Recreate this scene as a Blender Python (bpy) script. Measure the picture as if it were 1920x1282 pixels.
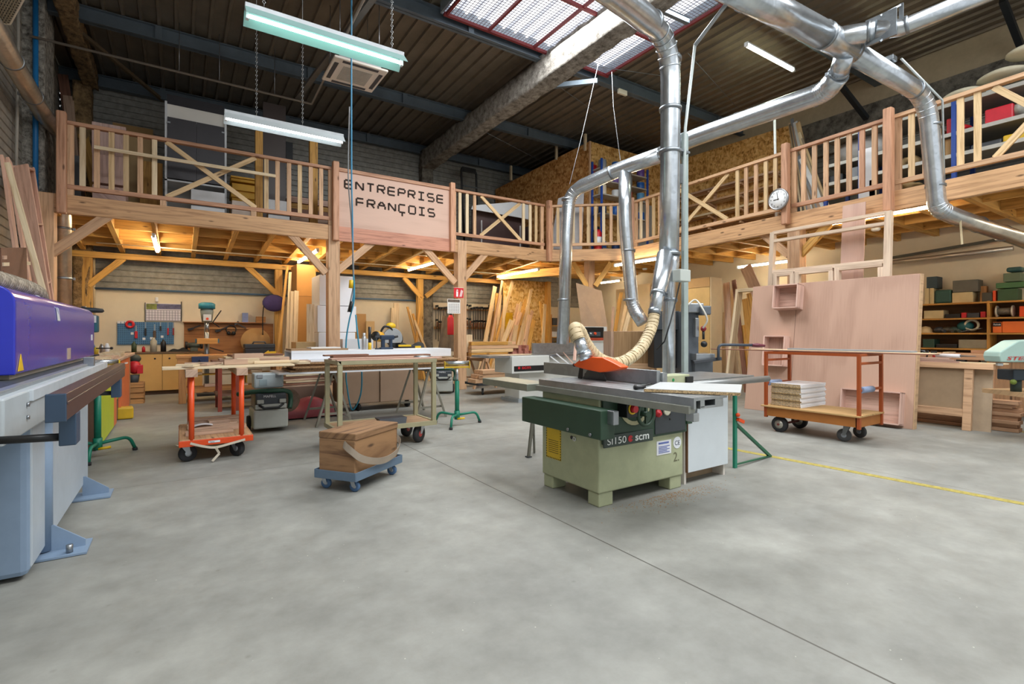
import bpy, bmesh, math, random
from mathutils import Vector, Matrix
random.seed(7)
V = Vector
for o in list(bpy.data.objects):
    bpy.data.objects.remove(o, do_unlink=True)
SC = bpy.context.scene
COL = SC.collection
rad = math.radians
# ------------------------------------------------------------------ camera, sky, big lights, exposure
FPX, HY, HC, YAW = 950.0, 627.0, 1.25, rad(33.3)
cam = bpy.data.cameras.new('camera')
cam.sensor_width = 36.0
cam.lens = FPX / 1920 * 36.0
cam.shift_y = -(641 - HY) / 1920
cam.clip_end = 200
camo = bpy.data.objects.new('camera', cam)
camo.location = (0, 0, HC)
camo.rotation_euler = (rad(90), 0, -YAW)
COL.objects.link(camo)
SC.camera = camo
W = bpy.data.worlds.new('sky')
SC.world = W
W.use_nodes = True
W.node_tree.nodes['Background'].inputs[0].default_value = (0.93, 0.97, 1.0, 1)
W.node_tree.nodes['Background'].inputs[1].default_value = 0.8
vs = SC.view_settings
vs.view_transform = 'Standard'
vs.look = 'None'
vs.gamma = 1.0
vs.exposure = 0.29
vs.use_curve_mapping = False

def area(name, loc, size, power, col, rot=(0, 0, 0), spread=180):
    l = bpy.data.lights.new(name, 'AREA')
    l.shape = 'RECTANGLE'
    l.size, l.size_y = size
    l.energy = power
    l.color = col
    l.spread = rad(spread)
    o = bpy.data.objects.new(name, l)
    o.location = loc
    o.rotation_euler = rot
    COL.objects.link(o)
    return o
DAY = (0.95, 0.98, 1.0)
area('skylight_daylight', (5.3, 6.1, 6.42), (3.4, 2.5), 380, DAY)
area('skylight_daylight_rear', (1.5, 0.0, 6.45), (5.0, 3.0), 330, DAY)
area('skylight_daylight_right', (6.5, 0.0, 6.45), (4.0, 3.0), 290, DAY)

# ------------------------------------------------------------------ projection helpers (pixel of the 1920 frame -> real point on a real plane)
RX, FW = V((math.cos(YAW), -math.sin(YAW), 0)), V((math.sin(YAW), math.cos(YAW), 0))
CAMP = V((0, 0, HC))
def ray(px, py): return RX * ((px - 960) / FPX) + FW + V((0, 0, (HY - py) / FPX))
def PZ(px, py, z): d = ray(px, py); return CAMP + d * ((z - HC) / d.z)
def PY(px, py, y): d = ray(px, py); return CAMP + d * (y / d.y)
def PX(px, py, x): d = ray(px, py); return CAMP + d * (x / d.x)
def PD(px, py, dep): return CAMP + ray(px, py) * dep
def PP(px, py, A, B):
    """point on the vertical plane through A-B"""
    d = ray(px, py); n = V((B[1] - A[1], A[0] - B[0], 0))
    return CAMP + d * (n.dot(V((A[0], A[1], 0))) / n.dot(d))

def lean_y(pt, pb, y0, s, z0=0.0, zref=2.9):
    """both ends of a board lying in the leaning plane Y = y0 - s (zref - z), run down to height z0"""
    out = []
    for p in (pt, pb):
        d = ray(*p); out.append(CAMP + d * ((y0 - s * (zref - HC)) / (d.y - s * d.z)))
    a, b = out
    return a, (a + (b - a) * ((a.z - z0) / (a.z - b.z)) if a.z - b.z > .2 else b)
def lean_x(pt, pb, x0, s, z0=0.0, zref=2.9):
    out = []
    for p in (pt, pb):
        d = ray(*p); out.append(CAMP + d * ((x0 - s * (zref - HC)) / (d.x - s * d.z)))
    a, b = out
    return a, (a + (b - a) * ((a.z - z0) / (a.z - b.z)) if a.z - b.z > .2 else b)
# ------------------------------------------------------------------ materials
def lin(h):
    c = [int(h[i:i + 2], 16) / 255 for i in (0, 2, 4)]
    return tuple((x / 12.92 if x <= 0.04045 else ((x + 0.055) / 1.055) ** 2.4) for x in c) + (1,)
def newmat(name):
    m = bpy.data.materials.new(name); m.use_nodes = True
    nt = m.node_tree
    return m, nt, nt.nodes['Principled BSDF']
def N(nt, t, **k):
    n = nt.nodes.new(t)
    for a, v in k.items():
        if a.startswith('i_'):
            n.inputs[int(a[2:]) if a[2:].isdigit() else a[2:].replace('_', ' ')].default_value = v
        else: setattr(n, a, v)
    return n
def ramp(nt, stops):
    r = nt.nodes.new('ShaderNodeValToRGB')
    e = r.color_ramp.elements
    e[0].position, e[0].color = stops[0]
    e[1].position, e[1].color = stops[-1]
    for p, c in stops[1:-1]:
        x = e.new(p); x.color = c
    return r
def mul(c, f): return (min(c[0] * f, 1), min(c[1] * f, 1), min(c[2] * f, 1), 1)
_cache = {}
def plain(hexc, rough=0.55, metal=0.0, var=0.12, scale=6.0, bump=0.0):
    k = ('p', hexc, rough, metal, var, scale, bump)
    if k in _cache: return _cache[k]
    m, nt, b = newmat('paint_' + hexc)
    c = lin(hexc)
    tc = N(nt, 'ShaderNodeTexCoord')
    no = N(nt, 'ShaderNodeTexNoise', i_Scale=scale, i_Detail=4.0, i_Roughness=0.65)
    nt.links.new(tc.outputs['Object'], no.inputs['Vector'])
    r = ramp(nt, [(0.3, mul(c, 1 - var)), (0.7, mul(c, 1 + var * 0.6))])
    nt.links.new(no.outputs[0], r.inputs[0])
    nt.links.new(r.outputs[0], b.inputs['Base Color'])
    b.inputs['Roughness'].default_value = rough
    b.inputs['Metallic'].default_value = metal
    if bump:
        bp = N(nt, 'ShaderNodeBump', i_Strength=bump, i_Distance=0.01)
        n2 = N(nt, 'ShaderNodeTexNoise', i_Scale=scale * 12, i_Detail=3.0)
        nt.links.new(tc.outputs['Object'], n2.inputs['Vector'])
        nt.links.new(n2.outputs[0], bp.inputs['Height'])
        nt.links.new(bp.outputs[0], b.inputs['Normal'])
    _cache[k] = m
    return m
def wood(hexc, dark=None, rough=0.6, knots=True, contrast=1.0, gu=1.6, gv=26.0):
    k = ('w', hexc, dark, rough, knots, contrast, gu)
    if k in _cache: return _cache[k]
    m, nt, b = newmat('wood_' + hexc)
    c = lin(hexc); d = lin(dark) if dark else mul(c, 1 - 0.33 * contrast)
    uv = N(nt, 'ShaderNodeUVMap')
    mp = N(nt, 'ShaderNodeMapping'); mp.inputs['Scale'].default_value = (gu, gv, 1)
    no = N(nt, 'ShaderNodeTexNoise', i_Scale=1.0, i_Detail=5.0, i_Roughness=0.6, i_Distortion=0.6)
    nt.links.new(uv.outputs[0], mp.inputs[0]); nt.links.new(mp.outputs[0], no.inputs['Vector'])
    r = ramp(nt, [(0.28, d), (0.52, c), (0.75, mul(c, 1.14))])
    nt.links.new(no.outputs[0], r.inputs[0])
    oi = N(nt, 'ShaderNodeObjectInfo')
    mr = N(nt, 'ShaderNodeMapRange'); mr.inputs[3].default_value = 0.86; mr.inputs[4].default_value = 1.12
    nt.links.new(oi.outputs['Random'], mr.inputs[0])
    hs = N(nt, 'ShaderNodeHueSaturation')
    nt.links.new(mr.outputs[0], hs.inputs['Value'])
    nt.links.new(r.outputs[0], hs.inputs['Color'])
    last = hs.outputs[0]
    if knots:
        mp2 = N(nt, 'ShaderNodeMapping'); mp2.inputs['Scale'].default_value = (2.2, 7.0, 1)
        vo = N(nt, 'ShaderNodeTexVoronoi', i_Scale=1.0)
        nt.links.new(uv.outputs[0], mp2.inputs[0]); nt.links.new(mp2.outputs[0], vo.inputs['Vector'])
        r2 = ramp(nt, [(0.06, (1, 1, 1, 1)), (0.13, (0, 0, 0, 1))])
        nt.links.new(vo.outputs[0], r2.inputs[0])
        mx = N(nt, 'ShaderNodeMixRGB'); mx.inputs[2].default_value = mul(d, 0.5)
        nt.links.new(r2.outputs[0], mx.inputs[0]); nt.links.new(last, mx.inputs[1])
        last = mx.outputs[0]
    nt.links.new(last, b.inputs['Base Color'])
    b.inputs['Roughness'].default_value = rough
    _cache[k] = m
    return m
def plywood(hexc, dark, gu=0.9, gv=2.4, vert=False):
    """rotary cut veneer: wandering contour figure"""
    k = ('ply', hexc, dark, gu, gv)
    if k in _cache: return _cache[k]
    m, nt, b = newmat('plywood_' + hexc)
    c, d = lin(hexc), lin(dark)
    uv = N(nt, 'ShaderNodeUVMap')
    mp = N(nt, 'ShaderNodeMapping'); mp.inputs['Scale'].default_value = (gu, gv, 1)
    nt.links.new(uv.outputs[0], mp.inputs[0])
    n1 = N(nt, 'ShaderNodeTexNoise', i_Scale=0.8, i_Detail=2.0, i_Distortion=0.5)
    nt.links.new(mp.outputs[0], n1.inputs['Vector'])
    ma = N(nt, 'ShaderNodeMath', operation='MULTIPLY'); ma.inputs[1].default_value = 24.0
    si = N(nt, 'ShaderNodeMath', operation='SINE')
    nt.links.new(n1.outputs[0], ma.inputs[0]); nt.links.new(ma.outputs[0], si.inputs[0])
    mp3 = N(nt, 'ShaderNodeMapping'); mp3.inputs['Scale'].default_value = (70, 3, 1) if vert else (3, 70, 1)
    n3 = N(nt, 'ShaderNodeTexNoise', i_Scale=1.0, i_Detail=4.0)
    nt.links.new(uv.outputs[0], mp3.inputs[0]); nt.links.new(mp3.outputs[0], n3.inputs['Vector'])
    ad = N(nt, 'ShaderNodeMath', operation='MULTIPLY_ADD'); ad.inputs[1].default_value = 0.16
    sc3 = N(nt, 'ShaderNodeMath', operation='MULTIPLY_ADD'); sc3.inputs[1].default_value = 0.45; sc3.inputs[2].default_value = 0.25
    nt.links.new(n3.outputs[0], sc3.inputs[0])
    nt.links.new(si.outputs[0], ad.inputs[0]); nt.links.new(sc3.outputs[0], ad.inputs[2])
    r = ramp(nt, [(0.0, d), (0.5, c), (1.0, mul(c, 1.1))])
    nt.links.new(ad.outputs[0], r.inputs[0])
    nt.links.new(r.outputs[0], b.inputs['Base Color'])
    b.inputs['Roughness'].default_value = 0.55
    _cache[k] = m
    return m
def osb(hexc='c89a4e', dark='8a5a22', light='e6c88a'):
    k = ('osb', hexc)
    if k in _cache: return _cache[k]
    m, nt, b = newmat('osb_' + hexc)
    tc = N(nt, 'ShaderNodeTexCoord')
    cols = []
    for i, rot in enumerate(((0.5, 0.4, 0.6), (1.9, 0.9, 2.2))):
        mp = N(nt, 'ShaderNodeMapping'); mp.inputs['Scale'].default_value = (9, 28, 16) if i == 0 else (26, 10, 14)
        mp.inputs['Rotation'].default_value = rot
        vo = N(nt, 'ShaderNodeTexVoronoi', i_Scale=1.0)
        nt.links.new(tc.outputs['Object'], mp.inputs[0]); nt.links.new(mp.outputs[0], vo.inputs['Vector'])
        cols.append(vo.outputs['Color'])
    mx = N(nt, 'ShaderNodeMixRGB'); mx.inputs[0].default_value = 0.5
    nt.links.new(cols[0], mx.inputs[1]); nt.links.new(cols[1], mx.inputs[2])
    bw = N(nt, 'ShaderNodeRGBToBW'); nt.links.new(mx.outputs[0], bw.inputs[0])
    r = ramp(nt, [(0.22, lin(dark)), (0.5, lin(hexc)), (0.8, lin(light))])
    nt.links.new(bw.outputs[0], r.inputs[0]); nt.links.new(r.outputs[0], b.inputs['Base Color'])
    b.inputs['Roughness'].default_value = 0.7
    _cache[k] = m
    return m
def rough_concrete(hexc, dark, scale=9.0, bump=0.9):
    k = ('rc', hexc, dark, scale)
    if k in _cache: return _cache[k]
    m, nt, b = newmat('flock_' + hexc)
    tc = N(nt, 'ShaderNodeTexCoord')
    n1 = N(nt, 'ShaderNodeTexNoise', i_Scale=scale, i_Detail=8.0, i_Roughness=0.75)
    n2 = N(nt, 'ShaderNodeTexNoise', i_Scale=scale * 5, i_Detail=5.0, i_Roughness=0.7)
    for n in (n1, n2): nt.links.new(tc.outputs['Object'], n.inputs['Vector'])
    r = ramp(nt, [(0.36, lin(dark)), (0.62, lin(hexc))])
    nt.links.new(n1.outputs[0], r.inputs[0]); nt.links.new(r.outputs[0], b.inputs['Base Color'])
    bp = N(nt, 'ShaderNodeBump', i_Strength=bump, i_Distance=0.03)
    nt.links.new(n2.outputs[0], bp.inputs['Height']); nt.links.new(bp.outputs[0], b.inputs['Normal'])
    b.inputs['Roughness'].default_value = 0.95
    _cache[k] = m
    return m
def chip(hexc='b59a72'):
    k = ('chip', hexc)
    if k in _cache: return _cache[k]
    m, nt, b = newmat('chipboard_' + hexc)
    tc = N(nt, 'ShaderNodeTexCoord')
    vo = N(nt, 'ShaderNodeTexVoronoi', i_Scale=160.0)
    nt.links.new(tc.outputs['Object'], vo.inputs['Vector'])
    bw = N(nt, 'ShaderNodeRGBToBW'); nt.links.new(vo.outputs['Color'], bw.inputs[0])
    c = lin(hexc)
    r = ramp(nt, [(0.2, mul(c, 0.45)), (0.55, c), (0.85, mul(c, 1.3))])
    nt.links.new(bw.outputs[0], r.inputs[0]); nt.links.new(r.outputs[0], b.inputs['Base Color'])
    b.inputs['Roughness'].default_value = 0.8
    _cache[k] = m
    return m
def galv(hexc='c3c9ce', rough=0.27, var=0.14):
    k = ('g', hexc, rough)
    if k in _cache: return _cache[k]
    m, nt, b = newmat('galvanised_' + hexc)
    tc = N(nt, 'ShaderNodeTexCoord')
    vo = N(nt, 'ShaderNodeTexVoronoi', i_Scale=22.0)
    no = N(nt, 'ShaderNodeTexNoise', i_Scale=4.0, i_Detail=5.0)
    for n in (vo, no): nt.links.new(tc.outputs['Object'], n.inputs['Vector'])
    bw = N(nt, 'ShaderNodeRGBToBW'); nt.links.new(vo.outputs['Color'], bw.inputs[0])
    mx = N(nt, 'ShaderNodeMath', operation='MULTIPLY_ADD'); mx.inputs[1].default_value = 0.35
    nt.links.new(bw.outputs[0], mx.inputs[0]); nt.links.new(no.outputs[0], mx.inputs[2])
    c = lin(hexc)
    r = ramp(nt, [(0.45, mul(c, 1 - var)), (0.9, mul(c, 1 + var))])
    nt.links.new(mx.outputs[0], r.inputs[0]); nt.links.new(r.outputs[0], b.inputs['Base Color'])
    b.inputs['Metallic'].default_value = 0.9
    b.inputs['Roughness'].default_value = rough
    _cache[k] = m
    return m
def emit(hexc, s):
    k = ('e', hexc, s)
    if k in _cache: return _cache[k]
    m, nt, b = newmat('lit_' + hexc)
    b.inputs['Base Color'].default_value = lin(hexc)
    b.inputs['Emission Color'].default_value = lin(hexc)
    b.inputs['Emission Strength'].default_value = s
    _cache[k] = m
    return m

FIR = wood('c59576', '9a6a4c')            # pinkish douglas fir of the mezzanine
BEAMW = wood('c69c72', '98704c')          # tanned front beams
FIR2 = wood('cda682', 'a27a58')
PINE = wood('d6b88c', 'ac875a')
PALE = wood('dcc8a6', 'b99c74', knots=False)
YELW = wood('cf9c4c', '99662a')
OKUME = plywood('cfa898', 'b08874')
OKUM2 = wood('c9a594', 'a07c6c', knots=False)
MDF = plain('b08a58', 0.75, var=0.06)
MDFL = plain('c8a878', 0.75, var=0.05)
BEECH = wood('c89258', '9a6a3a', knots=False)
CHIP = chip()
WHITE = plain('dcdfe2', 0.4, var=0.04)
MELA = plain('e4e6ea', 0.3, var=0.03)
BLACK = plain('17181a', 0.45, var=0.2)
DKGREY = plain('3a3d42', 0.5, var=0.15)
GREY = plain('8d9298', 0.5, var=0.12)
STEEL = plain('9a9ea2', 0.32, metal=0.85, var=0.15)
GALV = galv()
RUBBER = plain('2a2a2c', 0.8, var=0.2)
RED = plain('c4202a', 0.45)
YEL = plain('e0b61a', 0.45)
TEAL = plain('127a60', 0.45)
ORANGE = plain('dd4a12', 0.42, var=0.1)
BLUEP = plain('2a52a8', 0.45)
HOSE = plain('c8bea8', 0.6, var=0.08)

# ------------------------------------------------------------------ mesh builder (world coordinates in, thing-local out)
def basis(d, side=None):
    d = d.normalized()
    if side is None:
        side = V((0, 0, 1)).cross(d)
        if side.length < 1e-4: side = V((1, 0, 0))
    s = (side - d * side.dot(d)).normalized()
    return d, s, d.cross(s)
class MB:
    def __init__(s, thing=None, local=False):
        s.v, s.f, s.uv, s.sm, s.mi = [], [], [], [], []
        s.cur = 0
        s.inv = None
        if thing is not None and not local:
            s.inv = (Matrix.Translation(thing.location) @ thing.rotation_euler.to_matrix().to_4x4()).inverted()
    def add(s, verts, faces, uvs=None, smooth=False):
        b = len(s.v)
        for p in verts: s.v.append(s.inv @ V(p) if s.inv else V(p))
        for i, f in enumerate(faces):
            s.f.append([b + j for j in f])
            s.uv.append(uvs[i] if uvs else [(verts[j][0] + verts[j][1] * 0.7, verts[j][2]) for j in f])
            s.sm.append(smooth); s.mi.append(s.cur)
        return s
    def frame(s, o, ax, ay, az, sx, sy, sz):
        """box centred on o with half-free axes ax, ay, az and full sizes"""
        pts, loc = [], []
        for z in (-.5, .5):
            for y in (-.5, .5):
                for x in (-.5, .5):
                    pts.append(o + ax * (x * sx) + ay * (y * sy) + az * (z * sz)); loc.append((x * sx, y * sy, z * sz))
        fs = [(0, 2, 3, 1), (4, 5, 7, 6), (0, 1, 5, 4), (2, 6, 7, 3), (0, 4, 6, 2), (1, 3, 7, 5)]
        L = max(range(3), key=lambda i: (sx, sy, sz)[i])
        oth = [i for i in range(3) if i != L]
        ou, ov = random.uniform(0, 40), random.uniform(0, 40)
        uvs = []
        for k, f in enumerate(fs):
            uvs.append([(loc[j][L] + ou, loc[j][oth[0]] + loc[j][oth[1]] + ov) for j in f])
        return s.add(pts, fs, uvs)
    def box(s, c, size, rz=0, rot=None):
        m = rot if rot else Matrix.Rotation(rz, 3, 'Z')
        return s.frame(V(c), m @ V((1, 0, 0)), m @ V((0, 1, 0)), m @ V((0, 0, 1)), *size)
    def bb(s, x0, x1, y0, y1, z0, z1):
        return s.box(((x0 + x1) / 2, (y0 + y1) / 2, (z0 + z1) / 2), (abs(x1 - x0), abs(y1 - y0), abs(z1 - z0)))
    def bar(s, p0, p1, w, h, side=None):
        p0, p1 = V(p0), V(p1)
        d, a, b = basis(p1 - p0, V(side) if side is not None else None)
        return s.frame((p0 + p1) / 2, d, a, b, (p1 - p0).length, w, h)
    def tube(s, pts, r, n=12, cap=True, closed=False, rib=0):
        pts = [V(p) for p in pts]
        rs = r if isinstance(r, (list, tuple)) else [r] * len(pts)
        d0 = (pts[1] - pts[0]).normalized()
        _, a, b = basis(d0)
        vs_, fs, uvs = [], [], []
        L = 0
        for i, p in enumerate(pts):
            if closed: d = (pts[(i + 1) % len(pts)] - pts[i - 1])
            elif i == 0: d = pts[1] - p
            elif i == len(pts) - 1: d = p - pts[i - 1]
            else: d = (pts[i + 1] - p).normalized() + (p - pts[i - 1]).normalized()
            d.normalize()
            a = (a - d * a.dot(d)).normalized(); b = d.cross(a)
            for k in range(n):
                t = 2 * math.pi * k / n
                vs_.append(p + (a * math.cos(t) + b * math.sin(t)) * rs[i])
        m = len(pts)
        for i in range(m if closed else m - 1):
            j = (i + 1) % m
            seg = (pts[j] - pts[i]).length
            for k in range(n):
                k2 = (k + 1) % n
                fs.append((i * n + k, i * n + k2, j * n + k2, j * n + k))
                uvs.append([(L, k / n * .2), (L, (k + 1) / n * .2), (L + seg, (k + 1) / n * .2), (L + seg, k / n * .2)])
            L += seg
        s.add(vs_, fs, uvs, True)
        if cap and not closed:
            s.add(vs_[:n], [tuple(range(n - 1, -1, -1))]); s.add(vs_[-n:], [tuple(range(n))])
        return s
    def cyl(s, p0, p1, r, n=14): return s.tube([p0, p1], r, n)
    def ring(s, c, R, r, axis=(0, 0, 1), n=20, m=8):
        d, a, b = basis(V(axis))
        return s.tube([V(c) + (a * math.cos(t) + b * math.sin(t)) * R for t in [2 * math.pi * i / n for i in range(n)]], r, m, closed=True)
    def lathe(s, prof, c, axis=(0, 0, 1), n=20):
        d, a, b = basis(V(axis))
        vs_, fs = [], []
        for r, h in prof:
            for k in range(n):
                t = 2 * math.pi * k / n
                vs_.append(V(c) + d * h + (a * math.cos(t) + b * math.sin(t)) * r)
        for i in range(len(prof) - 1):
            for k in range(n):
                k2 = (k + 1) % n
                fs.append((i * n + k, i * n + k2, (i + 1) * n + k2, (i + 1) * n + k))
        s.add(vs_, fs, None, True)
        if prof[0][0] > 1e-4: s.add(vs_[:n], [tuple(range(n - 1, -1, -1))])
        if prof[-1][0] > 1e-4: s.add(vs_[-n:], [tuple(range(n))])
        return s
    def prism(s, pts, ext, smooth=False):
        """polygon of 3-D points pushed along ext"""
        pts = [V(p) for p in pts]; e = V(ext); n = len(pts)
        vs_ = pts + [p + e for p in pts]
        fs = [tuple(range(n - 1, -1, -1)), tuple(range(n, 2 * n))]
        d = (pts[1] - pts[0]).normalized(); q = e.normalized().cross(d)
        ou = random.uniform(0, 30)
        uvp = [((p - pts[0]).dot(d) + ou, (p - pts[0]).dot(q) + ou) for p in vs_]
        uvs = [[uvp[j] for j in f] for f in fs]
        for i in range(n):
            j = (i + 1) % n
            f = (i, j, n + j, n + i); fs.append(f)
            uvs.append([(uvp[i][0], 0), (uvp[j][0], uvp[j][1] - uvp[i][1]), (uvp[j][0], uvp[j][1] - uvp[i][1] + .1), (uvp[i][0], .1)])
        return s.add(vs_, fs, uvs, smooth)
    def ball(s, c, r, n=14, m=9, rot=None):
        rx, ry, rz = r if isinstance(r, (tuple, list)) else (r, r, r)
        vs_, fs = [], []
        for i in range(m + 1):
            ph = math.pi * i / m
            for k in range(n):
                t = 2 * math.pi * k / n
                p = V((rx * math.sin(ph) * math.cos(t), ry * math.sin(ph) * math.sin(t), rz * math.cos(ph)))
                vs_.append(V(c) + (rot @ p if rot else p))
        for i in range(m):
            for k in range(n):
                k2 = (k + 1) % n
                fs.append((i * n + k, (i + 1) * n + k, (i + 1) * n + k2, i * n + k2))
        return s.add(vs_, fs, None, True)
    def grid(s, fn, nu, nv, smooth=True):
        vs_, fs, uvs = [], [], []
        for i in range(nu + 1):
            for j in range(nv + 1): vs_.append(fn(i / nu, j / nv))
        for i in range(nu):
            for j in range(nv):
                fs.append((i * (nv + 1) + j, (i + 1) * (nv + 1) + j, (i + 1) * (nv + 1) + j + 1, i * (nv + 1) + j + 1))
                uvs.append([(i / nu, j / nv), ((i + 1) / nu, j / nv), ((i + 1) / nu, (j + 1) / nv), (i / nu, (j + 1) / nv)])
        return s.add(vs_, fs, uvs, smooth)
    def mesh(s, name, mats, off=None):
        me = bpy.data.meshes.new(name)
        vv = [tuple(p - off) if off is not None else tuple(p) for p in s.v]
        me.from_pydata(vv, [], s.f)
        ul = me.uv_layers.new(name='UVMap')
        li = 0
        for pi, p in enumerate(me.polygons):
            p.use_smooth = s.sm[pi]; p.material_index = min(s.mi[pi], len(mats) - 1)
            for k in range(p.loop_total):
                ul.data[p.loop_start + k].uv = s.uv[pi][k]
        for m in mats: me.materials.append(m)
        bm = bmesh.new(); bm.from_mesh(me)
        bmesh.ops.remove_doubles(bm, verts=bm.verts, dist=1e-6)
        bmesh.ops.recalc_face_normals(bm, faces=bm.faces)
        bm.to_mesh(me); bm.free()
        return me
def bevel(o, w):
    if w:
        m = o.modifiers.new('bevel', 'BEVEL'); m.width = w; m.segments = 2; m.limit_method = 'ANGLE'; m.angle_limit = rad(40)
def thing(name, label, cat, loc=(0, 0, 0), rz=0, group=None):
    o = bpy.data.objects.new(name, None); COL.objects.link(o)
    o.empty_display_size = 0.1
    o.location = loc; o.rotation_euler = (0, 0, rz)
    o['label'] = label; o['category'] = cat
    if group: o['group'] = group
    return o
def part(t, name, mb, mat, bev=0, label=None):
    mats = mat if isinstance(mat, (list, tuple)) else [mat]
    o = bpy.data.objects.new(name, mb.mesh(name, mats)); COL.objects.link(o)
    o.parent = t
    if label: o['label'] = label
    bevel(o, bev)
    return o
def solo(name, mb, mat, label, cat, group=None, bev=0, kind=None):
    mats = mat if isinstance(mat, (list, tuple)) else [mat]
    xs = [p.x for p in mb.v]; ys = [p.y for p in mb.v]; zs = [p.z for p in mb.v]
    off = V(((min(xs) + max(xs)) / 2, (min(ys) + max(ys)) / 2, min(zs)))
    o = bpy.data.objects.new(name, mb.mesh(name, mats, off)); COL.objects.link(o)
    o.location = off
    o['label'] = label; o['category'] = cat
    if group: o['group'] = group
    if kind: o['kind'] = kind
    bevel(o, bev)
    return o
def struct(name, mb, mat, label=None, bev=0):
    mats = mat if isinstance(mat, (list, tuple)) else [mat]
    o = bpy.data.objects.new(name, mb.mesh(name, mats)); COL.objects.link(o)
    o['kind'] = 'structure'
    if label: o['label'] = label
    bevel(o, bev)
    return o
def dup(t, loc, rz=None, label=None, group=None):
    r = t.copy(); COL.objects.link(r); r.location = loc
    if rz is not None: r.rotation_euler = (0, 0, rz)
    if label: r['label'] = label
    if group: r['group'] = group
    for ch in list(t.children):
        c = ch.copy(); COL.objects.link(c); c.parent = r
        for g in list(ch.children):
            d = g.copy(); COL.objects.link(d); d.parent = c
    return r
def text_part(t, name, body, origin, right, up, height, mat, label=None, shear=0, bold=0.0, ext=0.002, width=None):
    """letters standing on the plane (right, up) with their lower left corner at origin (world), parented to t"""
    cu = bpy.data.curves.new(name, 'FONT'); cu.body = body; cu.size = 1.0; cu.extrude = 0.0; cu.shear = shear; cu.offset = bold
    tmp = bpy.data.objects.new(name, cu); COL.objects.link(tmp)
    dg = bpy.context.evaluated_depsgraph_get()
    me = bpy.data.meshes.new_from_object(tmp.evaluated_get(dg))
    bpy.data.objects.remove(tmp, do_unlink=True)
    xs = [v.co.x for v in me.vertices]; ys = [v.co.y for v in me.vertices]
    x0, y0, hh, ww = min(xs), min(ys), max(ys) - min(ys), max(xs) - min(xs)
    k = height / hh; kx = (width / ww) if width else k
    right, up = V(right).normalized(), V(up).normalized(); nrm = right.cross(up)
    inv = MB(t).inv if t is not None else None
    while t is not None and t.parent is not None:
        t_ = t.parent; inv = MB(t_).inv; break
    for v in me.vertices:
        p = V(origin) + right * ((v.co.x - x0) * kx) + up * ((v.co.y - y0) * k) + nrm * ext
        v.co = inv @ p if inv else p
    me.materials.clear(); me.materials.append(mat); me.name = name
    o = bpy.data.objects.new(name, me); COL.objects.link(o)
    o.parent = t
    if label: o['label'] = label
    return o
X3, Y3, Z3 = V((1, 0, 0)), V((0, 1, 0)), V((0, 0, 1))
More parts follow.
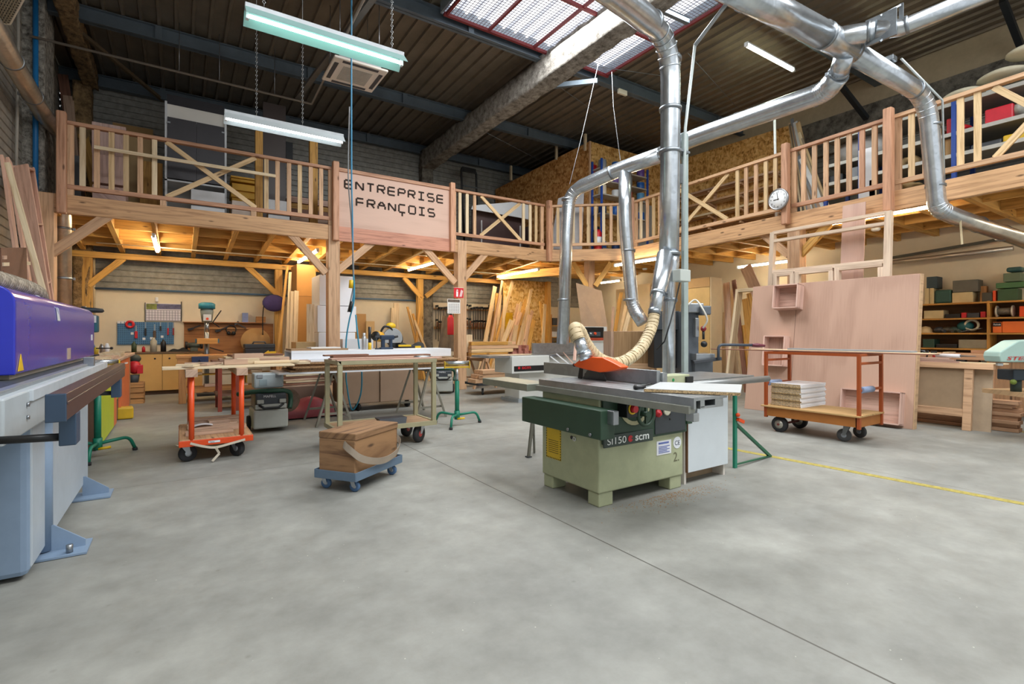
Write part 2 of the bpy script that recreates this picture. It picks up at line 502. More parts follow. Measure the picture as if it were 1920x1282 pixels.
# ================================================================== the building shell
XL, YB, XR = -2.0, 13.5, 12.3
def zr(y): return 6.62 + (YB - y) * 0.015
def floor_mat():
    m, nt, b = newmat('concrete_floor')
    tc = N(nt, 'ShaderNodeTexCoord')
    big = N(nt, 'ShaderNodeTexNoise', i_Scale=0.8, i_Detail=8.0, i_Roughness=0.6)
    mid = N(nt, 'ShaderNodeTexNoise', i_Scale=4.0, i_Detail=8.0, i_Roughness=0.7)
    spk = N(nt, 'ShaderNodeTexVoronoi', i_Scale=9.0)
    spk2 = N(nt, 'ShaderNodeTexVoronoi', i_Scale=5.0)
    for n in (big, mid, spk, spk2): nt.links.new(tc.outputs['Object'], n.inputs['Vector'])
    r1 = ramp(nt, [(0.3, lin('7a7a75')), (0.5, lin('8d8d87')), (0.72, lin('9e9e97'))])
    nt.links.new(big.outputs[0], r1.inputs[0])
    r2 = ramp(nt, [(0.3, (0.7, 0.69, 0.67, 1)), (0.7, (1.12, 1.12, 1.12, 1))])
    nt.links.new(mid.outputs[0], r2.inputs[0])
    mx = N(nt, 'ShaderNodeMixRGB', blend_type='MULTIPLY'); mx.inputs[0].default_value = 0.75
    nt.links.new(r1.outputs[0], mx.inputs[1]); nt.links.new(r2.outputs[0], mx.inputs[2])
    r3 = ramp(nt, [(0.02, (0.62, 0.6, 0.57, 1)), (0.075, (1, 1, 1, 1))])
    nt.links.new(spk2.outputs[0], r3.inputs[0])
    mx2 = N(nt, 'ShaderNodeMixRGB', blend_type='MULTIPLY'); mx2.inputs[0].default_value = 0.45
    nt.links.new(mx.outputs[0], mx2.inputs[1]); nt.links.new(r3.outputs[0], mx2.inputs[2])
    r4 = ramp(nt, [(0.02, (1, 1, 1, 1)), (0.035, (0, 0, 0, 1))])
    nt.links.new(spk.outputs[0], r4.inputs[0])
    mx3 = N(nt, 'ShaderNodeMixRGB'); mx3.inputs[2].default_value = lin('d9d4c6')
    ml = N(nt, 'ShaderNodeMath', operation='MULTIPLY'); ml.inputs[1].default_value = 0.55
    nt.links.new(r4.outputs[0], ml.inputs[0]); nt.links.new(ml.outputs[0], mx3.inputs[0]); nt.links.new(mx2.outputs[0], mx3.inputs[1])
    # sawn expansion joints
    sx = N(nt, 'ShaderNodeSeparateXYZ'); nt.links.new(tc.outputs['Object'], sx.inputs[0])
    last = mx3.outputs[0]
    for ax, pos, wd in ((0, 2.14, 0.005), (0, 5.32, 0.003), (1, 5.2, 0.003), (0, 8.6, 0.004)):
        s1 = N(nt, 'ShaderNodeMath', operation='SUBTRACT'); s1.inputs[1].default_value = pos
        s2 = N(nt, 'ShaderNodeMath', operation='ABSOLUTE')
        s3 = N(nt, 'ShaderNodeMath', operation='LESS_THAN'); s3.inputs[1].default_value = wd
        nt.links.new(sx.outputs[ax], s1.inputs[0]); nt.links.new(s1.outputs[0], s2.inputs[0]); nt.links.new(s2.outputs[0], s3.inputs[0])
        q = N(nt, 'ShaderNodeMixRGB'); q.inputs[2].default_value = lin('55524c')
        nt.links.new(s3.outputs[0], q.inputs[0]); nt.links.new(last, q.inputs[1]); last = q.outputs[0]
    nt.links.new(last, b.inputs['Base Color'])
    rr = N(nt, 'ShaderNodeMapRange'); rr.inputs[3].default_value = 0.5; rr.inputs[4].default_value = 0.75
    nt.links.new(mid.outputs[0], rr.inputs[0]); nt.links.new(rr.outputs[0], b.inputs['Roughness'])
    bp = N(nt, 'ShaderNodeBump', i_Strength=0.12, i_Distance=0.01)
    nt.links.new(mid.outputs[0], bp.inputs['Height']); nt.links.new(bp.outputs[0], b.inputs['Normal'])
    return m
struct('floor', MB().bb(XL - .3, XR + .3, -5, YB + .2, -0.2, 0), floor_mat(), 'pale grey concrete workshop floor with joints and stains')
YLINE = plain('a3954a', 0.65, var=0.4, scale=26)
struct('trim_1', MB().bar((5.02, 3.6, 0.001), (5.36, -1.0, 0.001), 0.085, 0.002), YLINE, 'worn yellow painted line on the concrete floor')
struct('trim_2', MB().bar((9.15, 4.6, 0.001), (8.95, -1.0, 0.001), 0.085, 0.002), YLINE, 'yellow floor line along the timber stack')
# ribbed cladding: profile in z, run along a direction
def clad(p, q, z0, z1, nrm, step=0.13, dep=0.018):
    p, q, n_ = V(p), V(q), V(nrm)
    mb = MB()
    prof, z = [], z0
    while z < z1 - 0.01:
        prof += [(z, 0), (z + step * .78, 0), (z + step * .86, -dep), (z + step * .94, -dep)]
        z += step
    prof = [a for a in prof if a[0] < z1] + [(z1, 0)]
    vs_, fs, uvs = [], [], []
    for h, d in prof:
        vs_.append(p + V((0, 0, h)) + n_ * d); vs_.append(q + V((0, 0, h)) + n_ * d)
    for i in range(len(prof) - 1):
        fs.append((2 * i, 2 * i + 1, 2 * i + 3, 2 * i + 2)); uvs.append([(0, 0), (1, 0), (1, 1), (0, 1)])
    return mb.add(vs_, fs, uvs)
CLAD = plain('aaa498', 0.5, metal=0.25, var=0.25, scale=5, bump=0.15)
CLADB = plain('8f8d86', 0.5, metal=0.25, var=0.3, scale=8, bump=0.1)
CREAM = plain('d8cdb6', 0.85, var=0.07, scale=2)
struct('wall_back', clad((XL, YB, 0), (XR, YB, 0), 2.1, 6.75, (0, -1, 0)), CLADB, 'horizontal ribbed metal cladding of the back wall')
struct('wall_back_lower', MB().bb(XL, XR, YB - .09, YB + .1, 0, 2.17), CREAM, 'cream painted lower part of the back wall')
struct('wall_left', clad((XL, -5, 0), (XL, YB, 0), 0, 6.9, (1, 0, 0)), CLAD, 'ribbed metal cladding of the left wall')
struct('wall_right', MB().bb(XR, XR + .15, -5, YB, 0, 3.4), CREAM, 'cream wall behind the tool shelves')
struct('wall_right_upper', clad((XR, -5, 0), (XR, YB, 0), 3.4, 5.4, (-1, 0, 0)), plain('77756f', .6, var=.2), 'grey ribbed cladding behind the loft racks')
struct('trim_3', MB().bb(XR - .12, XR + .15, -5, YB, 5.3, 6.12), rough_concrete('8e887c', '4f4a42', 5), 'rough grey concrete lintel of the right wall')
struct('trim_4', MB().bb(XR - .04, XR + .15, -5, YB, 6.12, 6.9), plain('bfae90', .85), 'cream strip above the concrete lintel')
# corrugated roof sheets, ribs along Y
def sheet(x0, x1, y0, y1):
    mb = MB(); prof = []; x = x0
    while x < x1 - .02:
        prof += [(x, 0), (x + .17, 0), (x + .185, -.045), (x + .225, -.045), (x + .24, 0)]
        x += .25
    prof = [p for p in prof if p[0] < x1] + [(x1, 0)]
    vs_, fs, uvs = [], [], []
    for a, d in prof:
        vs_.append((a, y0, zr(y0) + d)); vs_.append((a, y1, zr(y1) + d))
    for i in range(len(prof) - 1):
        fs.append((2 * i, 2 * i + 1, 2 * i + 3, 2 * i + 2)); uvs.append([(0, 0), (1, 0), (1, 1), (0, 1)])
    return mb.add(vs_, fs, uvs)
SX0, SX1, SY0, SY1 = 3.6, 7.25, 4.75, 7.6
ROOF = plain('857a6a', 0.4, metal=0.45, var=0.25, scale=1.5)
cm = sheet(XL, XR, SY1, YB)
for a in ((XL, SX0, SY0, SY1), (SX1, XR, SY0, SY1), (XL, XR, 1.6, SY0), (XL, -.9, -1.6, 1.6), (8.6, XR, -1.6, 1.6), (4.0, 4.6, -1.6, 1.6), (XL, XR, -5, -1.6)):
    q = sheet(*a); cm.add(q.v, q.f, q.uv)
struct('ceiling', cm, ROOF, 'dark corrugated metal roof underside')
SKYM, nt_, b_ = newmat('translucent_sheet')
tc_ = N(nt_, 'ShaderNodeTexCoord'); wv_ = N(nt_, 'ShaderNodeTexWave', i_Scale=1.28, i_Distortion=0.4, i_Detail=2.0)
nt_.links.new(tc_.outputs['Object'], wv_.inputs['Vector'])
rw_ = ramp(nt_, [(0.1, lin('8f97a4')), (0.55, lin('e6ecf4')), (0.95, lin('ffffff'))]); nt_.links.new(wv_.outputs[0], rw_.inputs[0])
nt_.links.new(rw_.outputs[0], b_.inputs['Emission Color']); b_.inputs['Emission Strength'].default_value = 1.5
def pane(x0, x1, y0, y1):
    q = sheet(x0, x1, y0, y1); return q
struct('window_1', pane(SX0, SX1, SY0, SY1), SKYM, 'bright corrugated translucent skylight')
struct('window_2', pane(-.9, 4.0, -1.6, 1.6), SKYM); struct('window_3', pane(4.6, 8.6, -1.6, 1.6), SKYM)
# skylight upstand, red guard frame and wire mesh
STB = plain('8d97a0', .5, metal=.3)
mb = MB()
for (a, b_) in (((SX0, SY0), (SX1, SY0)), ((SX1, SY0), (SX1, SY1)), ((SX1, SY1), (SX0, SY1)), ((SX0, SY1), (SX0, SY0))):
    mb.bar((a[0], a[1], zr(a[1]) - .08), (b_[0], b_[1], zr(b_[1]) - .08), .03, .2)
struct('trim_5', mb, STB, 'pale metal upstand around the skylight')
g = thing('skylight_guard', 'wire mesh safety guard in a red frame beneath the roof skylight', 'skylight guard', (5.4, 6.1, 6.5))
RSTEEL = plain('7a2026', .55)
zg = 6.47
mb = MB(g)
for y in (SY0 + .08, 6.15, SY1 - .1): mb.bar((SX0, y, zg), (SX1, y, zg), .05, .05)
for x in (SX0 + .05, 4.45, 5.4, 6.3, SX1 - .05): mb.bar((x, SY0 + .08, zg + .01), (x, SY1 - .1, zg + .01), .04, .05)
part(g, 'guard_frame', mb, RSTEEL)
mb = MB(g)
x = SX0
while x < SX1:
    mb.bar((x, SY0 + .1, zg + .035), (x, SY1 - .1, zg + .035), .007, .007); x += .06
y = SY0 + .1
while y < SY1 - .1:
    mb.bar((SX0, y, zg + .035), (SX1, y, zg + .035), .007, .007); y += .06
part(g, 'wire_mesh', mb, plain('8f8c96', .5))
# steel purlins along X (I sections) and the rough concrete rafters along Y
PUR = plain('66727c', .5, metal=.35, var=.2, scale=2)
for i, y in enumerate((13.36, 10.78, 7.72, 4.66)):
    z1 = zr(y) - .05; mb = MB()
    mb.bb(XL, XR, y - .006, y + .006, z1 - .24, z1); mb.bb(XL, XR, y - .07, y + .07, z1 - .012, z1); mb.bb(XL, XR, y - .07, y + .07, z1 - .24, z1 - .228)
    for x in (-.3, 2.2, 4.2, 7.6, 9.6, 11.2): mb.bb(x - .05, x + .05, y - .06, y + .06, z1 - .235, z1 - .01)
    struct('trim_%d' % (6 + i), mb, PUR, 'blue grey steel purlin under the roof')
def lumpy(p0, p1, w, h, amp, n=40):
    """rough sprayed beam: box whose surface wanders"""
    p0, p1 = V(p0), V(p1); d, a, b = basis(p1 - p0)
    mb = MB(); rnd = random.Random(5)
    per = []
    for i in range(8): per.append((-w / 2 + w * i / 8, -h / 2))
    for i in range(8): per.append((w / 2, -h / 2 + h * i / 8))
    for i in range(8): per.append((w / 2 - w * i / 8, h / 2))
    for i in range(8): per.append((-w / 2, h / 2 - h * i / 8))
    vs_, fs, uvs = [], [], []
    for i in range(n + 1):
        o = p0 + (p1 - p0) * (i / n)
        for (u, v) in per:
            k = 1 + rnd.uniform(-amp, amp) / max(w, h) * 2
            vs_.append(o + a * (u * k) + b * (v * k))
    m = len(per)
    for i in range(n):
        for k in range(m):
            fs.append((i * m + k, i * m + (k + 1) % m, (i + 1) * m + (k + 1) % m, (i + 1) * m + k)); uvs.append([(0, 0)] * 4)
    mb.add(vs_, fs, uvs, True)
    mb.add(vs_[:m], [tuple(range(m))]); mb.add(vs_[-m:], [tuple(range(m))])
    return mb
FLK = rough_concrete('b2aca2', '5e5850', 7)
FLKB = rough_concrete('b8976a', '5c4830', 9)
struct('trim_10', lumpy((5.86, YB - .1, 6.17), (5.86, -2, 6.36), .36, .46, .018, 70), FLK, 'rough sprayed concrete roof beam')
struct('trim_11', lumpy((5.86, YB - .12, 0), (5.86, YB - .12, 6.1), .32, .24, .012, 30), rough_concrete('8a8478', '4c463e', 7), 'rough concrete column under the roof beam')
struct('trim_12', lumpy((-1.5, YB - .2, 6.38), (-1.42, 2, 6.72), .24, .3, .016, 70), FLKB, 'brown sprayed rafter along the left wall')
struct('trim_13', lumpy((-1.62, YB - .22, 0), (-1.62, YB - .22, 6.3), .28, .26, .012, 40), FLKB, 'rough column in the back left corner')
struct('trim_14', lumpy((-1.92, 10.95, 0), (-1.92, 10.95, 6.8), .34, .8, .014, 50), rough_concrete('d2ccc0', '5a544c', 11), 'rough concrete column on the left wall')
# ================================================================== the timber mezzanine (two wings) and its balustrade
ZB, ZD, ZR = 3.11, 3.39, 4.54          # beam bottom, deck top, handrail top
YM = 10.256
A1, A2 = (-1.75, YM), (7.85, YM)       # front line, back wing
A3, A4 = (9.36, 8.98), (8.78, 0.9)     # chamfer corner, front line of the right wing
def onl(A, B, t): return V((A[0] + (B[0] - A[0]) * t, A[1] + (B[1] - A[1]) * t, 0))
DECK = wood('cf9c48', 'a67830', contrast=.8, gv=10)
JOI = wood('d0a256', 'a27638')
mz = thing('mezzanine', 'large timber mezzanine on square wooden posts along back and right walls', 'mezzanine', (3, 11.5, ZB))
part(mz, 'deck', MB(mz).prism([(XL + .04, YM + .02, ZD - .035), (7.85, YM + .02, ZD - .035), (7.85, YB - .04, ZD - .035), (XL + .04, YB - .04, ZD - .035)], (0, 0, .035)), DECK)
def inner(A, B, d):
    """offset of line A-B to the loft side"""
    t = V((B[0] - A[0], B[1] - A[1], 0)).normalized(); n = V((-t.y, t.x, 0))
    return n * d
def beam(t, A, B, th=.1, z0=ZB, z1=ZD + .01, name='front_beam', mat=None):
    n = inner(A, B, th / 2)
    part(t, name, MB(t).bar(V((A[0], A[1], (z0 + z1) / 2)) + n, V((B[0], B[1], (z0 + z1) / 2)) + n, th, z1 - z0), mat or BEAMW, .006)
beam(mz, (-1.78, YM), (2.44, YM)); beam(mz, (2.66, YM), (5.27, YM)); beam(mz, (5.49, YM), A2)
def post(t, x, y, w=.2, z1=ZD, mat=None, name='post'):
    part(t, name, MB(t).bb(x - w / 2, x + w / 2, y, y + w, 0, z1), mat or FIR2, .006)
post(mz, 2.55, YM - .01, .22); post(mz, 5.38, YM - .01, .22); post(mz, -1.72, YM - .01, .26)
for px_, mat in ((163, JOI), (523, JOI), (789, JOI)):
    p = PY(px_, 500, 13.15); post(mz, p.x, 13.15, .16, 2.8, mat, 'rear_post')
part(mz, 'rear_beam', MB(mz).bb(XL + .05, 9.3, 13.12, 13.24, 2.8, 2.92), JOI, .005)
def zj(y): return 3.14 - .2 * (y - YM) / 3
part(mz, 'conduit', MB(mz).cyl((-1.3, 12.2, 2.97), (7.6, 12.2, 2.97), .012, 6), plain('e0d8c0', .5))
x = -1.6
while x < 7.8:
    part(mz, 'joist', MB(mz).prism([(x - .04, YM + .12, zj(YM)), (x - .04, 13.3, zj(13.3)), (x - .04, 13.3, ZD - .037), (x - .04, YM + .12, ZD - .037)], (.08, 0, 0)), JOI); x += .62
for y in (11.15, 12.0, 12.8):
    x = -1.6; k = 0
    while x < 7.5:
        yy = y + (.03 if k % 2 else -.03)
        part(mz, 'nogging', MB(mz).bb(x + .042, x + .578, yy - .025, yy + .025, zj(yy) + .02, ZD - .037), JOI); x += .62; k += 1
def brace(t, pa, pb, y, w=.14, th=.07, mat=None):
    a, b = PY(*pa, y), PY(*pb, y)
    part(t, 'brace', MB(t).bar(a, b, th, w, side=(0, 1, 0)), mat or FIR2, .004)
yb = YM + .05
brace(mz, (84, 482), (206, 402), yb); brace(mz, (543, 436), (611, 512), yb); brace(mz, (700, 453), (630, 510), yb)
brace(mz, (796, 464), (853, 530), yb); brace(mz, (912, 473), (864, 528), yb)
for pa, pb in (((165, 535), (232, 484)), ((462, 498), (524, 556)), ((757, 520), (792, 560)), ((838, 524), (798, 556))): brace(mz, pa, pb, 13.18, .12, .07, JOI)

mr = mz
part(mr, 'deck', MB(mr).prism([(7.85, YM + .02, ZD - .035), (9.38, 9.0, ZD - .035), (8.8, .9, ZD - .035), (XR - .03, .9, ZD - .035), (XR - .03, YB - .04, ZD - .035), (7.85, YB - .04, ZD - .035)], (0, 0, .035)), DECK)
beam(mr, A2, A3, name='angled_beam'); beam(mr, A3, A4)
def fx(y): return A3[0] + (A4[0] - A3[0]) * (A3[1] - y) / (A3[1] - A4[1])
y = 1.2
while y < 9.0:
    part(mr, 'joist', MB(mr).bb(fx(y) + .12, XR - .05, y - .04, y + .04, 3.15, ZD - .037), JOI); y += .62
for x in (9.75, 10.6, 11.45):
    y = 1.2; k = 0
    while y < 8.6:
        xx = x + (.03 if k % 2 else -.03)
        part(mr, 'nogging', MB(mr).bb(xx - .025, xx + .025, y + .042, y + .578, 3.17, ZD - .037), JOI); y += .62; k += 1
y = 9.5
while y < 13.3:
    part(mr, 'joist', MB(mr).bb(max(7.9, 9.4 - (y - 9) * 1.2) + .1, XR - .05, y - .04, y + .04, 3.15, ZD - .037), JOI); y += .62
part(mr, 'cross_beam', MB(mr).bar((8.0, 13.0, 3.0), (9.5, 9.4, 3.0), .1, .22), JOI, .005)
p = PP(1488, 450, A3, A4); post(mr, p.x + .12, p.y - .1, .22, ZD + .01)
p = PP(1110, 500, (7.85, YM + .5), (9.4, 9.6)); post(mr, p.x, p.y, .2, ZD, FIR2)
P0 = p
part(mr, 'brace', MB(mr).bar(PP(1074, 492, (7.85, YM + .5), (9.4, 9.6)), PP(1108, 548, (7.85, YM + .5), (9.4, 9.6)), .07, .13), JOI, .004)
part(mr, 'brace', MB(mr).bar(PP(1146, 492, (7.85, YM + .5), (9.4, 9.6)), PP(1116, 536, (7.85, YM + .5), (9.4, 9.6)), .07, .13), JOI, .004)
for pa, pb in (((1428, 437), (1480, 478)), ((1556, 418), (1500, 478))):
    part(mr, 'brace', MB(mr).bar(PP(*pa, (A3[0] + .12, A3[1]), (A4[0] + .12, A4[1])), PP(*pb, (A3[0] + .12, A3[1]), (A4[0] + .12, A4[1])), .07, .13), JOI if pb[0] > 1490 else FIR2, .004)

ZL = 3.56
def rail_panel(label, A, B, t0, t1, bal, stiles, crosses=(), stubs=(), newel=None, brk=True, mats=None):
    """one length of balustrade between two pixel columns of the front line A-B"""
    n = inner(A, B, .05)
    def P(px, z):
        q = PP(px, 400, A, B); return V((q.x, q.y, z)) + n
    base = P((t0 + t1) / 2, ZD)
    t = thing('balustrade', label, 'railing', base, 0, 'timber balustrade of the mezzanine')
    del t['group']
    d = (P(t1, 0) - P(t0, 0)).normalized()
    part(t, 'handrail', MB(t).bar(P(t0, ZR - .025), P(t1, ZR - .025), .1, .055), FIR if brk else FIR2, .004)
    part(t, 'bottom_rail', MB(t).bar(P(t0, ZL - .03), P(t1, ZL - .03), .07, .07), FIR if brk else FIR2, .004)
    for i, px in enumerate(bal):
        part(t, 'baluster', MB(t).bar(P(px, ZL), P(px, ZR - .05), .075, .035, side=d), (mats or (FIR2, PINE, PINE, FIR2, PALE))[(i * 7 + int(px)) % (len(mats) if mats else 5)], .003)
    for px in stiles:
        part(t, 'stile', MB(t).bar(P(px, ZD + .01), P(px, ZR - .05), .09, .05, side=d), FIR2, .003)
    for px in stubs:
        part(t, 'stub', MB(t).bar(P(px, ZD + .01), P(px, ZL - .06), .09, .05, side=d), FIR2, .003)
    for (c0, c1) in crosses:
        part(t, 'cross_brace', MB(t).bar(P(c0, ZR - .06) - n * .3, P(c1, ZL + .0) - n * .3, .03, .08), PINE, .003)
        part(t, 'cross_brace', MB(t).bar(P(c0, ZL + .0) + n * .3, P(c1, ZR - .06) + n * .3, .03, .08), PINE, .003)
    if newel:
        for px, z0 in newel:
            q = P(px, 0) - n * 2.2
            part(t, 'newel_post', MB(t).bar(V((q.x, q.y, z0)), V((q.x, q.y, ZR + .1)), .12, .12, side=d), FIR, .02)
    return t, P, d, n
r1, P, d, n = rail_panel('long railing panel with cross brace left of the sign board', A1, A2, 122, 622,
    [154, 181, 208.6, 236, 262.6, 289.5, 500, 521, 542.7, 563, 583.6, 603], [131, 621], [(312, 480)], [306, 476], [(117, 3.09)])
part(r1, 'loose_batten', MB(r1).bar(P(177, 4.18) - n * 2, P(516, 4.17) - n * 2, .03, .055), PALE, .003, 'pale batten fixed across the balusters')
sg = thing('sign_board', 'plywood balustrade board with burnt in stencil lettering', 'sign', (4, YM, ZD))
def Q(px, py): return PY(px, py, YM - .02)
a, b = PY(634, 350, YM), PY(842, 350, YM)
part(sg, 'board', MB(sg).prism([(a.x, YM - .012, ZD - .01), (b.x, YM - .012, ZD - .01), (b.x, YM - .012, ZR - .05), (a.x, YM - .012, ZR - .05)], (0, .02, 0)), plywood('d0ad9a', 'b58f7c', .5, 1.6))
part(sg, 'top_rail', MB(sg).bar((a.x, YM + .01, ZR - .03), (b.x, YM + .01, ZR - .03), .1, .07), FIR, .004)
for px, z0 in ((628, 3.09), (846, 3.09)):
    q = PY(px, 350, YM)
    part(sg, 'newel_post', MB(sg).bar((q.x, YM - .05, z0), (q.x, YM - .05, ZR + .1), .12, .12), FIR, .02)
part(sg, 'base_board', MB(sg).bb(a.x, b.x, YM - .03, YM - .002, ZB - .01, ZD - .005), wood('c98f76', '9a6450'), .003)
# stencil letters: every stroke a bar of burnt wood, cells 0..2 wide, 0..2 high
GL = {'E': ['02-00', '00-20', '02-22', '01-21'], 'N': ['00-02', '02-20', '20-22'], 'T': ['02-22', '12-10'],
      'R': ['00-02', '02-22', '22-21', '01-21', '11-20'], 'P': ['00-02', '02-22', '22-21', '01-21'],
      'I': ['02-22', '12-10', '00-20'], 'S': ['22-02', '02-01', '01-21', '21-20', '20-00'],
      'F': ['02-00', '02-22', '01-21'], 'A': ['00-01', '01-12', '12-21', '20-21', '01-21'],
      'C': ['22-02', '02-00', '00-20'], 'O': ['00-02', '02-22', '22-20', '20-00'], 'Ç': ['22-02', '02-00', '00-20', '10-1m']}
BURN = plain('33231a', .8, var=.35, scale=30)
def stencil(word, pxs, z0, z1, gap):
    mb = MB(sg)
    for ch, (xa, xb) in zip(word, pxs):
        for s_ in GL[ch]:
            u0, v0, u1, v1 = s_[0], s_[1], s_[3], s_[4]
            f = lambda u, v: V((xa + (xb - xa) * int(u) / 2, YM - .0135, (z0 + (z1 - z0) * int(v) / 2) if v != 'm' else z0 - .09))
            p0, p1 = f(u0, v0), f(u1, v1); dd = (p1 - p0).normalized()
            mb.bar(p0 + dd * gap, p1 - dd * (gap if ch not in 'ET' else gap * .2), .003, .036, side=(0, 1, 0))
    return mb
def xs(px0, px1, cnt):
    x0, x1 = PY(px0, 380, YM).x, PY(px1, 380, YM).x; st = (x1 - x0) / cnt
    return [(x0 + i * st, x0 + i * st + st * .66) for i in range(cnt)]
part(sg, 'lettering', stencil('ENTREPRISE', xs(646, 836, 10), 4.165, 4.325, .007), BURN, 0, 'dark burnt letters reading ENTREPRISE')
part(sg, 'lettering', stencil('FRANÇOIS', xs(668, 820, 8), 3.835, 3.995, .007), BURN, 0, 'dark burnt letters reading FRANÇOIS')
rail_panel('railing panel with cross brace right of the sign board', A1, A2, 851, 1022, [864, 877.6, 891.7, 983.5, 996, 1007], [853, 1018], [(903, 978)], [], [(1027, 3.09)])
rail_panel('railing panel across the angled corner of the loft', A2, A3, 1031, 1182, [1046, 1060, 1075, 1089, 1103, 1117, 1132, 1146, 1160, 1171], [1034], [], [], [(1184, 3.12)], False)
rail_panel('railing panel with cross brace behind the tall vertical duct', A3, A4, 1189, 1470, [1199, 1211, 1222.6, 1234, 1246, 1258, 1379.6, 1396, 1414.6, 1433, 1451], [1190, 1468], [(1270, 1362)], [], [(1477, 3.2)], False)
rail_panel('railing panel of plain balusters right of the wall clock', A3, A4, 1482, 1662, [1503.6, 1524, 1545.6, 1566.7, 1589, 1613.5, 1637], [1486, 1659], [], [], [(1670, 3.09)], True, (FIR, FIR2))
rail_panel('railing panel at the right end behind the bent duct', A3, A4, 1677, 2150, [1706, 1733, 1798, 1830, 2060, 2100], [1681, 2140], [(1862, 2040)], [], None, False)
# wall clock on the loft front
p = PP(1471, 376, A3, A4); nn = inner(A3, A4, 1.0)
ck = thing('wall_clock', 'round white wall clock with silver rim on the loft front', 'clock', p - nn * .17)
ax = -nn
part(ck, 'case', MB(ck).lathe([(.165, .016), (.172, .03), (.19, .02), (.185, -.015), (.15, -.02)], p - nn * .17, ax, 32), plain('a7a7aa', .3, metal=.8))
part(ck, 'dial', MB(ck).lathe([(.0001, .02), (.166, .02), (.166, .012)], p - nn * .17, ax, 32), plain('f0f1f2', .4, var=.02))
du = V((A4[0] - A3[0], A4[1] - A3[1], 0)).normalized()
pc = p - nn * .192
def hand(ang, L, w):
    dd = du * math.sin(ang) + Z3 * math.cos(ang)
    return MB(ck).bar(pc - dd * .02 - nn * .003, pc + dd * L - nn * .003, w, .004, side=dd.cross(nn))
part(ck, 'hour_hand', hand(rad(268), .085, .012), BLACK); part(ck, 'minute_hand', hand(rad(-8), .125, .008), BLACK)
for h in range(1, 13):
    a_ = rad(30 * h); o = pc + (du * math.sin(a_) + Z3 * math.cos(a_)) * .132
    w = .022 if h < 10 else .036
    text_part(ck, 'numeral', str(h), o - du * (w / 2) - Z3 * .016, du, Z3, .032, BLACK, ext=.001)
# ================================================================== lamps, ducts, pipes, cables under the roof
REFL = plain('93b8b4', .4, var=.04); HOUS = plain('a9adb0', .45, metal=.3)
def chain(t, p, top, name='chain'):
    mb = MB(t); z = p.z; k = 0
    while z < top:
        mb.ring((p.x, p.y, z), .012, .003, axis=(1, 0, 0) if k % 2 else (0, 1, 0), n=8, m=4); z += .03; k += 1
        if k > 40: break
    if z < top: mb.tube([(p.x, p.y, z - .02), (p.x, p.y, top)], .005, 5)
    part(t, name, mb, plain('9a9c9c', .4, metal=.7))
def trough(label, x0, x1, y, z, tube_col, s, chains):
    t = thing('hanging_lamp', label, 'lamp', ((x0 + x1) / 2, y, z), 0)
    mb = MB(t)
    for sg_ in (-1, 1):
        mb.prism([(x0, y + sg_ * .025, z + .06), (x1, y + sg_ * .025, z + .06), (x1, y + sg_ * .12, z - .04), (x0, y + sg_ * .12, z - .04)], (0, sg_ * .002, .004))
    part(t, 'reflector', mb, REFL if s < 8 else plain('b4bcbe', .4, var=.03))
    part(t, 'housing', MB(t).bb(x0, x1, y - .03, y + .03, z + .05, z + .1), HOUS, .004)
    mb = MB(t)
    for x in (x0 + .02, x1 - .02): mb.bb(x - .012, x + .012, y - .02, y + .02, z - .035, z + .06)
    part(t, 'lamp_holder', mb, WHITE)
    part(t, 'tube', MB(t).cyl((x0 + .03, y - .03, z - .02), (x1 - .03, y - .03, z - .02), .016, 10), emit(tube_col, s))
    for cx in chains: chain(t, V((cx, y, z + .1)), zr(y) - .05)
    return t
L1 = trough('hanging trough lamp with turquoise reflector, nearest under the roof', .47, 1.9, 4.9, 4.0, 'd8fff6', 7, (.62, 1.78))
L2 = trough('hanging white trough lamp farther back, in front of the loft railing', .48, 1.97, 7.42, 4.02, 'f4fbff', 9, (.85, 1.42))
def batten(p0, p1, s, col, label, name='strip_lamp'):
    p0, p1 = V(p0), V(p1); d = (p1 - p0).normalized()
    t = thing(name, label, 'lamp', (p0 + p1) / 2)
    part(t, 'body', MB(t).bar(p0 + Z3 * .045, p1 + Z3 * .045, .06, .03), WHITE, .004)
    mb = MB(t); q = d.cross(Z3)
    for k in (-1, 1): mb.cyl(p0 + d * .03 + q * k * .018, p1 - d * .03 + q * k * .018, .013, 8)
    part(t, 'tube', mb, emit(col, s))
    for e in (p0, p1): part(t, 'end_cap', MB(t).box(e + Z3 * .012, (.05, .05, .07)), WHITE, .004)
    return t
WARM = 'ffecca'
zt = 2.96
def bl(pa, pb, label, z=zt, s=62):
    a, b = PZ(*pa, z), PZ(*pb, z); m = (a.x + b.x) / 2
    batten((m, a.y, z), (m, b.y, z), s, WARM, label)
bl((286, 443), (297, 472), 'strip lamp under the loft, nearest to the left wall')
bl((593, 470), (562, 492), 'strip lamp under the loft, behind the first square post')
bl((816, 493), (766, 507), 'strip lamp under the loft, left of the post with red sign')
bl((1002, 505), (940, 520), 'strip lamp under the loft, beside the bright chipboard partition')
bl((1236, 484), (1158, 499), 'strip lamp under the loft, behind the thick vertical duct')
bl((1478, 488), (1392, 503), 'strip lamp under the loft, left of the raised window frame', z=2.88, s=55)
bl((1745, 388), (1556, 421), 'long strip lamp under the loft front at the right, above window frame', z=3.13, s=60)
bl((1160, 526), (1130, 531), 'farthest strip lamp, deep under the loft past the bracketed post', z=2.92)
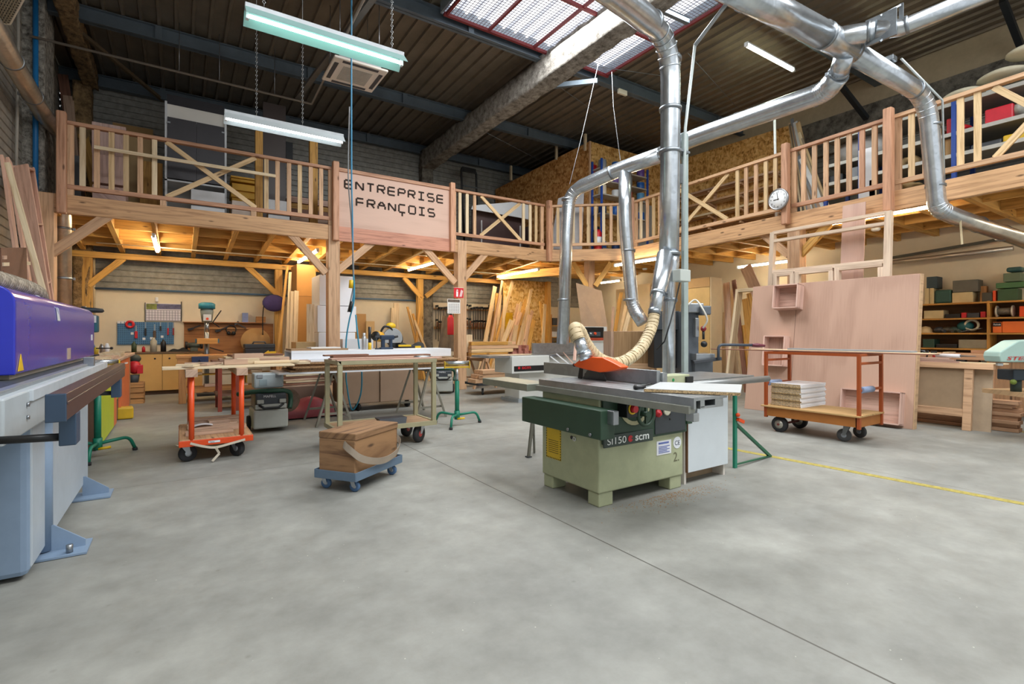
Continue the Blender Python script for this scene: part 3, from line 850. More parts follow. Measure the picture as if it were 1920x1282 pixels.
# off-frame strip lamp added to light the right bay, then the roof lamp
a = batten((11.0, .3, zt), (11.0, 1.7, zt), 40, WARM, 'added off-frame strip lamp that brightens the tool shelves at the right')
a = PZ(1405, 82, 6.25); b = PZ(1493, 130, 6.25)
batten((a.x, 5.1, 6.25), (b.x, 5.1, 6.25), 40, 'f6ffe0', 'strip lamp with wire guard fixed under the roof at the right', 'roof_lamp')
# ceiling cassette air conditioner
ac = thing('air_conditioner', 'white square ceiling cassette air conditioner hung under the roof', 'air conditioner', (2.35, 8.2, 5.4))
ACW = plain('e2d8cc', .45, var=.03)
part(ac, 'panel', MB(ac).bb(1.94, 2.77, 7.78, 8.61, 5.4, 5.44), ACW, .015)
part(ac, 'body', MB(ac).bb(2.03, 2.68, 7.87, 8.52, 5.44, 5.72), plain('9a9b9c', .5, metal=.5), .004)
mb = MB(ac)
for i in range(15): mb.bb(2.13, 2.58, 7.98 + i * .031, 7.998 + i * .031, 5.393, 5.4)
part(ac, 'grille', mb, plain('b9b4aa', .5))
for (x0, x1, y0, y1) in ((2.08, 2.63, 7.82, 7.88), (2.08, 2.63, 8.51, 8.57), (1.98, 2.04, 7.93, 8.47), (2.67, 2.73, 7.93, 8.47)):
    part(ac, 'air_slot', MB(ac).bb(x0, x1, y0, y1, 5.394, 5.4), DKGREY)
mb = MB(ac)
for x in (2.05, 2.66):
    for y in (7.9, 8.5): mb.cyl((x, y, 5.6), (x, y, zr(y) - .1), .006, 6)
part(ac, 'hanger', mb, STEEL)
# unit heater high on the left wall
hx = [PZ(-70, 40, 4.75), PZ(-20, -40, 4.75), PZ(52, -8, 4.75), PZ(21, 48, 4.75)]
ht = thing('unit_heater', 'cream box heater with honeycomb grille at the top left', 'heater', sum(hx, V()) / 4)
part(ht, 'case', MB(ht).prism(hx, (0, 0, .35)), plain('ded6c4', .5, var=.04), .01)
c_ = sum(hx, V()) / 4
gx = [c_ + (p - c_) * .86 - Z3 * .004 for p in hx]
part(ht, 'grille_back', MB(ht).prism(gx, (0, 0, .003)), BLACK)
mb = MB(ht)
for i in range(1, 12):
    f = i / 12
    mb.bar(gx[0].lerp(gx[1], f) - Z3 * .004, gx[3].lerp(gx[2], f) - Z3 * .004, .012, .01)
    mb.bar(gx[0].lerp(gx[3], f) - Z3 * .004, gx[1].lerp(gx[2], f) - Z3 * .004, .012, .01)
part(ht, 'grille', mb, plain('a79c86', .6))

def fillet(pts, r, n=7):
    pts = [V(p) for p in pts]; out = [pts[0]]
    for i in range(1, len(pts) - 1):
        a, b, c = pts[i - 1], pts[i], pts[i + 1]
        u, w = (a - b), (c - b); k = min(r, u.length * .45, w.length * .45)
        p, q = b + u.normalized() * k, b + w.normalized() * k
        for j in range(n + 1):
            f = j / n; out.append(p * (1 - f) ** 2 + b * 2 * f * (1 - f) + q * f * f)
    return out + [pts[-1]]
CLAMP = galv('8f959a', .4)
def clamps(t, spots):
    for (p, d, r) in spots:
        d = V(d).normalized(); _, a, b = basis(d)
        mb = MB(t).tube([V(p) - d * .018, V(p) - d * .016, V(p) + d * .016, V(p) + d * .018], [r, r + .008, r + .008, r], 20)
        mb.box(V(p) + a * (r + .025), (.03, .03, .04)).cyl(V(p) + a * (r + .025) - b * .03, V(p) + a * (r + .025) + b * .03, .006, 6)
        part(t, 'clamp', mb, CLAMP)
def seams(mb, path, r, step=3):
    for i in range(1, len(path) - 1, step):
        d = (path[i + 1] - path[i - 1]).normalized()
        mb.tube([path[i] - d * .006, path[i], path[i] + d * .006], [r, r + .006, r], 18, cap=False)
# --- thick vertical duct beside the saw
DV = 5.3
pts = [PD(1085, -60, 3.9), PD(1178, 8, 4.55), PD(1257, 75, DV), PD(1257, 300, DV), PD(1254, 480, DV)]
t = thing('extraction_duct', 'thick galvanised duct dropping vertically beside the panel saw', 'duct', PZ(1255, 700, .85) * 0 + V((PD(1255, 700, DV).x, PD(1255, 700, DV).y, 0)))
path = fillet(pts, .42, 6)
mb = MB(t).tube(path, [.118] * 8 + [.101] * (len(path) - 8), 24); seams(mb, path[8:15], .107, 1)
part(t, 'pipe', mb, GALV)
lo = PD(1254, 480, DV); foot = V((PD(1254, 690, DV).x, PD(1254, 690, DV).y, 0.02))
part(t, 'lower_pipe', MB(t).tube([lo, lo - Z3 * .1, lo - Z3 * .28, foot], [.106, .106, .066, .066], 20), GALV)
br0 = PD(1249, 478, DV - .02); br1 = PD(1234, 552, DV - .25); br2 = PD(1228, 583, DV - .34)
part(t, 'branch', MB(t).tube([br0, br1, br1.lerp(br2, .2), br2], [.095, .074, .062, .058], 20), GALV)
clamps(t, [(PD(1257, 112, DV), Z3, .106), (PD(1257, 205, DV), Z3, .106), (PD(1256, 285, DV), Z3, .108), (PD(1255, 476, DV), Z3, .107), (PD(1255, 562, DV), Z3, .068), (br1, br2 - br1, .07), (PD(1223, 42, 4.95), PD(1240, 58, 5.1) - PD(1200, 25, 4.8), .11)])
part(t, 'sliding_gate', MB(t).box(PD(1272, 325, DV), (.12, .03, .2)).box(PD(1275, 285, DV), (.2, .1, .02)), CLAMP)
# cable strut with junction box beside it
s_ = thing('cable_strut', 'grey vertical cable channel with junction box right of the thick duct', 'cable channel', (PD(1284, 700, 5.4).x, PD(1284, 700, 5.4).y, .02))
a = PD(1284, 250, 5.4)
part(s_, 'channel', MB(s_).bb(a.x - .035, a.x + .035, a.y - .02, a.y + .02, .02, PD(1284, 250, 5.4).z), plain('a4b2b0', .45, metal=.3), .004)
part(s_, 'conduit', MB(s_).tube([PD(1280, 470, 5.27), PD(1285, 240, 5.27), PD(1303, 85, 5.3)], .016, 8), plain('b9c2c0', .5))
part(s_, 'junction_box', MB(s_).box(PD(1278, 517, 5.1), (.16, .1, .12)), plain('b4bab4', .5, var=.03), .008)
part(s_, 'cable', MB(s_).tube([PD(1275, 527, 5.2), PD(1268, 560, 5.15), PD(1258, 600, 5.05), PD(1246, 640, 5.0), PD(1232, 655, 5.1)], .008, 6), BLACK)
mb = MB(s_)
part(s_, 'roof_conduit', MB(s_).tube([PD(1303, 85, 5.3), PD(1375, -10, 5.0)], .02, 8), plain('a9aeb0', .45, metal=.4))
# --- ribbed flexible hose
HOSET = plain('cdb994', .55, var=.08)
WIREM = plain('a8946e', .6)
def hose_mesh(mb, pts, r, step=.035, wire=.12):
    L = 0; path = [V(p) for p in pts]
    # resample
    dense = []
    for i in range(len(path) - 1):
        n = max(2, int((path[i + 1] - path[i]).length / (step / 2)))
        for k in range(n): dense.append(path[i].lerp(path[i + 1], k / n))
    dense.append(path[-1])
    rs = [r * (1 + (wire if k % 2 else -wire * .3)) for k in range(len(dense))]
    return mb.tube(dense, rs, 16)
def hose_wire(mb, pts, r, pitch=.04, wr=.0042):
    path = [V(p) for p in pts]; out = []; L = 0; a = None
    for i in range(len(path) - 1):
        d = (path[i + 1] - path[i]); n_ = max(2, int(d.length / (pitch / 10)))
        if a is None: _, a, b = basis(d)
        a = (a - d.normalized() * a.dot(d.normalized())).normalized(); b = d.normalized().cross(a)
        for k in range(n_):
            t = (L + d.length * k / n_) / pitch * 2 * math.pi
            out.append(path[i] + d * (k / n_) + (a * math.cos(t) + b * math.sin(t)) * r)
        L += d.length
    return mb.tube(out, wr, 4)
def smooth(pts, n=8):
    pts = [V(p) for p in pts]; q = [pts[0]] + pts + [pts[-1]]; out = []
    for i in range(1, len(q) - 2):
        for k in range(n):
            f = k / n; a, b, c, d = q[i - 1], q[i], q[i + 1], q[i + 2]
            out.append(.5 * (2 * b + (c - a) * f + (2 * a - 5 * b + 4 * c - d) * f * f + (3 * b - a - 3 * c + d) * f ** 3))
    return out + [pts[-1]]
h = thing('flexible_hose', 'beige ribbed hose looping from duct branch to the orange saw guard', 'hose', PD(1160, 680, 4.6))
hp = smooth([PD(1227, 585, 4.96), PD(1222, 612, 4.9), PD(1205, 648, 4.75), PD(1180, 672, 4.6), PD(1152, 682, 4.45), PD(1122, 672, 4.3), PD(1100, 648, 4.22), PD(1087, 622, 4.15), PD(1079, 616, 4.1), PD(1080, 625, 4.06), PD(1085, 638, 4.03)], 8)
part(h, 'hose', hose_mesh(MB(h), hp, .05), HOSET); part(h, 'wire_spiral', hose_wire(MB(h), hp, .054), WIREM)
part(h, 'connector', MB(h).tube([PD(1085, 636, 4.03), PD(1096, 664, 4.02)], .05, 18).tube([PD(1095, 660, 4.02), PD(1100, 672, 4.02)], .056, 18), GALV)
part(h, 'clamp', MB(h).tube([PD(1227.5, 580, 4.97), PD(1227, 590, 4.95)], .062, 16), CLAMP)
# --- duct tree at the upper right
J = PD(1585, 92, 6.0)
t = thing('duct_junction', 'large galvanised trunk duct with several branches under the roof', 'duct', J)
up = PD(1330, -45, 4.75)
part(t, 'trunk', MB(t).tube([up, PD(1545, 66, 5.85)], .145, 28), GALV)
part(t, 'junction', MB(t).tube([PD(1540, 62, 5.83), PD(1552, 70, 5.88), PD(1602, 100, 6.05)], [.15, .147, .125], 28).tube([PD(1555, 74, 5.9), PD(1622, 62, 5.85), PD(1640, 57, 5.8)], [.115, .112, .105], 24).tube([PD(1585, 100, 6.02), PD(1572, 140, 6.25)], [.115, .105], 24), GALV)
d1 = (PD(1640, 57, 5.8) - PD(1622, 62, 5.85))
part(t, 'side_branch', MB(t).tube([PD(1640, 57, 5.8), PD(1690, 52, 5.7), PD(1880, -25, 5.15)], [.105, .09, .09], 24), GALV)
part(t, 'slide_gate', MB(t).box(PD(1652, 52, 5.75), (.03, .3, .3)).box(PD(1690, 35, 5.7), (.02, .04, .34)).bar(PD(1650, 78, 5.74), PD(1690, 45, 5.7), .02, .02).bar(PD(1650, 30, 5.74), PD(1692, 8, 5.7), .02, .02), CLAMP)
clamps(t, [(PD(1545, 66, 5.85), PD(1545, 66, 5.85) - up, .147), (PD(1628, 60, 5.83), d1, .11), (PD(1598, 97, 6.04), PD(1602, 100, 6.05) - PD(1552, 70, 5.88), .126), (PD(1700, 47, 5.66), PD(1880, -25, 5.15) - PD(1690, 52, 5.7), .09), (PD(1573, 137, 6.24), PD(1572, 140, 6.25) - PD(1585, 100, 6.02), .107), (PD(1400, -8, 5.1), PD(1545, 66, 5.85) - up, .145)])
t = thing('extraction_duct', 'galvanised duct bending down past the loft railing to under the loft', 'duct', PD(1750, 400, 6.8))
path = fillet([PD(1600, 99, 6.05), PD(1738, 182, 6.75), PD(1757, 390, 6.83), PD(1785, 404, 6.9), PD(1960, 464, 7.4)], .36, 6)
mb = MB(t).tube(path, [.125] + [.108] * (len(path) - 1), 24); seams(mb, path[2:8], .109, 1); seams(mb, path[9:16], .109, 1)
part(t, 'pipe', mb, GALV)
clamps(t, [(PD(1640, 123, 6.25), PD(1738, 182, 6.75) - PD(1600, 99, 6.05), .109), (PD(1716, 168, 6.62), PD(1738, 182, 6.75) - PD(1600, 99, 6.05), .109), (PD(1746, 236, 6.77), Z3, .109), (PD(1754, 349, 6.82), Z3, .109), (PD(1835, 421, 7.05), PD(1960, 464, 7.4) - PD(1785, 404, 6.9), .109), (PD(1880, 437, 7.18), PD(1960, 464, 7.4) - PD(1785, 404, 6.9), .109)])
part(t, 'support_rod', MB(t).tube([PD(1690, 110, 6.5), PD(1767, 188, 6.78), PD(1771, 380, 6.83)], .014, 8), plain('b4bab9', .45, metal=.4))
part(t, 'inspection_hatch', MB(t).box(PD(1668, 112, 6.3), (.12, .12, .06)), CLAMP, .004)
part(t, 'tie_strap', MB(t).bar(PD(1800, 408, 6.85), PD(1804, 458, 6.85), .03, .003), plain('d8cba8', .7))
t = thing('extraction_duct', 'long galvanised duct running back under the roof to the planer', 'duct', V((6.8, 5.5, 4.3)))
D0 = PD(1572, 140, 6.25); Da = PD(1548, 172, 6.5); Db = PD(1290, 262, 8.05); Dc = PD(1240, 290, 8.5)
path = fillet([D0, Da, Db, Dc], .25, 6)
mb = MB(t).tube(path, .132, 24); seams(mb, path[1:8], .133, 1); part(t, 'pipe', mb, GALV)
dd = Db - Da
clamps(t, [(PD(1527, 180, 6.65), dd, .133), (PD(1384, 229, 7.5), dd, .133), (PD(1282, 266, 8.1), dd, .133)])
t2 = t
path = fillet([Dc, PD(1160, 318, 9.1), PD(1068, 360, 9.7), PD(1063, 420, 9.7), PD(1055, 645, 9.7)], .35, 6)
mb = MB(t).tube(path, [.132] * 9 + [.118] * (len(path) - 9), 22); seams(mb, path[9:16], .118, 1)
part(t, 'planer_drop', mb, GALV)
path = fillet([PD(1172, 322, 9.0), PD(1172, 420, 9.0), PD(1186, 575, 9.0), PD(1206, 606, 8.9)], .3, 6)
mb = MB(t).tube(path, [.115] * (len(path) - 1) + [.115], 20); seams(mb, path[-8:], .117, 1)
part(t, 'drop_pipe', mb, GALV)
clamps(t, [(PD(1146, 324, 9.15), PD(1160, 318, 9.1) - PD(1068, 360, 9.7), .12), (PD(1065, 374, 9.7), Z3, .117), (PD(1057, 562, 9.7), Z3, .115), (PD(1178, 470, 9.0), Z3, .117), (PD(1182, 562, 9.0), Z3, .117)])
part(t, 'suspension_wire', MB(t).tube([PD(1068, 345, 9.65), PD(1092, 250, 9.65), PD(1129, 88, 9.65)], .005, 5).tube([PD(1163, 300, 9.05), PD(1150, 200, 9.05), PD(1147, 135, 9.05)], .005, 5), plain('b9bdc0', .5))
# duct and pipes along the left wall
t = thing('extraction_duct', 'galvanised duct along the left wall turning down by the loft post', 'duct', V((-1.58, 9, 4.6)))
path = fillet([(-1.72, 5.5, 4.68), (-1.71, 10.3, 4.56), (-1.58, 10.74, 4.45), (-1.56, 10.75, 4.2), (-1.56, 10.75, 1.25)], .25, 6)
part(t, 'pipe', MB(t).tube(path, .112, 22), galv('cdc3b2', .36))
clamps(t, [((-1.715, y, 4.62 - (y - 8) * .022), Y3, .114) for y in (7.4, 8.55, 9.6, 10.3)] + [((-1.56, 10.75, z), Z3, .114) for z in (2.95, 2.15)])
solo('pipe', MB().tube([(-1.84, 10.5, 6.9), (-1.84, 10.5, 2.6)], .035, 10), plain('1f78b8', .4), 'blue compressed air pipe rising beside the rough column', 'pipe')
solo('conduit', MB().tube([PX(34, -20, -1.95), PX(34, 100, -1.95), PX(30, 330, -1.95)], .02, 8), plain('a9a49a', .5), 'thin grey conduit on the left wall beside the rough column', 'conduit')
c = thing('conduit', 'pale conduit hanging across the roof bay at the left', 'conduit', (1, 10.4, 5.75))
part(c, 'run', MB(c).tube([(-1.9, 10.45, 5.78), (2.15, 10.35, 5.72), (2.15, 4, 6.1)], .022, 8), plain('8f8478', .5))
mb = MB(c)
for x in (.0, .6, 1.5): mb.cyl((x, 10.41, 5.74), (x, 10.41, 6.6), .006, 5)
part(c, 'hanger', mb, STEEL)
solo('cable_tray', MB().bar((1.95, 10.6, 5.9), (2.55, 4.5, 6.1), .09, .05), plain('7e7c78', .5, metal=.5), 'perforated grey cable tray beside the air conditioner', 'cable tray')
struct('trim_15', MB().bar(PZ(150, 60, 6.36), PZ(305, 188, 6.36), .06, .06), plain('6a5a44', .7), 'rusty brown diagonal roof brace')
for i, (pa, pb, z) in enumerate((((1290, 40), (1228, 12), 6.4), ((1120, 152), (1020, 163), 6.2))):
    struct('trim_%d' % (16 + i), MB().bar(PZ(*pa, z), PZ(*pb, z), .07, .09), PUR, 'short steel roof strut')
for i, (pa, pb) in enumerate((((1575, 158), (1625, 222)), ((1880, 0), (1915, 90)))):
    a, b = PX(*pa, 11.2), PX(*pb, 12.1)
    struct('trim_%d' % (18 + i), MB().bar(a, b, .09, .09), plain('24282c', .5), 'dark steel knee brace under the purlin')
for i, (pa, pb, za, zb_) in enumerate((((1052, 165), (1230, 290), 6.62, 6.62), ((1085, 120), (1240, 142), 6.45, 6.45), ((905, 245), (1030, 310), 6.3, 6.2), ((1290, 100), (1385, 205), 6.62, 6.62))):
    solo('wire_brace', MB().tube([PZ(*pa, za), PZ(*pb, zb_)], .006, 5), plain('7d8488', .5, metal=.4), ['thin diagonal tie wire below the roof behind the duct', 'thin level tie wire beneath the skylight edge', 'thin tie wire above the green lit back wall', 'thin tie wire right of the thick duct top'][i], 'wire')
solo('exit_light', MB().box(PZ(1167, 173, 6.36), (.24, .06, .1)), plain('e4dfc8', .5), 'small cream emergency light fixed to the purlin', 'emergency light', bev=.008)
# air hose and power drop hanging from the roof in front of the sign board
hd = thing('hose_drop', 'blue air hose and cables hanging from the roof by the white cabinet', 'hose', PD(658, 560, 7.6))
dh = 7.98
part(hd, 'air_hose', MB(hd).tube(smooth([PD(659, -20, 7.3), PD(659, 300, 7.6), PD(661, 420, dh - .1), PD(662, 500, dh), PD(664, 540, dh), PD(660, 570, dh)], 6), .012, 8), plain('4d93b8', .45))
part(hd, 'loop_hose', MB(hd).tube(smooth([PD(662, 500, dh), PD(664, 560, dh), PD(655, 600, dh), PD(649, 640, dh), PD(649, 690, dh), PD(650, 720, dh), PD(660, 768, dh), PD(676, 740, dh), PD(678, 690, dh), PD(672, 640, dh), PD(667, 590, dh)], 6), .012, 8), plain('2f8fae', .45))
part(hd, 'cable', MB(hd).tube(smooth([PD(655, 200, 7.4), PD(653, 330, 7.6), PD(659, 420, dh - .1), PD(663, 520, dh), PD(658, 560, dh), PD(652, 585, dh)], 6), .01, 6), plain('8a8d90', .5))
part(hd, 'socket', MB(hd).tube([PD(660, 565, dh), PD(656, 585, dh)], .03, 10), BLACK)
part(hd, 'yellow_plug', MB(hd).tube([PD(659, 525, dh), PD(658, 540, dh)], .035, 10), YEL)
# ================================================================== machines and trolleys in the middle of the floor
SGL = plain('a9ae8c', .5, var=.1, scale=9); SGD = plain('27402f', .45, var=.12)
ALU = galv('a9adaf', .38)
sw = thing('panel_saw', 'pale green sliding table panel saw with orange blade guard', 'panel saw', (2.98, 3.0, 0))
bx0, bx1, by0, by1 = 2.52, 3.45, 2.70, 3.38
def sawp(name, mb, mat, bev=.004, label=None): return part(sw, name, mb, mat, bev, label)
sawp('body', MB(sw).bb(bx0, bx1, by0, by1, .1, .8), SGL, .012)
for x in (bx0 + .01, bx1 - .15):
    for y in (by0 + .01, by1 - .13): sawp('foot', MB(sw).bb(x, x + .14, y, y + .12, 0, .1), SGL, .008)
sawp('table', MB(sw).bb(2.84, 3.5, 2.68, 3.42, .83, .875), ALU)
sawp('table_apron', MB(sw).bb(2.56, 3.44, 2.72, 3.36, .78, .84), SGD)
# sliding carriage
mb = MB(sw)
for x0, x1, z0, z1 in ((2.50, 2.82, .862, .88), (2.50, 2.52, .815, .862), (2.56, 2.60, .82, .862), (2.7, 2.78, .825, .862), (2.56, 2.78, .812, .826)): mb.bb(x0, x1, 1.88, 3.4, z0, z1)
for x in (2.56, 2.66, 2.75): mb.bb(x, x + .012, 1.88, 3.4, .8795, .8815)
c_ = sawp('sliding_carriage', mb, ALU, .003)
part(c_, 'carriage_lower_rail', MB(sw).bb(2.48, 2.54, 1.9, 3.42, .785, .83), plain('8d8f86', .5, metal=.4), .003).matrix_parent_inverse = Matrix()
sawp('carriage_handle', MB(sw).bb(2.5, 2.55, 1.88, 1.94, .74, .79), ALU)
sawp('outrigger_plate', MB(sw).bb(2.45, 2.72, 3.5, 4.25, .77, .83), plain('8f9488', .4, metal=.5), .004)
sawp('outrigger_block', MB(sw).bb(2.44, 2.56, 3.3, 3.44, .66, .72), SGL)
# carriage support box, dark green
sawp('carriage_support', MB(sw).bb(2.37, 2.50, 2.52, 3.46, .535, .735), SGD, .006)
sawp('support_end_cap', MB(sw).bb(2.43, 2.48, 2.46, 2.53, .64, .735), STEEL, .006)
mb = MB(sw)
for y in (2.62, 2.86): mb.cyl((2.368, y, .56), (2.36, y, .56), .012, 10)
sawp('bolt', mb, STEEL, 0)
# control side
sawp('control_panel', MB(sw).bb(2.54, 3.47, 2.675, 2.70, .455, .80), SGD, .01)
sawp('name_plate', MB(sw).bb(2.535, 3.05, 2.662, 2.676, .435, .525), plain('33403a', .4), .006)
sawp('black_panel', MB(sw).bb(3.08, 3.44, 2.668, 2.676, .475, .795), plain('32373c', .4), .004)
sawp('side_cover', MB(sw).bb(3.455, 3.52, 2.66, 2.74, .52, .82), SGD, .006)
sawp('angle_scale', MB(sw).prism([(2.86 + .17 * math.cos(a_), 2.672, .74 + .17 * math.sin(a_)) for a_ in [rad(200 + 14 * i) for i in range(11)]] + [(2.86 + .14 * math.cos(a_), 2.672, .74 + .14 * math.sin(a_)) for a_ in [rad(340 - 14 * i) for i in range(11)]], (0, -.004, 0)), plain('b9b48e', .5))
hw = sawp('hand_wheel', MB(sw).ring((2.9, 2.6, .66), .085, .014, axis=(0, 1, 0), n=24).bar((2.9, 2.6, .58), (2.9, 2.6, .74), .02, .015).cyl((2.9, 2.69, .66), (2.9, 2.58, .66), .022), SGD, 0)
sawp('stop_button_box', MB(sw).bb(2.68, 2.79, 2.58, 2.68, .65, .78), BLACK, .006)
sawp('stop_button', MB(sw).cyl((2.735, 2.58, .715), (2.735, 2.545, .715), .026, 16), RED, 0, 'red emergency stop button')
sawp('stop_button_ring', MB(sw).ring((2.735, 2.578, .715), .036, .007, axis=(0, 1, 0)), YEL, 0)
sawp('switch', MB(sw).lathe([(.03, 0), (.03, .02), (.012, .022), (.012, .04)], (3.1, 2.668, .64), (0, -1, 0), 16), RED, 0, 'red rotary main switch')
sawp('gauge', MB(sw).lathe([(.038, 0), (.04, .018), (.034, .02)], (3.2, 2.668, .655), (0, -1, 0), 20), plain('c9c6b0', .4, metal=.2), 0)
sawp('panel_screw', MB(sw).box((3.25, 2.666, .62), (.012, .006, .012)).box((3.25, 2.666, .58), (.012, .006, .012)), BLACK, 0)
text_part(sw, 'lettering', 'SI150', V((2.565, 2.661, .455)), X3, Z3, .05, plain('e9ece8', .5), ext=.0015, width=.19)
text_part(sw, 'lettering', 'scm', V((2.85, 2.661, .455)), X3, Z3, .04, plain('e9ece8', .5), ext=.0015, bold=.02, width=.15)
sawp('red_emblem', MB(sw).prism([(2.80 + .025 * math.cos(a_), 2.661, .478 + .025 * math.sin(a_)) for a_ in [rad(20 + 32 * i) for i in range(11)]] + [(2.802, 2.661, .478)], (0, -.002, 0)), RED, 0)
lb = sawp('warning_label', MB(sw).bb(2.517, 2.5195, 3.13, 3.32, .25, .5), plain('d8b420', .5, var=.05), 0, 'yellow label with black chequered border')
mb = MB(sw)
for i in range(9):
    for z in (.252, .492): mb.bb(2.5155, 2.517, 3.135 + i * .021, 3.145 + i * .021, z, z + .008)
for i in range(12):
    for y in (3.131, 3.311): mb.bb(2.5155, 2.517, y, y + .008, .255 + i * .0205, .265 + i * .0205)
for i in range(7): mb.bb(2.5158, 2.517, 3.16, 3.29, .3 + i * .016, .304 + i * .016)
sawp('label_border', mb, plain('4a4416', .6), 0)
sawp('socket_hole', MB(sw).cyl((2.521, 3.0, .46), (2.516, 3.0, .46), .014, 14), BLACK, 0)
sawp('hook', MB(sw).ring((2.515, 2.965, .455), .014, .004, axis=(1, 0, 0)), WHITE, 0)
sawp('ce_badge', MB(sw).cyl((3.375, 2.7, .375), (3.375, 2.697, .375), .048, 24), WHITE, 0)
text_part(sw, 'lettering', 'CE', V((3.345, 2.6965, .356)), X3, Z3, .036, plain('26324e', .5), ext=.001, width=.06)
sawp('maker_plate', MB(sw).bb(3.13, 3.3, 2.697, 2.7, .3, .41), plain('dfe0e6', .5, var=.02), 0)
mb = MB(sw)
for i in range(5): mb.bb(3.15, 3.28 - (i % 2) * .03, 2.695, 2.6972, .315 + i * .012, .32 + i * .012)
mb.bb(3.15, 3.27, 2.695, 2.6972, .385, .398)
sawp('plate_text', mb, plain('5a6aa8', .6), 0)
text_part(sw, 'lettering', '2.', V((3.33, 2.699, .225)), X3, Z3, .075, plain('6b6a50', .7), ext=.001)
# fence, blade, guard
sawp('rip_fence', MB(sw).bb(2.925, 2.965, 2.52, 3.9, .878, .985), galv('a6aaac', .42), .003)
sawp('fence_clamp', MB(sw).bb(2.97, 3.09, 2.56, 2.62, .88, .96).bb(2.965, 3.0, 2.5, 2.54, .89, .97), ALU)
sawp('fence_carrier', MB(sw).bb(3.1, 3.38, 2.58, 2.72, .86, .935), SGL, .006)
sawp('green_dot', MB(sw).cyl((3.18, 2.58, .9), (3.18, 2.577, .9), .012), plain('178a4a'), 0)
sawp('rail_block', MB(sw).bb(3.32, 3.4, 2.56, 2.6, .87, .92), BLACK, .004)
sawp('extension_table', MB(sw).bb(3.5, 4.5, 2.72, 3.3, .835, .87), ALU, .004)
sawp('fence_rail', MB(sw).cyl((3.35, 2.6, .845), (4.52, 2.6, .845), .028, 16), plain('8f9190', .4, metal=.6), 0)
BC = V((2.86, 3.12, .83))
mb = MB(sw); teeth = []
for i in range(48):
    a_ = 2 * math.pi * i / 48; r_ = .15 if i % 2 else .142
    teeth.append(BC + V((0, r_ * math.cos(a_), r_ * math.sin(a_))))
sawp('blade', mb.prism(teeth, (.004, 0, 0)), plain('5c5f60', .35, metal=.8), 0)
sawp('riving_knife', MB(sw).prism([(2.862, 3.27, .86), (2.862, 3.33, .86), (2.862, 3.3, 1.0), (2.862, 3.26, 1.03)], (.004, 0, 0)), BLACK, 0)
gp = [(430, 240), (468, 212), (500, 190), (560, 186), (640, 190), (700, 218), (770, 255), (766, 266), (745, 275), (685, 287), (620, 295), (520, 275), (450, 255)]
mb = MB(sw).prism([PX(960 + a_ / 3.771, 620 + b_ / 3.771, 2.80) for a_, b_ in gp], (.085, 0, 0))
sawp('blade_guard', mb, plain('e8591c', .38, var=.06), .014, 'orange blade guard')
sawp('guard_spout', MB(sw).tube([PX(1100, 674, 2.84), PX(1099, 662, 2.84)], [.055, .05], 18), plain('e8591c', .38, var=.06), 0)
sawp('guard_knob', MB(sw).ball(PX(1077, 684, 2.84), .016), BLACK, 0)
# things on the saw
Bq = [V((2.49, 2.25, .884)), V((2.80, 1.78, .884)), V((3.26, 2.06, .884)), V((2.94, 2.5, .884))]
solo('sheet_offcut', MB().prism(Bq, (0, 0, .02)), [plain('b9bcbc', .45, var=.05)], 'grey laminated chipboard panel lying across the saw carriage', 'panel')
solo('chipboard_edge', MB().prism([Bq[0] + V((-.002, -.001, 0)), Bq[1] + V((0, -.002, 0)), Bq[1] + V((0, -.002, .0175)), Bq[0] + V((-.002, -.001, .0175))], (.001, .0015, 0)), CHIP, 'raw chipboard edge of the grey panel on the saw', 'panel edge').parent = bpy.data.objects['sheet_offcut']
e_ = bpy.data.objects['chipboard_edge']; e_.location = e_.location - bpy.data.objects['sheet_offcut'].location
for k in ('category', 'label'): del e_[k]
q = PZ(1192, 726, .895)
cl = thing('bar_clamp', 'small black clamp resting on the saw carriage by the grey panel', 'clamp', (q.x, q.y, .882))
part(cl, 'bar', MB(cl).bar(q + V((0, 0, -.005)), PZ(1221, 719, .9), .012, .008), BLACK)
part(cl, 'jaw', MB(cl).bar(q, q + V((.05, .05, 0)), .02, .025), BLACK, .004)
part(cl, 'handle', MB(cl).cyl(q + V((-.02, .0, 0)), q + V((.05, -.04, 0)), .012), BLACK)
# white dust cabinet beside the saw
wc = thing('cabinet', 'white cabinet standing against the right side of the panel saw', 'cabinet', (3.79, 3.0, 0))
part(wc, 'carcass', MB(wc).bb(3.515, 3.54, 2.74, 3.3, 0, .83).bb(4.05, 4.075, 2.74, 3.3, 0, .83).bb(3.515, 4.075, 3.28, 3.3, 0, .83).bb(3.54, 4.05, 2.75, 3.28, .12, .14).bb(3.515, 4.075, 2.74, 3.3, .81, .83), plain('cfc8be', .5, var=.05))
part(wc, 'door', MB(wc).bb(3.535, 4.085, 2.715, 2.735, .1, .82), plain('c9d0d4', .35, var=.04), .003)
part(wc, 'door_edge', MB(wc).bb(3.527, 3.535, 2.715, 2.735, .1, .82), plain('6a4a30', .6))
part(wc, 'handle', MB(wc).tube([(3.6, 2.715, .76), (3.6, 2.68, .73), (3.6, 2.675, .66), (3.6, 2.685, .6), (3.6, 2.715, .585)], .009, 8), STEEL)
part(wc, 'plinth', MB(wc).bb(3.54, 4.05, 2.85, 2.87, 0, .12), plain('9b8468', .7))
p = PZ(1378, 877, 0); q = PZ(1445, 856, 0)
gs = thing('support_stand', 'green folding support stand behind the white cabinet', 'stand', p)
part(gs, 'upright', MB(gs).bar(p, p + Z3 * .78, .04, .025), TEAL, .003)
part(gs, 'leg', MB(gs).bar(p + Z3 * .42, q, .025, .03), plain('1c5a40', .5), .003)
part(gs, 'leg', MB(gs).bar(p + Z3 * .03, q + Z3 * .01, .02, .012), plain('1c5a40', .5))
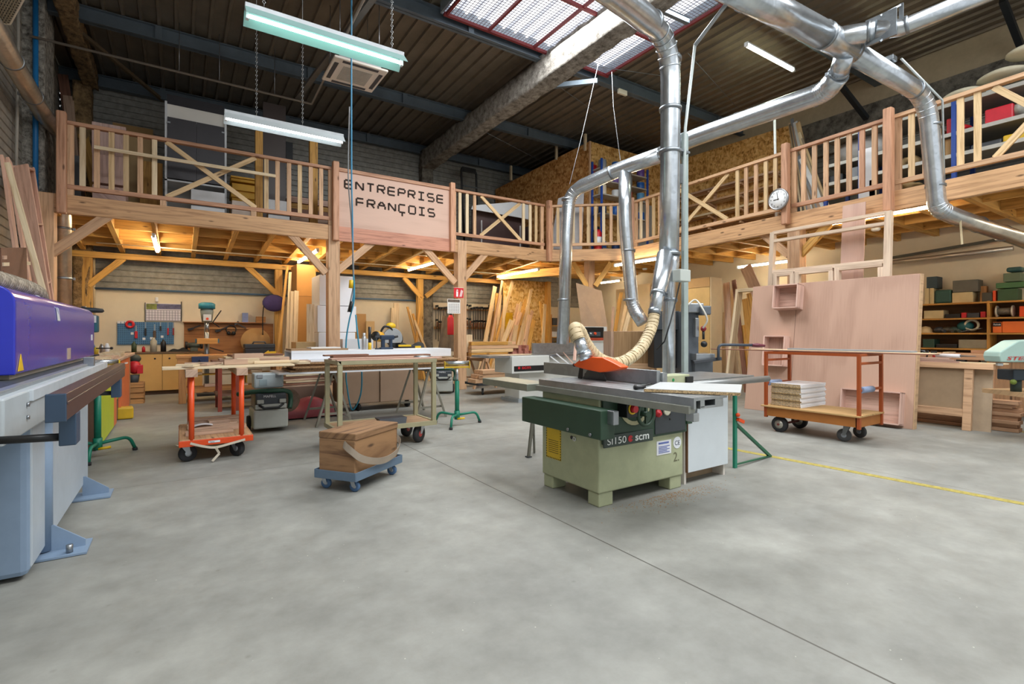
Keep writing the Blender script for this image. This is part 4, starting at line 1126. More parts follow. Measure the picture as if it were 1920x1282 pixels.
part(gs, 'roller', MB(gs).cyl(p + V((-.22, -.08, .79)), p + V((.1, .1, .79)), .03), TEAL)
part(gs, 'clamp_lever', MB(gs).bar(p + V((0, -.03, .46)), p + V((.07, -.04, .43)), .03, .03).ball(p + V((0, -.03, .5)), .02), ORANGE)
p = PZ(991, 857, 0)
ls = thing('trestle', 'slim grey metal trestle half hidden left of the panel saw', 'trestle', p)
part(ls, 'leg', MB(ls).bar(p, p + V((.06, .0, .46)), .02, .03), plain('7d7c72', .5, metal=.4)); part(ls, 'leg', MB(ls).bar(p + V((.16, .12, 0)), p + V((.1, .06, .46)), .02, .03), plain('7d7c72', .5, metal=.4))
part(ls, 'foot', MB(ls).box(p + V((0, 0, .006)), (.05, .05, .012)), DKGREY); part(ls, 'cross_bar', MB(ls).bar(p + V((.02, .01, .18)), p + V((.13, .1, .18)), .015, .02), plain('7d7c72', .5, metal=.4))
saw_dust = MB()
for i in range(500):
    a_, b_ = random.gauss(3.2, .28), 2.66 - abs(random.gauss(0, .1))
    saw_dust.box((a_, b_, .0012), (.006, .004, .002), rz=random.uniform(0, 3))
solo('wood_chips', saw_dust, plain('b08a62', .9), 'scatter of wood chips on the floor before the saw', 'wood chips', kind='stuff')

# ---- old wooden tool box on its blue dolly
RZ = rad(36.5); O = V((1.15, 3.97, 0)); Lx, Sx = V((math.cos(RZ), math.sin(RZ), 0)), V((-math.sin(RZ), math.cos(RZ), 0))
def dl(l, s_, z): return O + Lx * l + Sx * s_ + V((0, 0, z))
DB = plain('5c7084', .45, var=.1)
dy = thing('dolly', 'low blue grey dolly on four castors under the old wooden box', 'dolly', dl(.33, .2, 0), RZ)
mb = MB(dy)
for (l0, s0, l1, s1) in ((0, 0, .66, 0), (0, .4, .66, .4), (0, 0, 0, .4), (.66, 0, .66, .4)): mb.bar(dl(l0, s0, .133), dl(l1, s1, .133), .006, .07)
mb.frame(dl(.33, .2, .12), Lx, Sx, Z3, .655, .395, .008)
part(dy, 'frame', mb, DB, .003)
def castor(t, p, r, w, ang, tyre, hub, ztop, fork):
    d = V((math.cos(ang), math.sin(ang), 0)); s_ = V((-d.y, d.x, 0)); c = p + V((0, 0, r))
    wh = part(t, 'wheel', MB(t).lathe([(r * .55, -w / 2), (r * .95, -w / 2), (r, -w * .25), (r, w * .25), (r * .95, w / 2), (r * .55, w / 2)], c, s_, 22), tyre)
    part(wh, 'hub', MB(t).lathe([(r * .2, -w * .6), (r * .56, -w * .4), (r * .56, w * .4), (r * .2, w * .6)], c, s_, 16), hub)
    mb = MB(t)
    for k in (-1, 1): mb.prism([c + s_ * (k * w * .7) + d * (-.016), c + s_ * (k * w * .7) + d * .016, c + s_ * (k * w * .7) + d * (r * .9) + Z3 * (ztop - r), c + s_ * (k * w * .7) - d * (-.0) + Z3 * (ztop - r)], s_ * .004)
    mb.frame(p + d * (r * .45) + Z3 * (ztop - .004), d, s_, Z3, r * 1.3, w * 1.9, .008)
    part(t, 'fork', mb, fork)
ZINC = galv('b7bcc2', .35)
for l, s_ in ((.07, .06), (.59, .06), (.07, .34), (.59, .34)): castor(dy, dl(l, s_, 0), .042, .026, RZ + rad(100), plain('4a6a90', .6), ZINC, .1, ZINC)
OLDW = wood('94704e', '4c3020', contrast=1.2, rough=.75, gv=14)
OLDF = wood('a17a54', '77563a', rough=.7, gv=6)
tb = thing('tool_chest', 'old brown wooden chest with strap on the blue dolly', 'chest', dl(.33, .2, .125), RZ)
mb = MB(tb).frame(dl(.325, .2, .27), Lx, Sx, Z3, .58, .34, .288)
part(tb, 'body', mb, OLDF, .006)
mb = MB(tb)
mb.frame(dl(.325, .2, .44), Lx, Sx, Z3, .60, .36, .055)
part(tb, 'lid', mb, OLDW, .008, 'worn dark lid with old paint spots')
for l in (.03, .615): part(tb, 'end_panel', MB(tb).frame(dl(l, .2, .27), Lx, Sx, Z3, .014, .345, .285), OLDW, .003)
sp = smooth([dl(.018, .13, .385), dl(.005, .1, .37), dl(.0, .04, .335), dl(.03, -.012, .285), dl(.13, -.03, .24), dl(.27, -.035, .205), dl(.4, -.035, .2), dl(.53, -.03, .23), dl(.62, .0, .29), dl(.638, .06, .33), dl(.64, .12, .35)], 5)
mb = MB(tb)
vs_, fs = [], []
for i, q in enumerate(sp):
    for (k, u_) in ((-.026, 0), (.026, 0), (.026, .005), (-.026, .005)): vs_.append(q + Z3 * k + Sx * -u_ + Lx * (k * .35))
for i in range(len(sp) - 1):
    for k in range(4): fs.append((i * 4 + k, i * 4 + (k + 1) % 4, i * 4 + 4 + (k + 1) % 4, i * 4 + 4 + k))
mb.add(vs_, fs, None, False)
part(tb, 'strap', mb, plain('8f8272', .8, var=.12), 0, 'grey brown leather carrying strap')

# ---- orange platform trolley with boards
ot = thing('platform_trolley', 'orange platform trolley with four posts and grey castors', 'trolley', (.31, 6.3, 0))
OW = wood('c59a72', '8f6a48')
part(ot, 'deck', MB(ot).bb(.0, .63, 5.8, 6.85, .21, .235), OW, .004)
part(ot, 'frame', MB(ot).bb(-.005, .635, 5.795, 5.83, .165, .225).bb(-.005, .635, 6.82, 6.855, .165, .225).bb(-.005, .03, 5.8, 6.85, .165, .21).bb(.6, .635, 5.8, 6.85, .165, .21), ORANGE, .005)
for x in (.1, .53):
    for y in (5.82, 6.72):
        part(ot, 'post', MB(ot).cyl((x, y, .17), (x, y, .84), .024, 16), plain('e2501a', .35, var=.05))
for x, y, an in ((.07, 5.93, 200), (.5, 5.93, 130), (.1, 6.7, 180), (.53, 6.7, 180)): castor(ot, V((x, y, 0)), .082, .045, rad(an), RUBBER, ZINC, .168, ZINC)
part(ot, 'sticker', MB(ot).bb(.24, .34, 5.792, 5.7955, .185, .205), WHITE)
text_part(ot, 'lettering', 'Fetra', V((.25, 5.7915, .188)), X3, Z3, .014, BLACK, ext=.001)
stp = smooth([V((.09, 5.79, .2)), V((.2, 5.775, .16)), V((.3, 5.77, .14)), V((.42, 5.775, .16)), V((.56, 5.79, .185))], 5)
mb = MB(); [mb.bar(stp[i], stp[i + 1], .004, .022) for i in range(len(stp) - 1)]
mb.bar((.3, 5.77, .14), (.33, 5.75, .08), .004, .022).bar((.33, 5.75, .08), (.27, 5.74, .015), .004, .022)
solo('webbing_strap', mb, plain('cfc4b0', .8), 'beige webbing strap hanging off the orange trolley edge', 'strap')
BOARD = wood('c4a48c', '93725c', knots=False)
def plank(x, y, z, L, w, h, rz, mat, label, group=None, name='plank', bev=.002):
    m_ = MB().box((x, y, z + h / 2), (L, w, h), rz=rz)
    return solo(name, m_, mat, label, 'plank', group, bev)
zb = .236
for i, (x, y, L, w, h, rz, lab) in enumerate(((.26, 6.05, .42, .12, .035, .05, 'brown plank offcut nearest on the orange trolley deck'), (.36, 6.22, .5, .11, .045, -.03, 'second plank offcut from the front on the orange trolley deck'),
        (.3, 6.4, .46, .12, .05, .06, 'plank offcut in the middle of the orange trolley deck'), (.33, 6.58, .5, .14, .06, -.04, 'thicker plank at the rear of the orange trolley deck'))):
    plank(x, y, zb, L, w, h, rz, BOARD, lab)
plank(.36, 6.42, zb + .052, .2, .15, .03, .1, BOARD, 'short square block on top of the planks on the trolley deck'); plank(.34, 6.6, zb + .062, .48, .1, .03, .0, BOARD, 'top plank at the rear of the orange trolley deck')
solo('paper_sheet', MB().grid(lambda u, v: V((.1 + .2 * u, 6.18 + .12 * v + .05 * u, zb + .05 + .02 * math.sin(3 * u))), 6, 4), plain('e6e6ea', .7, var=.02), 'crumpled white paper on the planks of the orange trolley', 'paper')
# boards across the posts of the trolley
zt_ = .84
for x in (.1, .53): plank(x, 6.27, zt_, 1.05, .1, .07, rad(90), BOARD, 'bearer timber across the trolley posts, %s' % ('left one' if x < .3 else 'right one'))
plank(.45, 6.0, .911, 1.18, .3, .02, .03, PALE, 'front pale board across the orange trolley bearers'); plank(.62, 6.36, .911, 1.3, .34, .022, -.02, PALE, 'middle pale board across the orange trolley bearers'); plank(.7, 6.68, .911, 1.3, .26, .022, 0, BOARD, 'rear board across the orange trolley bearers')
for i in range(9):
    x, y = (.12, .26, .5, .62, .56, .75, .9, .66, .85)[i], (5.98, 6.15, 6.1, 6.15, 6.28, 6.3, 6.12, 6.5, 6.55)[i]
    L, w, h, rz = (.34, .36, .22, .22, .3, .42, .46, .3, .5)[i], (.1, .11, .1, .12, .1, .09, .08, .1, .1)[i], (.02, .02, .055, .06, .045, .05, .03, .1, .05)[i], (1.25, 1.15, .05, -.05, .1, .02, .06, .1, -.05)[i]
    plank(x, y, .934, L, w, h, rz, BOARD if i % 3 else PALE, ['flat plank end at the left of the trolley board pile', 'flat plank beside the leftmost one on the board pile', 'short block at the front of the trolley board pile', 'short block right of the front block on the board pile', 'block behind the front blocks on the board pile', 'long offcut in the middle of the board pile', 'thin offcut at the front right of the board pile', 'taller block at the rear of the board pile', 'long offcut at the rear of the board pile'][i])

# ---- dust extractor with a case on it
vc = thing('vacuum_cleaner', 'grey and black workshop vacuum with green hose beside the orange trolley', 'vacuum cleaner', (.98, 7.3, 0))
VG = plain('a8aaa2', .5, var=.06); VD = plain('3a3f45', .45)
part(vc, 'tank', MB(vc).bb(.78, 1.19, 7.12, 7.6, .05, .29), VG, .02)
part(vc, 'head', MB(vc).bb(.8, 1.17, 7.13, 7.58, .29, .5), VD, .03)
part(vc, 'front_panel', MB(vc).bb(.8, 1.17, 7.11, 7.135, .3, .36), VG, .01)
for x in (.82, 1.08): part(vc, 'latch', MB(vc).bb(x, x + .08, 7.1, 7.13, .37, .42), VG, .008)
for x in (.78, 1.19): part(vc, 'wheel', MB(vc).lathe([(.03, -.02), (.09, -.02), (.095, 0), (.09, .02), (.03, .02)], (x + (.02 if x > 1 else -.02), 7.45, .095), (1, 0, 0), 20), RUBBER)
part(vc, 'handle', MB(vc).tube([(.84, 7.1, .36), (.9, 7.09, .315), (1.07, 7.09, .315), (1.13, 7.1, .36)], .015, 8), BLACK)
text_part(vc, 'lettering', 'MAFELL', V((.9, 7.128, .445)), X3, Z3, .03, plain('e6e8ea'), ext=.002)
part(vc, 'hose', MB(vc).tube(smooth([V((.62, 7.3, .49)), V((.8, 7.2, .52)), V((1.0, 7.16, .53)), V((1.2, 7.2, .5)), V((1.24, 7.25, .4)), V((1.22, 7.2, .28))], 6), .03, 10), plain('234a38', .5))
cs = thing('tool_case', 'light grey plastic tool case on top of the workshop vacuum', 'case', (.98, 7.36, .56))
part(cs, 'shell', MB(cs).bb(.8, 1.15, 7.22, 7.5, .555, .745), plain('a9b4b8', .45, var=.04), .02)
part(cs, 'latch', MB(cs).bb(.83, .9, 7.205, 7.222, .69, .735), GREY, .004); part(cs, 'latch', MB(cs).bb(1.05, 1.12, 7.205, 7.222, .69, .735), GREY, .004)
part(cs, 'label_strip', MB(cs).bb(.86, .95, 7.212, 7.222, .59, .67), plain('8fa0a6', .5))

# ---- steel trestles with the stacked white panels
def trestle(x, y0, y1, label):
    t = thing('trestle', label, 'trestle', (x, (y0 + y1) / 2, 0)); TG = plain('8d897c', .5, metal=.4)
    part(t, 'top_bar', MB(t).bb(x - .025, x + .025, y0 - .05, y1 + .05, .695, .735), TG)
    for y in (y0, y1):
        for s_ in (-1, 1): part(t, 'leg', MB(t).bar((x + s_ * .24, y + (-.06 if y == y0 else .06), 0), (x + s_ * .02, y, .7), .028, .028), TG)
        part(t, 'cross_bar', MB(t).bar((x - .19, y, .16), (x + .19, y, .16), .02, .03), TG)
    return t
trestle(1.78, 7.2, 7.85, 'steel A-frame trestle under the left end of the white panel stack')
trestle(3.15, 7.05, 7.75, 'steel A-frame trestle under the right end of the white panel stack')
EDGE = chip('a8835c')
pz = .737; stack = []
def board2(x0, x1, y0, y1, z, h, white, label):
    m_ = MB(); m_.bb(x0, x1, y0, y1, z, z + h)
    m_.mi = [1, 0 if not white else 1, 0 if white != 1 else 1, 0, 0, 0] if False else m_.mi
    o = solo('stacked_sheet', m_, MELA if white else EDGE, label, 'panel', None, .001)
    if white == 2: pass
    return o
spec = [(1.05, 3.6, 6.98, 7.72, .022, 1, 'lowest white panel of the stack on the trestles'), (1.2, 3.62, 7.02, 7.7, .022, 0, 'chipboard panel just above the lowest white one'), (1.26, 3.55, 7.0, 7.7, .022, 0, 'second chipboard panel from the bottom of the trestle stack'),
        (1.22, 3.66, 6.96, 7.68, .022, 0, 'third chipboard panel from the bottom of the trestle stack'), (1.15, 3.6, 7.03, 7.66, .022, 0, 'fourth chipboard panel from the bottom of the trestle stack'), (1.1, 3.64, 6.99, 7.7, .022, 0, 'uppermost chipboard panel of the trestle stack'),
        (1.18, 3.2, 7.05, 7.7, .022, 1, 'white panel resting on the chipboard panels of the stack')]
for (x0, x1, y0, y1, h, w, lab) in spec: board2(x0, x1, y0, y1, pz, h, w, lab); pz += h + .003
mb = MB().bb(1.24, 3.58, 7.2, 7.24, pz, pz + .1).bb(1.24, 3.58, 7.2, 7.75, pz + .1, pz + .12).bb(1.24, 3.58, 7.7, 7.74, pz, pz + .1)
solo('folded_sheet', mb, MELA, 'long white panel with turned down edge on top of the trestle stack', 'panel', bev=.003)
ztop = pz + .12
solo('cardboard_sheet', MB().box((1.62, 7.45, ztop + .012), (.75, .4, .024)), plain('9c7c5a', .8), 'brown board lying on the left end of the white stack', 'board')
solo('paper_pile', MB().box((1.7, 7.42, ztop + .033), (.4, .25, .018), rz=.05), plain('e4e4e2', .6), 'pile of white papers on the brown board', 'papers')
def P7(px, py=660): return PY(px, py, 7.32)
x = P7(682).x
sc = thing('spray_can', 'grey spray can with white cap on the white panel stack', 'spray can', (x, 7.3, ztop))
part(sc, 'can', MB(sc).lathe([(.031, 0), (.033, .01), (.033, .17), (.02, .195)], (x, 7.3, ztop), n=16), plain('b8b9ba', .3, metal=.5)); part(sc, 'cap', MB(sc).cyl((x, 7.3, ztop + .19), (x, 7.3, ztop + .24), .018), WHITE)
x = P7(689).x + .02
gt = thing('glue_tube', 'black and yellow glue bottle standing next to the spray can', 'bottle', (x, 7.28, ztop))
part(gt, 'bottle', MB(gt).cyl((x, 7.28, ztop), (x, 7.28, ztop + .1), .025), YEL); part(gt, 'nozzle', MB(gt).cyl((x, 7.28, ztop + .1), (x, 7.28, ztop + .33), .022), BLACK)
x = P7(705).x
fc = thing('screw_clamp', 'dark screw clamp standing upright left of the nail gun', 'clamp', (x, 7.3, ztop))
part(fc, 'bar', MB(fc).bb(x - .006, x + .006, 7.29, 7.31, ztop, ztop + .2), DKGREY); part(fc, 'jaw', MB(fc).bb(x - .02, x + .06, 7.288, 7.312, ztop + .17, ztop + .2), DKGREY, .004); part(fc, 'jaw', MB(fc).bb(x - .02, x + .06, 7.288, 7.312, ztop, ztop + .02), DKGREY, .004)
x0, x1 = P7(714).x, P7(734).x; xm = (x0 + x1) / 2
ng = thing('nail_gun', 'dark blue nail gun standing on the white panel stack', 'nail gun', (xm, 7.3, ztop))
NB = plain('22344c', .45)
part(ng, 'body', MB(ng).bb(x0 - .02, x1 + .03, 7.26, 7.34, ztop + .14, ztop + .21), NB, .015); part(ng, 'grip', MB(ng).bb(x0, x0 + .05, 7.27, 7.33, ztop + .02, ztop + .15), NB, .01)
part(ng, 'magazine', MB(ng).bb(x1 - .04, x1, 7.27, 7.33, ztop + .02, ztop + .15), NB, .008); part(ng, 'foot', MB(ng).bb(x0 - .02, x1 + .01, 7.26, 7.34, ztop, ztop + .03), NB, .008)
part(ng, 'nose', MB(ng).cyl((x1 + .02, 7.3, ztop + .175), (x1 + .09, 7.3, ztop + .19), .018), BLACK)
# mitre saw and tool bag on a bench board behind
bz = .95
bt = thing('mobile_cabinet', 'brown panelled cabinet on castors behind the trestles', 'cabinet', (2.95, 8.6, 0))
part(bt, 'top', MB(bt).bb(2.1, 3.9, 8.2, 9.0, bz - .04, bz), plain('cfd2d4', .5))
part(bt, 'carcass', MB(bt).bb(2.2, 3.42, 8.3, 8.95, .12, bz - .04), plain('8a6a50', .7))
part(bt, 'door', MB(bt).bb(2.2, 2.79, 8.27, 8.3, .13, .88), plain('a88c74', .7, var=.04), .003); part(bt, 'door', MB(bt).bb(2.8, 3.42, 8.25, 8.3, .13, .9), plain('b0947c', .7, var=.04), .003)
for x_ in (2.45, 3.3): part(bt, 'castor', MB(bt).lathe([(.02, -.02), (.055, -.02), (.06, 0), (.055, .02), (.02, .02)], (x_, 8.33, .06), (1, .5, 0), 16).box((x_, 8.35, .115), (.06, .06, .02)), BLACK)
q = PY(722, 650, 8.5)
ms = thing('mitre_saw', 'yellow and grey mitre saw on the bench behind the white panels', 'mitre saw', (q.x, 8.5, bz))
part(ms, 'base', MB(ms).bb(q.x - .25, q.x + .25, 8.35, 8.65, bz, bz + .06), plain('6d7274', .4, metal=.6), .01)
part(ms, 'motor', MB(ms).lathe([(.03, 0), (.085, .01), (.09, .14), (.05, .17)], (q.x - .1, 8.42, bz + .26), (-.8, -.6, .1), 18), plain('d8a028', .5)); part(ms, 'motor_cap', MB(ms).lathe([(.0001, .185), (.075, .175), (.085, .13), (.085, .12)], (q.x - .1, 8.42, bz + .26), (-.8, -.6, .1), 18), BLACK)
part(ms, 'blade_guard', MB(ms).prism([V((q.x + .1 + .17 * math.cos(rad(a_)), 8.38, bz + .24 + .17 * math.sin(rad(a_)))) for a_ in range(-30, 211, 20)], (0, .07, 0)), plain('a3a6a8', .4, metal=.4), .006)
part(ms, 'blade', MB(ms).lathe([(.0001, 0), (.15, 0), (.15, .003), (.0001, .003)], (q.x + .14, 8.41, bz + .22), (0, 1, 0), 26), plain('4a4a4a', .4, metal=.6))
part(ms, 'handle', MB(ms).tube(smooth([V((q.x - .12, 8.4, bz + .32)), V((q.x - .06, 8.38, bz + .43)), V((q.x + .04, 8.38, bz + .42)), V((q.x + .1, 8.4, bz + .36))], 5), .018, 8), BLACK)
part(ms, 'bag_port', MB(ms).ball((q.x + .12, 8.55, bz + .45), (.09, .06, .06)), YEL)
q = PY(768, 650, 8.45)
bg = thing('tool_bag', 'black and yellow open tool bag right of the mitre saw', 'bag', (q.x, 8.45, bz))
part(bg, 'bag', MB(bg).grid(lambda u, v: V((q.x - .24 + .48 * u, 8.35 + .22 * v, bz + .01 + (.13 + .03 * math.sin(9 * u)) * math.sin(math.pi * min(max(v, .02), .98)) ** .4)), 14, 10), plain('2a2a28', .8, var=.3))
part(bg, 'front_pocket', MB(bg).bb(q.x - .22, q.x + .1, 8.33, 8.36, bz + .01, bz + .1), BLACK, .01); part(bg, 'yellow_band', MB(bg).bb(q.x - .25, q.x - .02, 8.32, 8.35, bz + .09, bz + .125).bb(q.x + .05, q.x + .16, 8.318, 8.35, bz + .03, bz + .1), YEL, .006)
part(bg, 'handle', MB(bg).ring((q.x + .1, 8.33, bz + .05), .04, .01, axis=(0, 1, 0)), BLACK)
# ---- pale steel cart
OL = plain('a39c7c', .5, var=.1)
mc = thing('steel_cart', 'pale olive steel angle cart with red hubbed wheels behind the chest', 'cart', (1.95, 5.72, 0))
for x in (1.41, 2.48):
    for y in (5.44, 5.98): part(mc, 'leg', MB(mc).bb(x - .024, x + .024, y - .022, y + .022, .22, .965), OL, .003)
part(mc, 'top_frame', MB(mc).bb(1.38, 2.51, 5.415, 5.455, .93, .97).bb(1.38, 2.51, 5.965, 6.005, .93, .97).bb(1.38, 1.42, 5.415, 6.0, .93, .97).bb(2.47, 2.51, 5.415, 6.0, .93, .97), OL, .003)
part(mc, 'shelf_frame', MB(mc).bb(1.38, 2.51, 5.415, 5.45, .2, .25).bb(1.38, 2.51, 5.97, 6.005, .2, .25).bb(1.38, 1.41, 5.415, 6.0, .2, .25).bb(2.48, 2.51, 5.415, 6.0, .2, .25), OL, .003)
part(mc, 'shelf', MB(mc).bb(1.41, 2.48, 5.45, 5.97, .225, .24), wood('b08f6e', '84664a', knots=False))
for x, y in ((2.33, 5.52), (2.34, 5.92), (1.52, 5.52), (1.52, 5.92)): castor(mc, V((x, y, 0)), .1, .05, rad(35), RUBBER, plain('a83a34', .5), .2, ZINC)
solo('dust_pan', MB().prism([(1.9, 5.5, .242), (2.16, 5.48, .242), (2.2, 5.55, .3), (1.87, 5.57, .3)], (0, .16, .0)), DKGREY, 'dark plastic tray on the lower shelf of the pale steel cart', 'tray', bev=.006)
DKW = wood('8a5e4a', '5a3a2c', knots=False)
for i, (y, w, h, mat, lab) in enumerate(((5.47, .09, .012, OKUM2, 'front thin strip of wood on the pale steel cart'), (5.6, .12, .012, DKW, 'reddish thin strip of wood on the pale steel cart'), (5.75, .14, .018, OKUM2, 'wide strip of wood in the middle of the pale steel cart'), (5.93, .13, .035, DKW, 'dark thick board at the back of the pale steel cart'))):
    plank(1.98 + (i % 2) * .06, y, .971, 1.2, w, h, .01 * i, mat, lab)
plank(1.6, 5.9, 1.007, .5, .09, .016, .03, DKW, 'short dark board topmost on the pale steel cart')
sander = solo('plane_iron', MB().ball((2.42, 5.62, .985), (.12, .06, .02)), STEEL, 'small flat steel tool on the right end of the steel cart', 'tool')
# ---- roller stands
def roller_stand(cx, cy, rz, top, label):
    t = thing('roller_stand', label, 'roller stand', (cx, cy, 0), rz)
    def p(x, y, z): return V((cx, cy, 0)) + Matrix.Rotation(rz, 3, 'Z') @ V((x, y, z))
    part(t, 'column', MB(t).tube([p(0, 0, .1), p(0, 0, top - .25)], .03, 12), TEAL); part(t, 'inner_tube', MB(t).tube([p(0, 0, top - .25), p(0, 0, top - .06)], .02, 12), GALV)
    for a_ in (20, 140, 250):
        d = V((math.cos(rad(a_)), math.sin(rad(a_)), 0))
        lg = part(t, 'leg', MB(t).tube(fillet([p(0, 0, .14), p(d.x * .3, d.y * .3, .16), p(d.x * .36, d.y * .36, .02)], .1, 5), .017, 10), TEAL)
        part(lg, 'rubber_foot', MB(t).tube([p(d.x * .355, d.y * .355, .03), p(d.x * .362, d.y * .362, 0)], .024, 10), RUBBER)
    part(t, 'hub_plate', MB(t).tube([p(0, 0, .08), p(0, 0, .2)], .04, 8), TEAL)
    part(t, 'bracket', MB(t).box(p(0, 0, top - .06), (.34, .06, .02), rz=rz).box(p(-.17, 0, top - .03), (.012, .09, .1), rz=rz).box(p(.17, 0, top - .03), (.012, .09, .1), rz=rz), YEL, .004, 'yellow roller bracket')
    part(t, 'roller', MB(t).tube([p(-.165, 0, top - .005), p(.165, 0, top - .005)], .03, 16), GALV)
    part(t, 'clamp_knob', MB(t).tube([p(0, -.03, .09), p(.1, -.05, .1)], .014, 8), YEL)
    return t
q = PD(857, 700, 7.0); roller_stand(q.x, q.y, rad(-20), .86, 'green roller stand with yellow bracket at the right end of the panel stack')
q = PD(183, 700, 5.15); roller_stand(q.x, q.y, rad(15), .97, 'green roller stand half hidden behind the edge banding machine')

q = PZ(830, 737, 0); dup(vc, (q.x, q.y, 0), rad(-25), 'second workshop vacuum far behind the right roller stand')
RL = plain('8a3a28', .5)
rt = thing('steel_table', 'low red legged steel table between the orange trolley and workbench', 'table', (1.1, 9.7, 0))
for x in (.55, .8, 1.75):
    for y in (9.45, 10.1): part(rt, 'leg', MB(rt).bb(x - .03, x + .03, y - .03, y + .03, 0, .78), RL, .003)
part(rt, 'top', MB(rt).bb(.45, 1.85, 9.38, 10.2, .78, .82), plain('6a4030', .6)); part(rt, 'shelf', MB(rt).bb(.5, 1.8, 9.45, 10.15, .25, .28), plain('6a4a3a', .7))
for i in range(3): plank(1.1, 9.75, .821 + .031 * i, 1.1 - .15 * i, .4, .03, .05 * i, (BOARD, PALE, DKW)[i], ['lowest', 'middle', 'top'][i] + ' board lying on the red legged steel table')
# ================================================================== left side: edge banding machine, leaning frames, benches
EG = plain('aab4bd', .5, var=.1, scale=3); EGD = plain('7d91a8', .5, var=.08)
HB = plain('2a34b0', .22, var=.05); 
eb = thing('edge_banding_machine', 'long edge banding machine with shiny purple blue hood at the left', 'woodworking machine', (-1.05, 4.9, 0))
part(eb, 'pedestal', MB(eb).bb(-1.35, -.64, 3.5, 3.86, .02, .8), EGD, .03)
part(eb, 'front_panel', MB(eb).bb(-.66, -.632, 3.53, 3.84, .05, .8).bb(-1.35, -.615, 3.9, 5.3, .09, .8), EG, .012)
part(eb, 'corner_strip', MB(eb).cyl((-.65, 3.88, .02), (-.65, 3.88, .8), .045), EGD)
for y in (3.86, 5.05):
    part(eb, 'gusset_foot', MB(eb).prism([(-.62, y, .012), (-.46, y, .012), (-.46, y, .05), (-.6, y, .16), (-.62, y, .16)], (0, .012, 0)).bb(-.7, -.44, y - .12, y + .12, .003, .014), EGD)
part(eb, 'anchor_bolt', MB(eb).cyl((-.52, 3.78, .014), (-.52, 3.78, .06), .016, 6), STEEL)
part(eb, 'bed', MB(eb).bb(-1.35, -.6, 2.88, 6.4, .79, .985), plain('b4bcc0', .45, var=.08), .008)
part(eb, 'bed_lip', MB(eb).bb(-.605, -.585, 3.3, 6.3, .93, .985), plain('c4cbd0', .4), .003)
part(eb, 'bolt', MB(eb).cyl((-.6, 3.25, .92), (-.59, 3.25, .92), .01, 8).cyl((-.6, 3.25, .86), (-.59, 3.25, .86), .01, 8), STEEL)
mb = MB(eb)
y = 2.9
while y < 6.3:
    mb.bb(-.95, -.69, y, y + .035, .986, 1.0); y += .042
part(eb, 'chain_track', mb, plain('5a5f62', .5, metal=.5))
part(eb, 'track_cover', MB(eb).bb(-.685, -.64, 2.9, 6.3, .985, 1.005), plain('9aa1a6', .4, metal=.5), .003)
part(eb, 'end_plate', MB(eb).bb(-.67, -.6, 5.5, 5.56, .985, 1.06), STEEL, .003)
hp_ = []
for i in range(9):
    a_ = rad(i * 90 / 8); hp_.append((-.85 + .1 * math.sin(math.pi / 2 - a_), 1.42 + .1 * math.cos(math.pi / 2 - a_)))
prof = [(-1.5, 1.03), (-.752, 1.03)] + [(x_, z_) for x_, z_ in hp_] + [(-1.5, 1.53)]
part(eb, 'hood', MB(eb).prism([(x_, 3.8, z_) for x_, z_ in prof], (0, 3.1, 0)), plain('4b46a8', .2, var=.04), .006, 'glossy purple blue hood')
part(eb, 'hood_end', MB(eb).prism([(x_ + (.008 if x_ > -1.2 else 0), 3.77, z_) for x_, z_ in prof], (0, .035, 0)), HB, .006, 'dark blue end of the hood')
part(eb, 'hood_skirt', MB(eb).bb(-1.4, -.78, 3.85, 6.85, 1.0, 1.03), plain('a39c90', .5), .003)
mb = MB(eb)
for y in (4.1, 4.35, 4.6, 4.95, 5.3, 5.7, 6.1, 6.5): mb.bb(-1.15, -1.0, y, y + .12, .985, 1.03).cyl((-.9, y, .985), (-.9, y, 1.03), .03, 10)
part(eb, 'feed_units', mb, plain('3a2c28', .5, var=.4))
part(eb, 'warning_triangle', MB(eb).prism([(-.75, 3.86, 1.045), (-.75, 3.98, 1.045), (-.75, 3.92, 1.14)], (.003, 0, 0)), YEL)
part(eb, 'paper_tag', MB(eb).bb(-.752, -.748, 6.68, 6.76, 1.19, 1.25), WHITE); part(eb, 'paper_tag', MB(eb).bb(-.752, -.748, 5.35, 5.5, 1.05, 1.14), plain('b09a8a', .6))
part(eb, 'tape', MB(eb).prism([(-.748, 4.95, 1.35), (-.748, 5.04, 1.35), (-.748, 4.98, 1.44), (-.84, 4.86, 1.524), (-.84, 4.78, 1.524), (-.748, 4.9, 1.44)], (.003, 0, .003)), WHITE)
RAILM = wood('4a3a36', '2e2322', rough=.3, knots=False)
part(eb, 'guide_rail', MB(eb).bb(-.405, -.35, 2.48, 4.92, .93, 1.03).bb(-.349, -.345, 2.48, 4.92, .99, 1.0), plain('4b3d3b', .32, var=.1), .004)
part(eb, 'rail_end_cap', MB(eb).bb(-.408, -.348, 2.465, 2.48, .928, 1.032), plain('2e4258', .4), .003)
for y in (2.75, 4.62):
    part(eb, 'rail_bracket', MB(eb).bb(-.405, -.35, y - .05, y + .05, .80, .93), plain('31465c', .4), .004)
    part(eb, 'rail_rod', MB(eb).cyl((-.61, y + .05, .83), (-.4, y, .83), .016, 10), BLACK)
hs = thing('suction_hose', 'two ribbed beige suction hoses lying on the purple hood', 'hose', (-1.0, 5, 1.53))
HT = plain('b9ad9c', .6, var=.08)
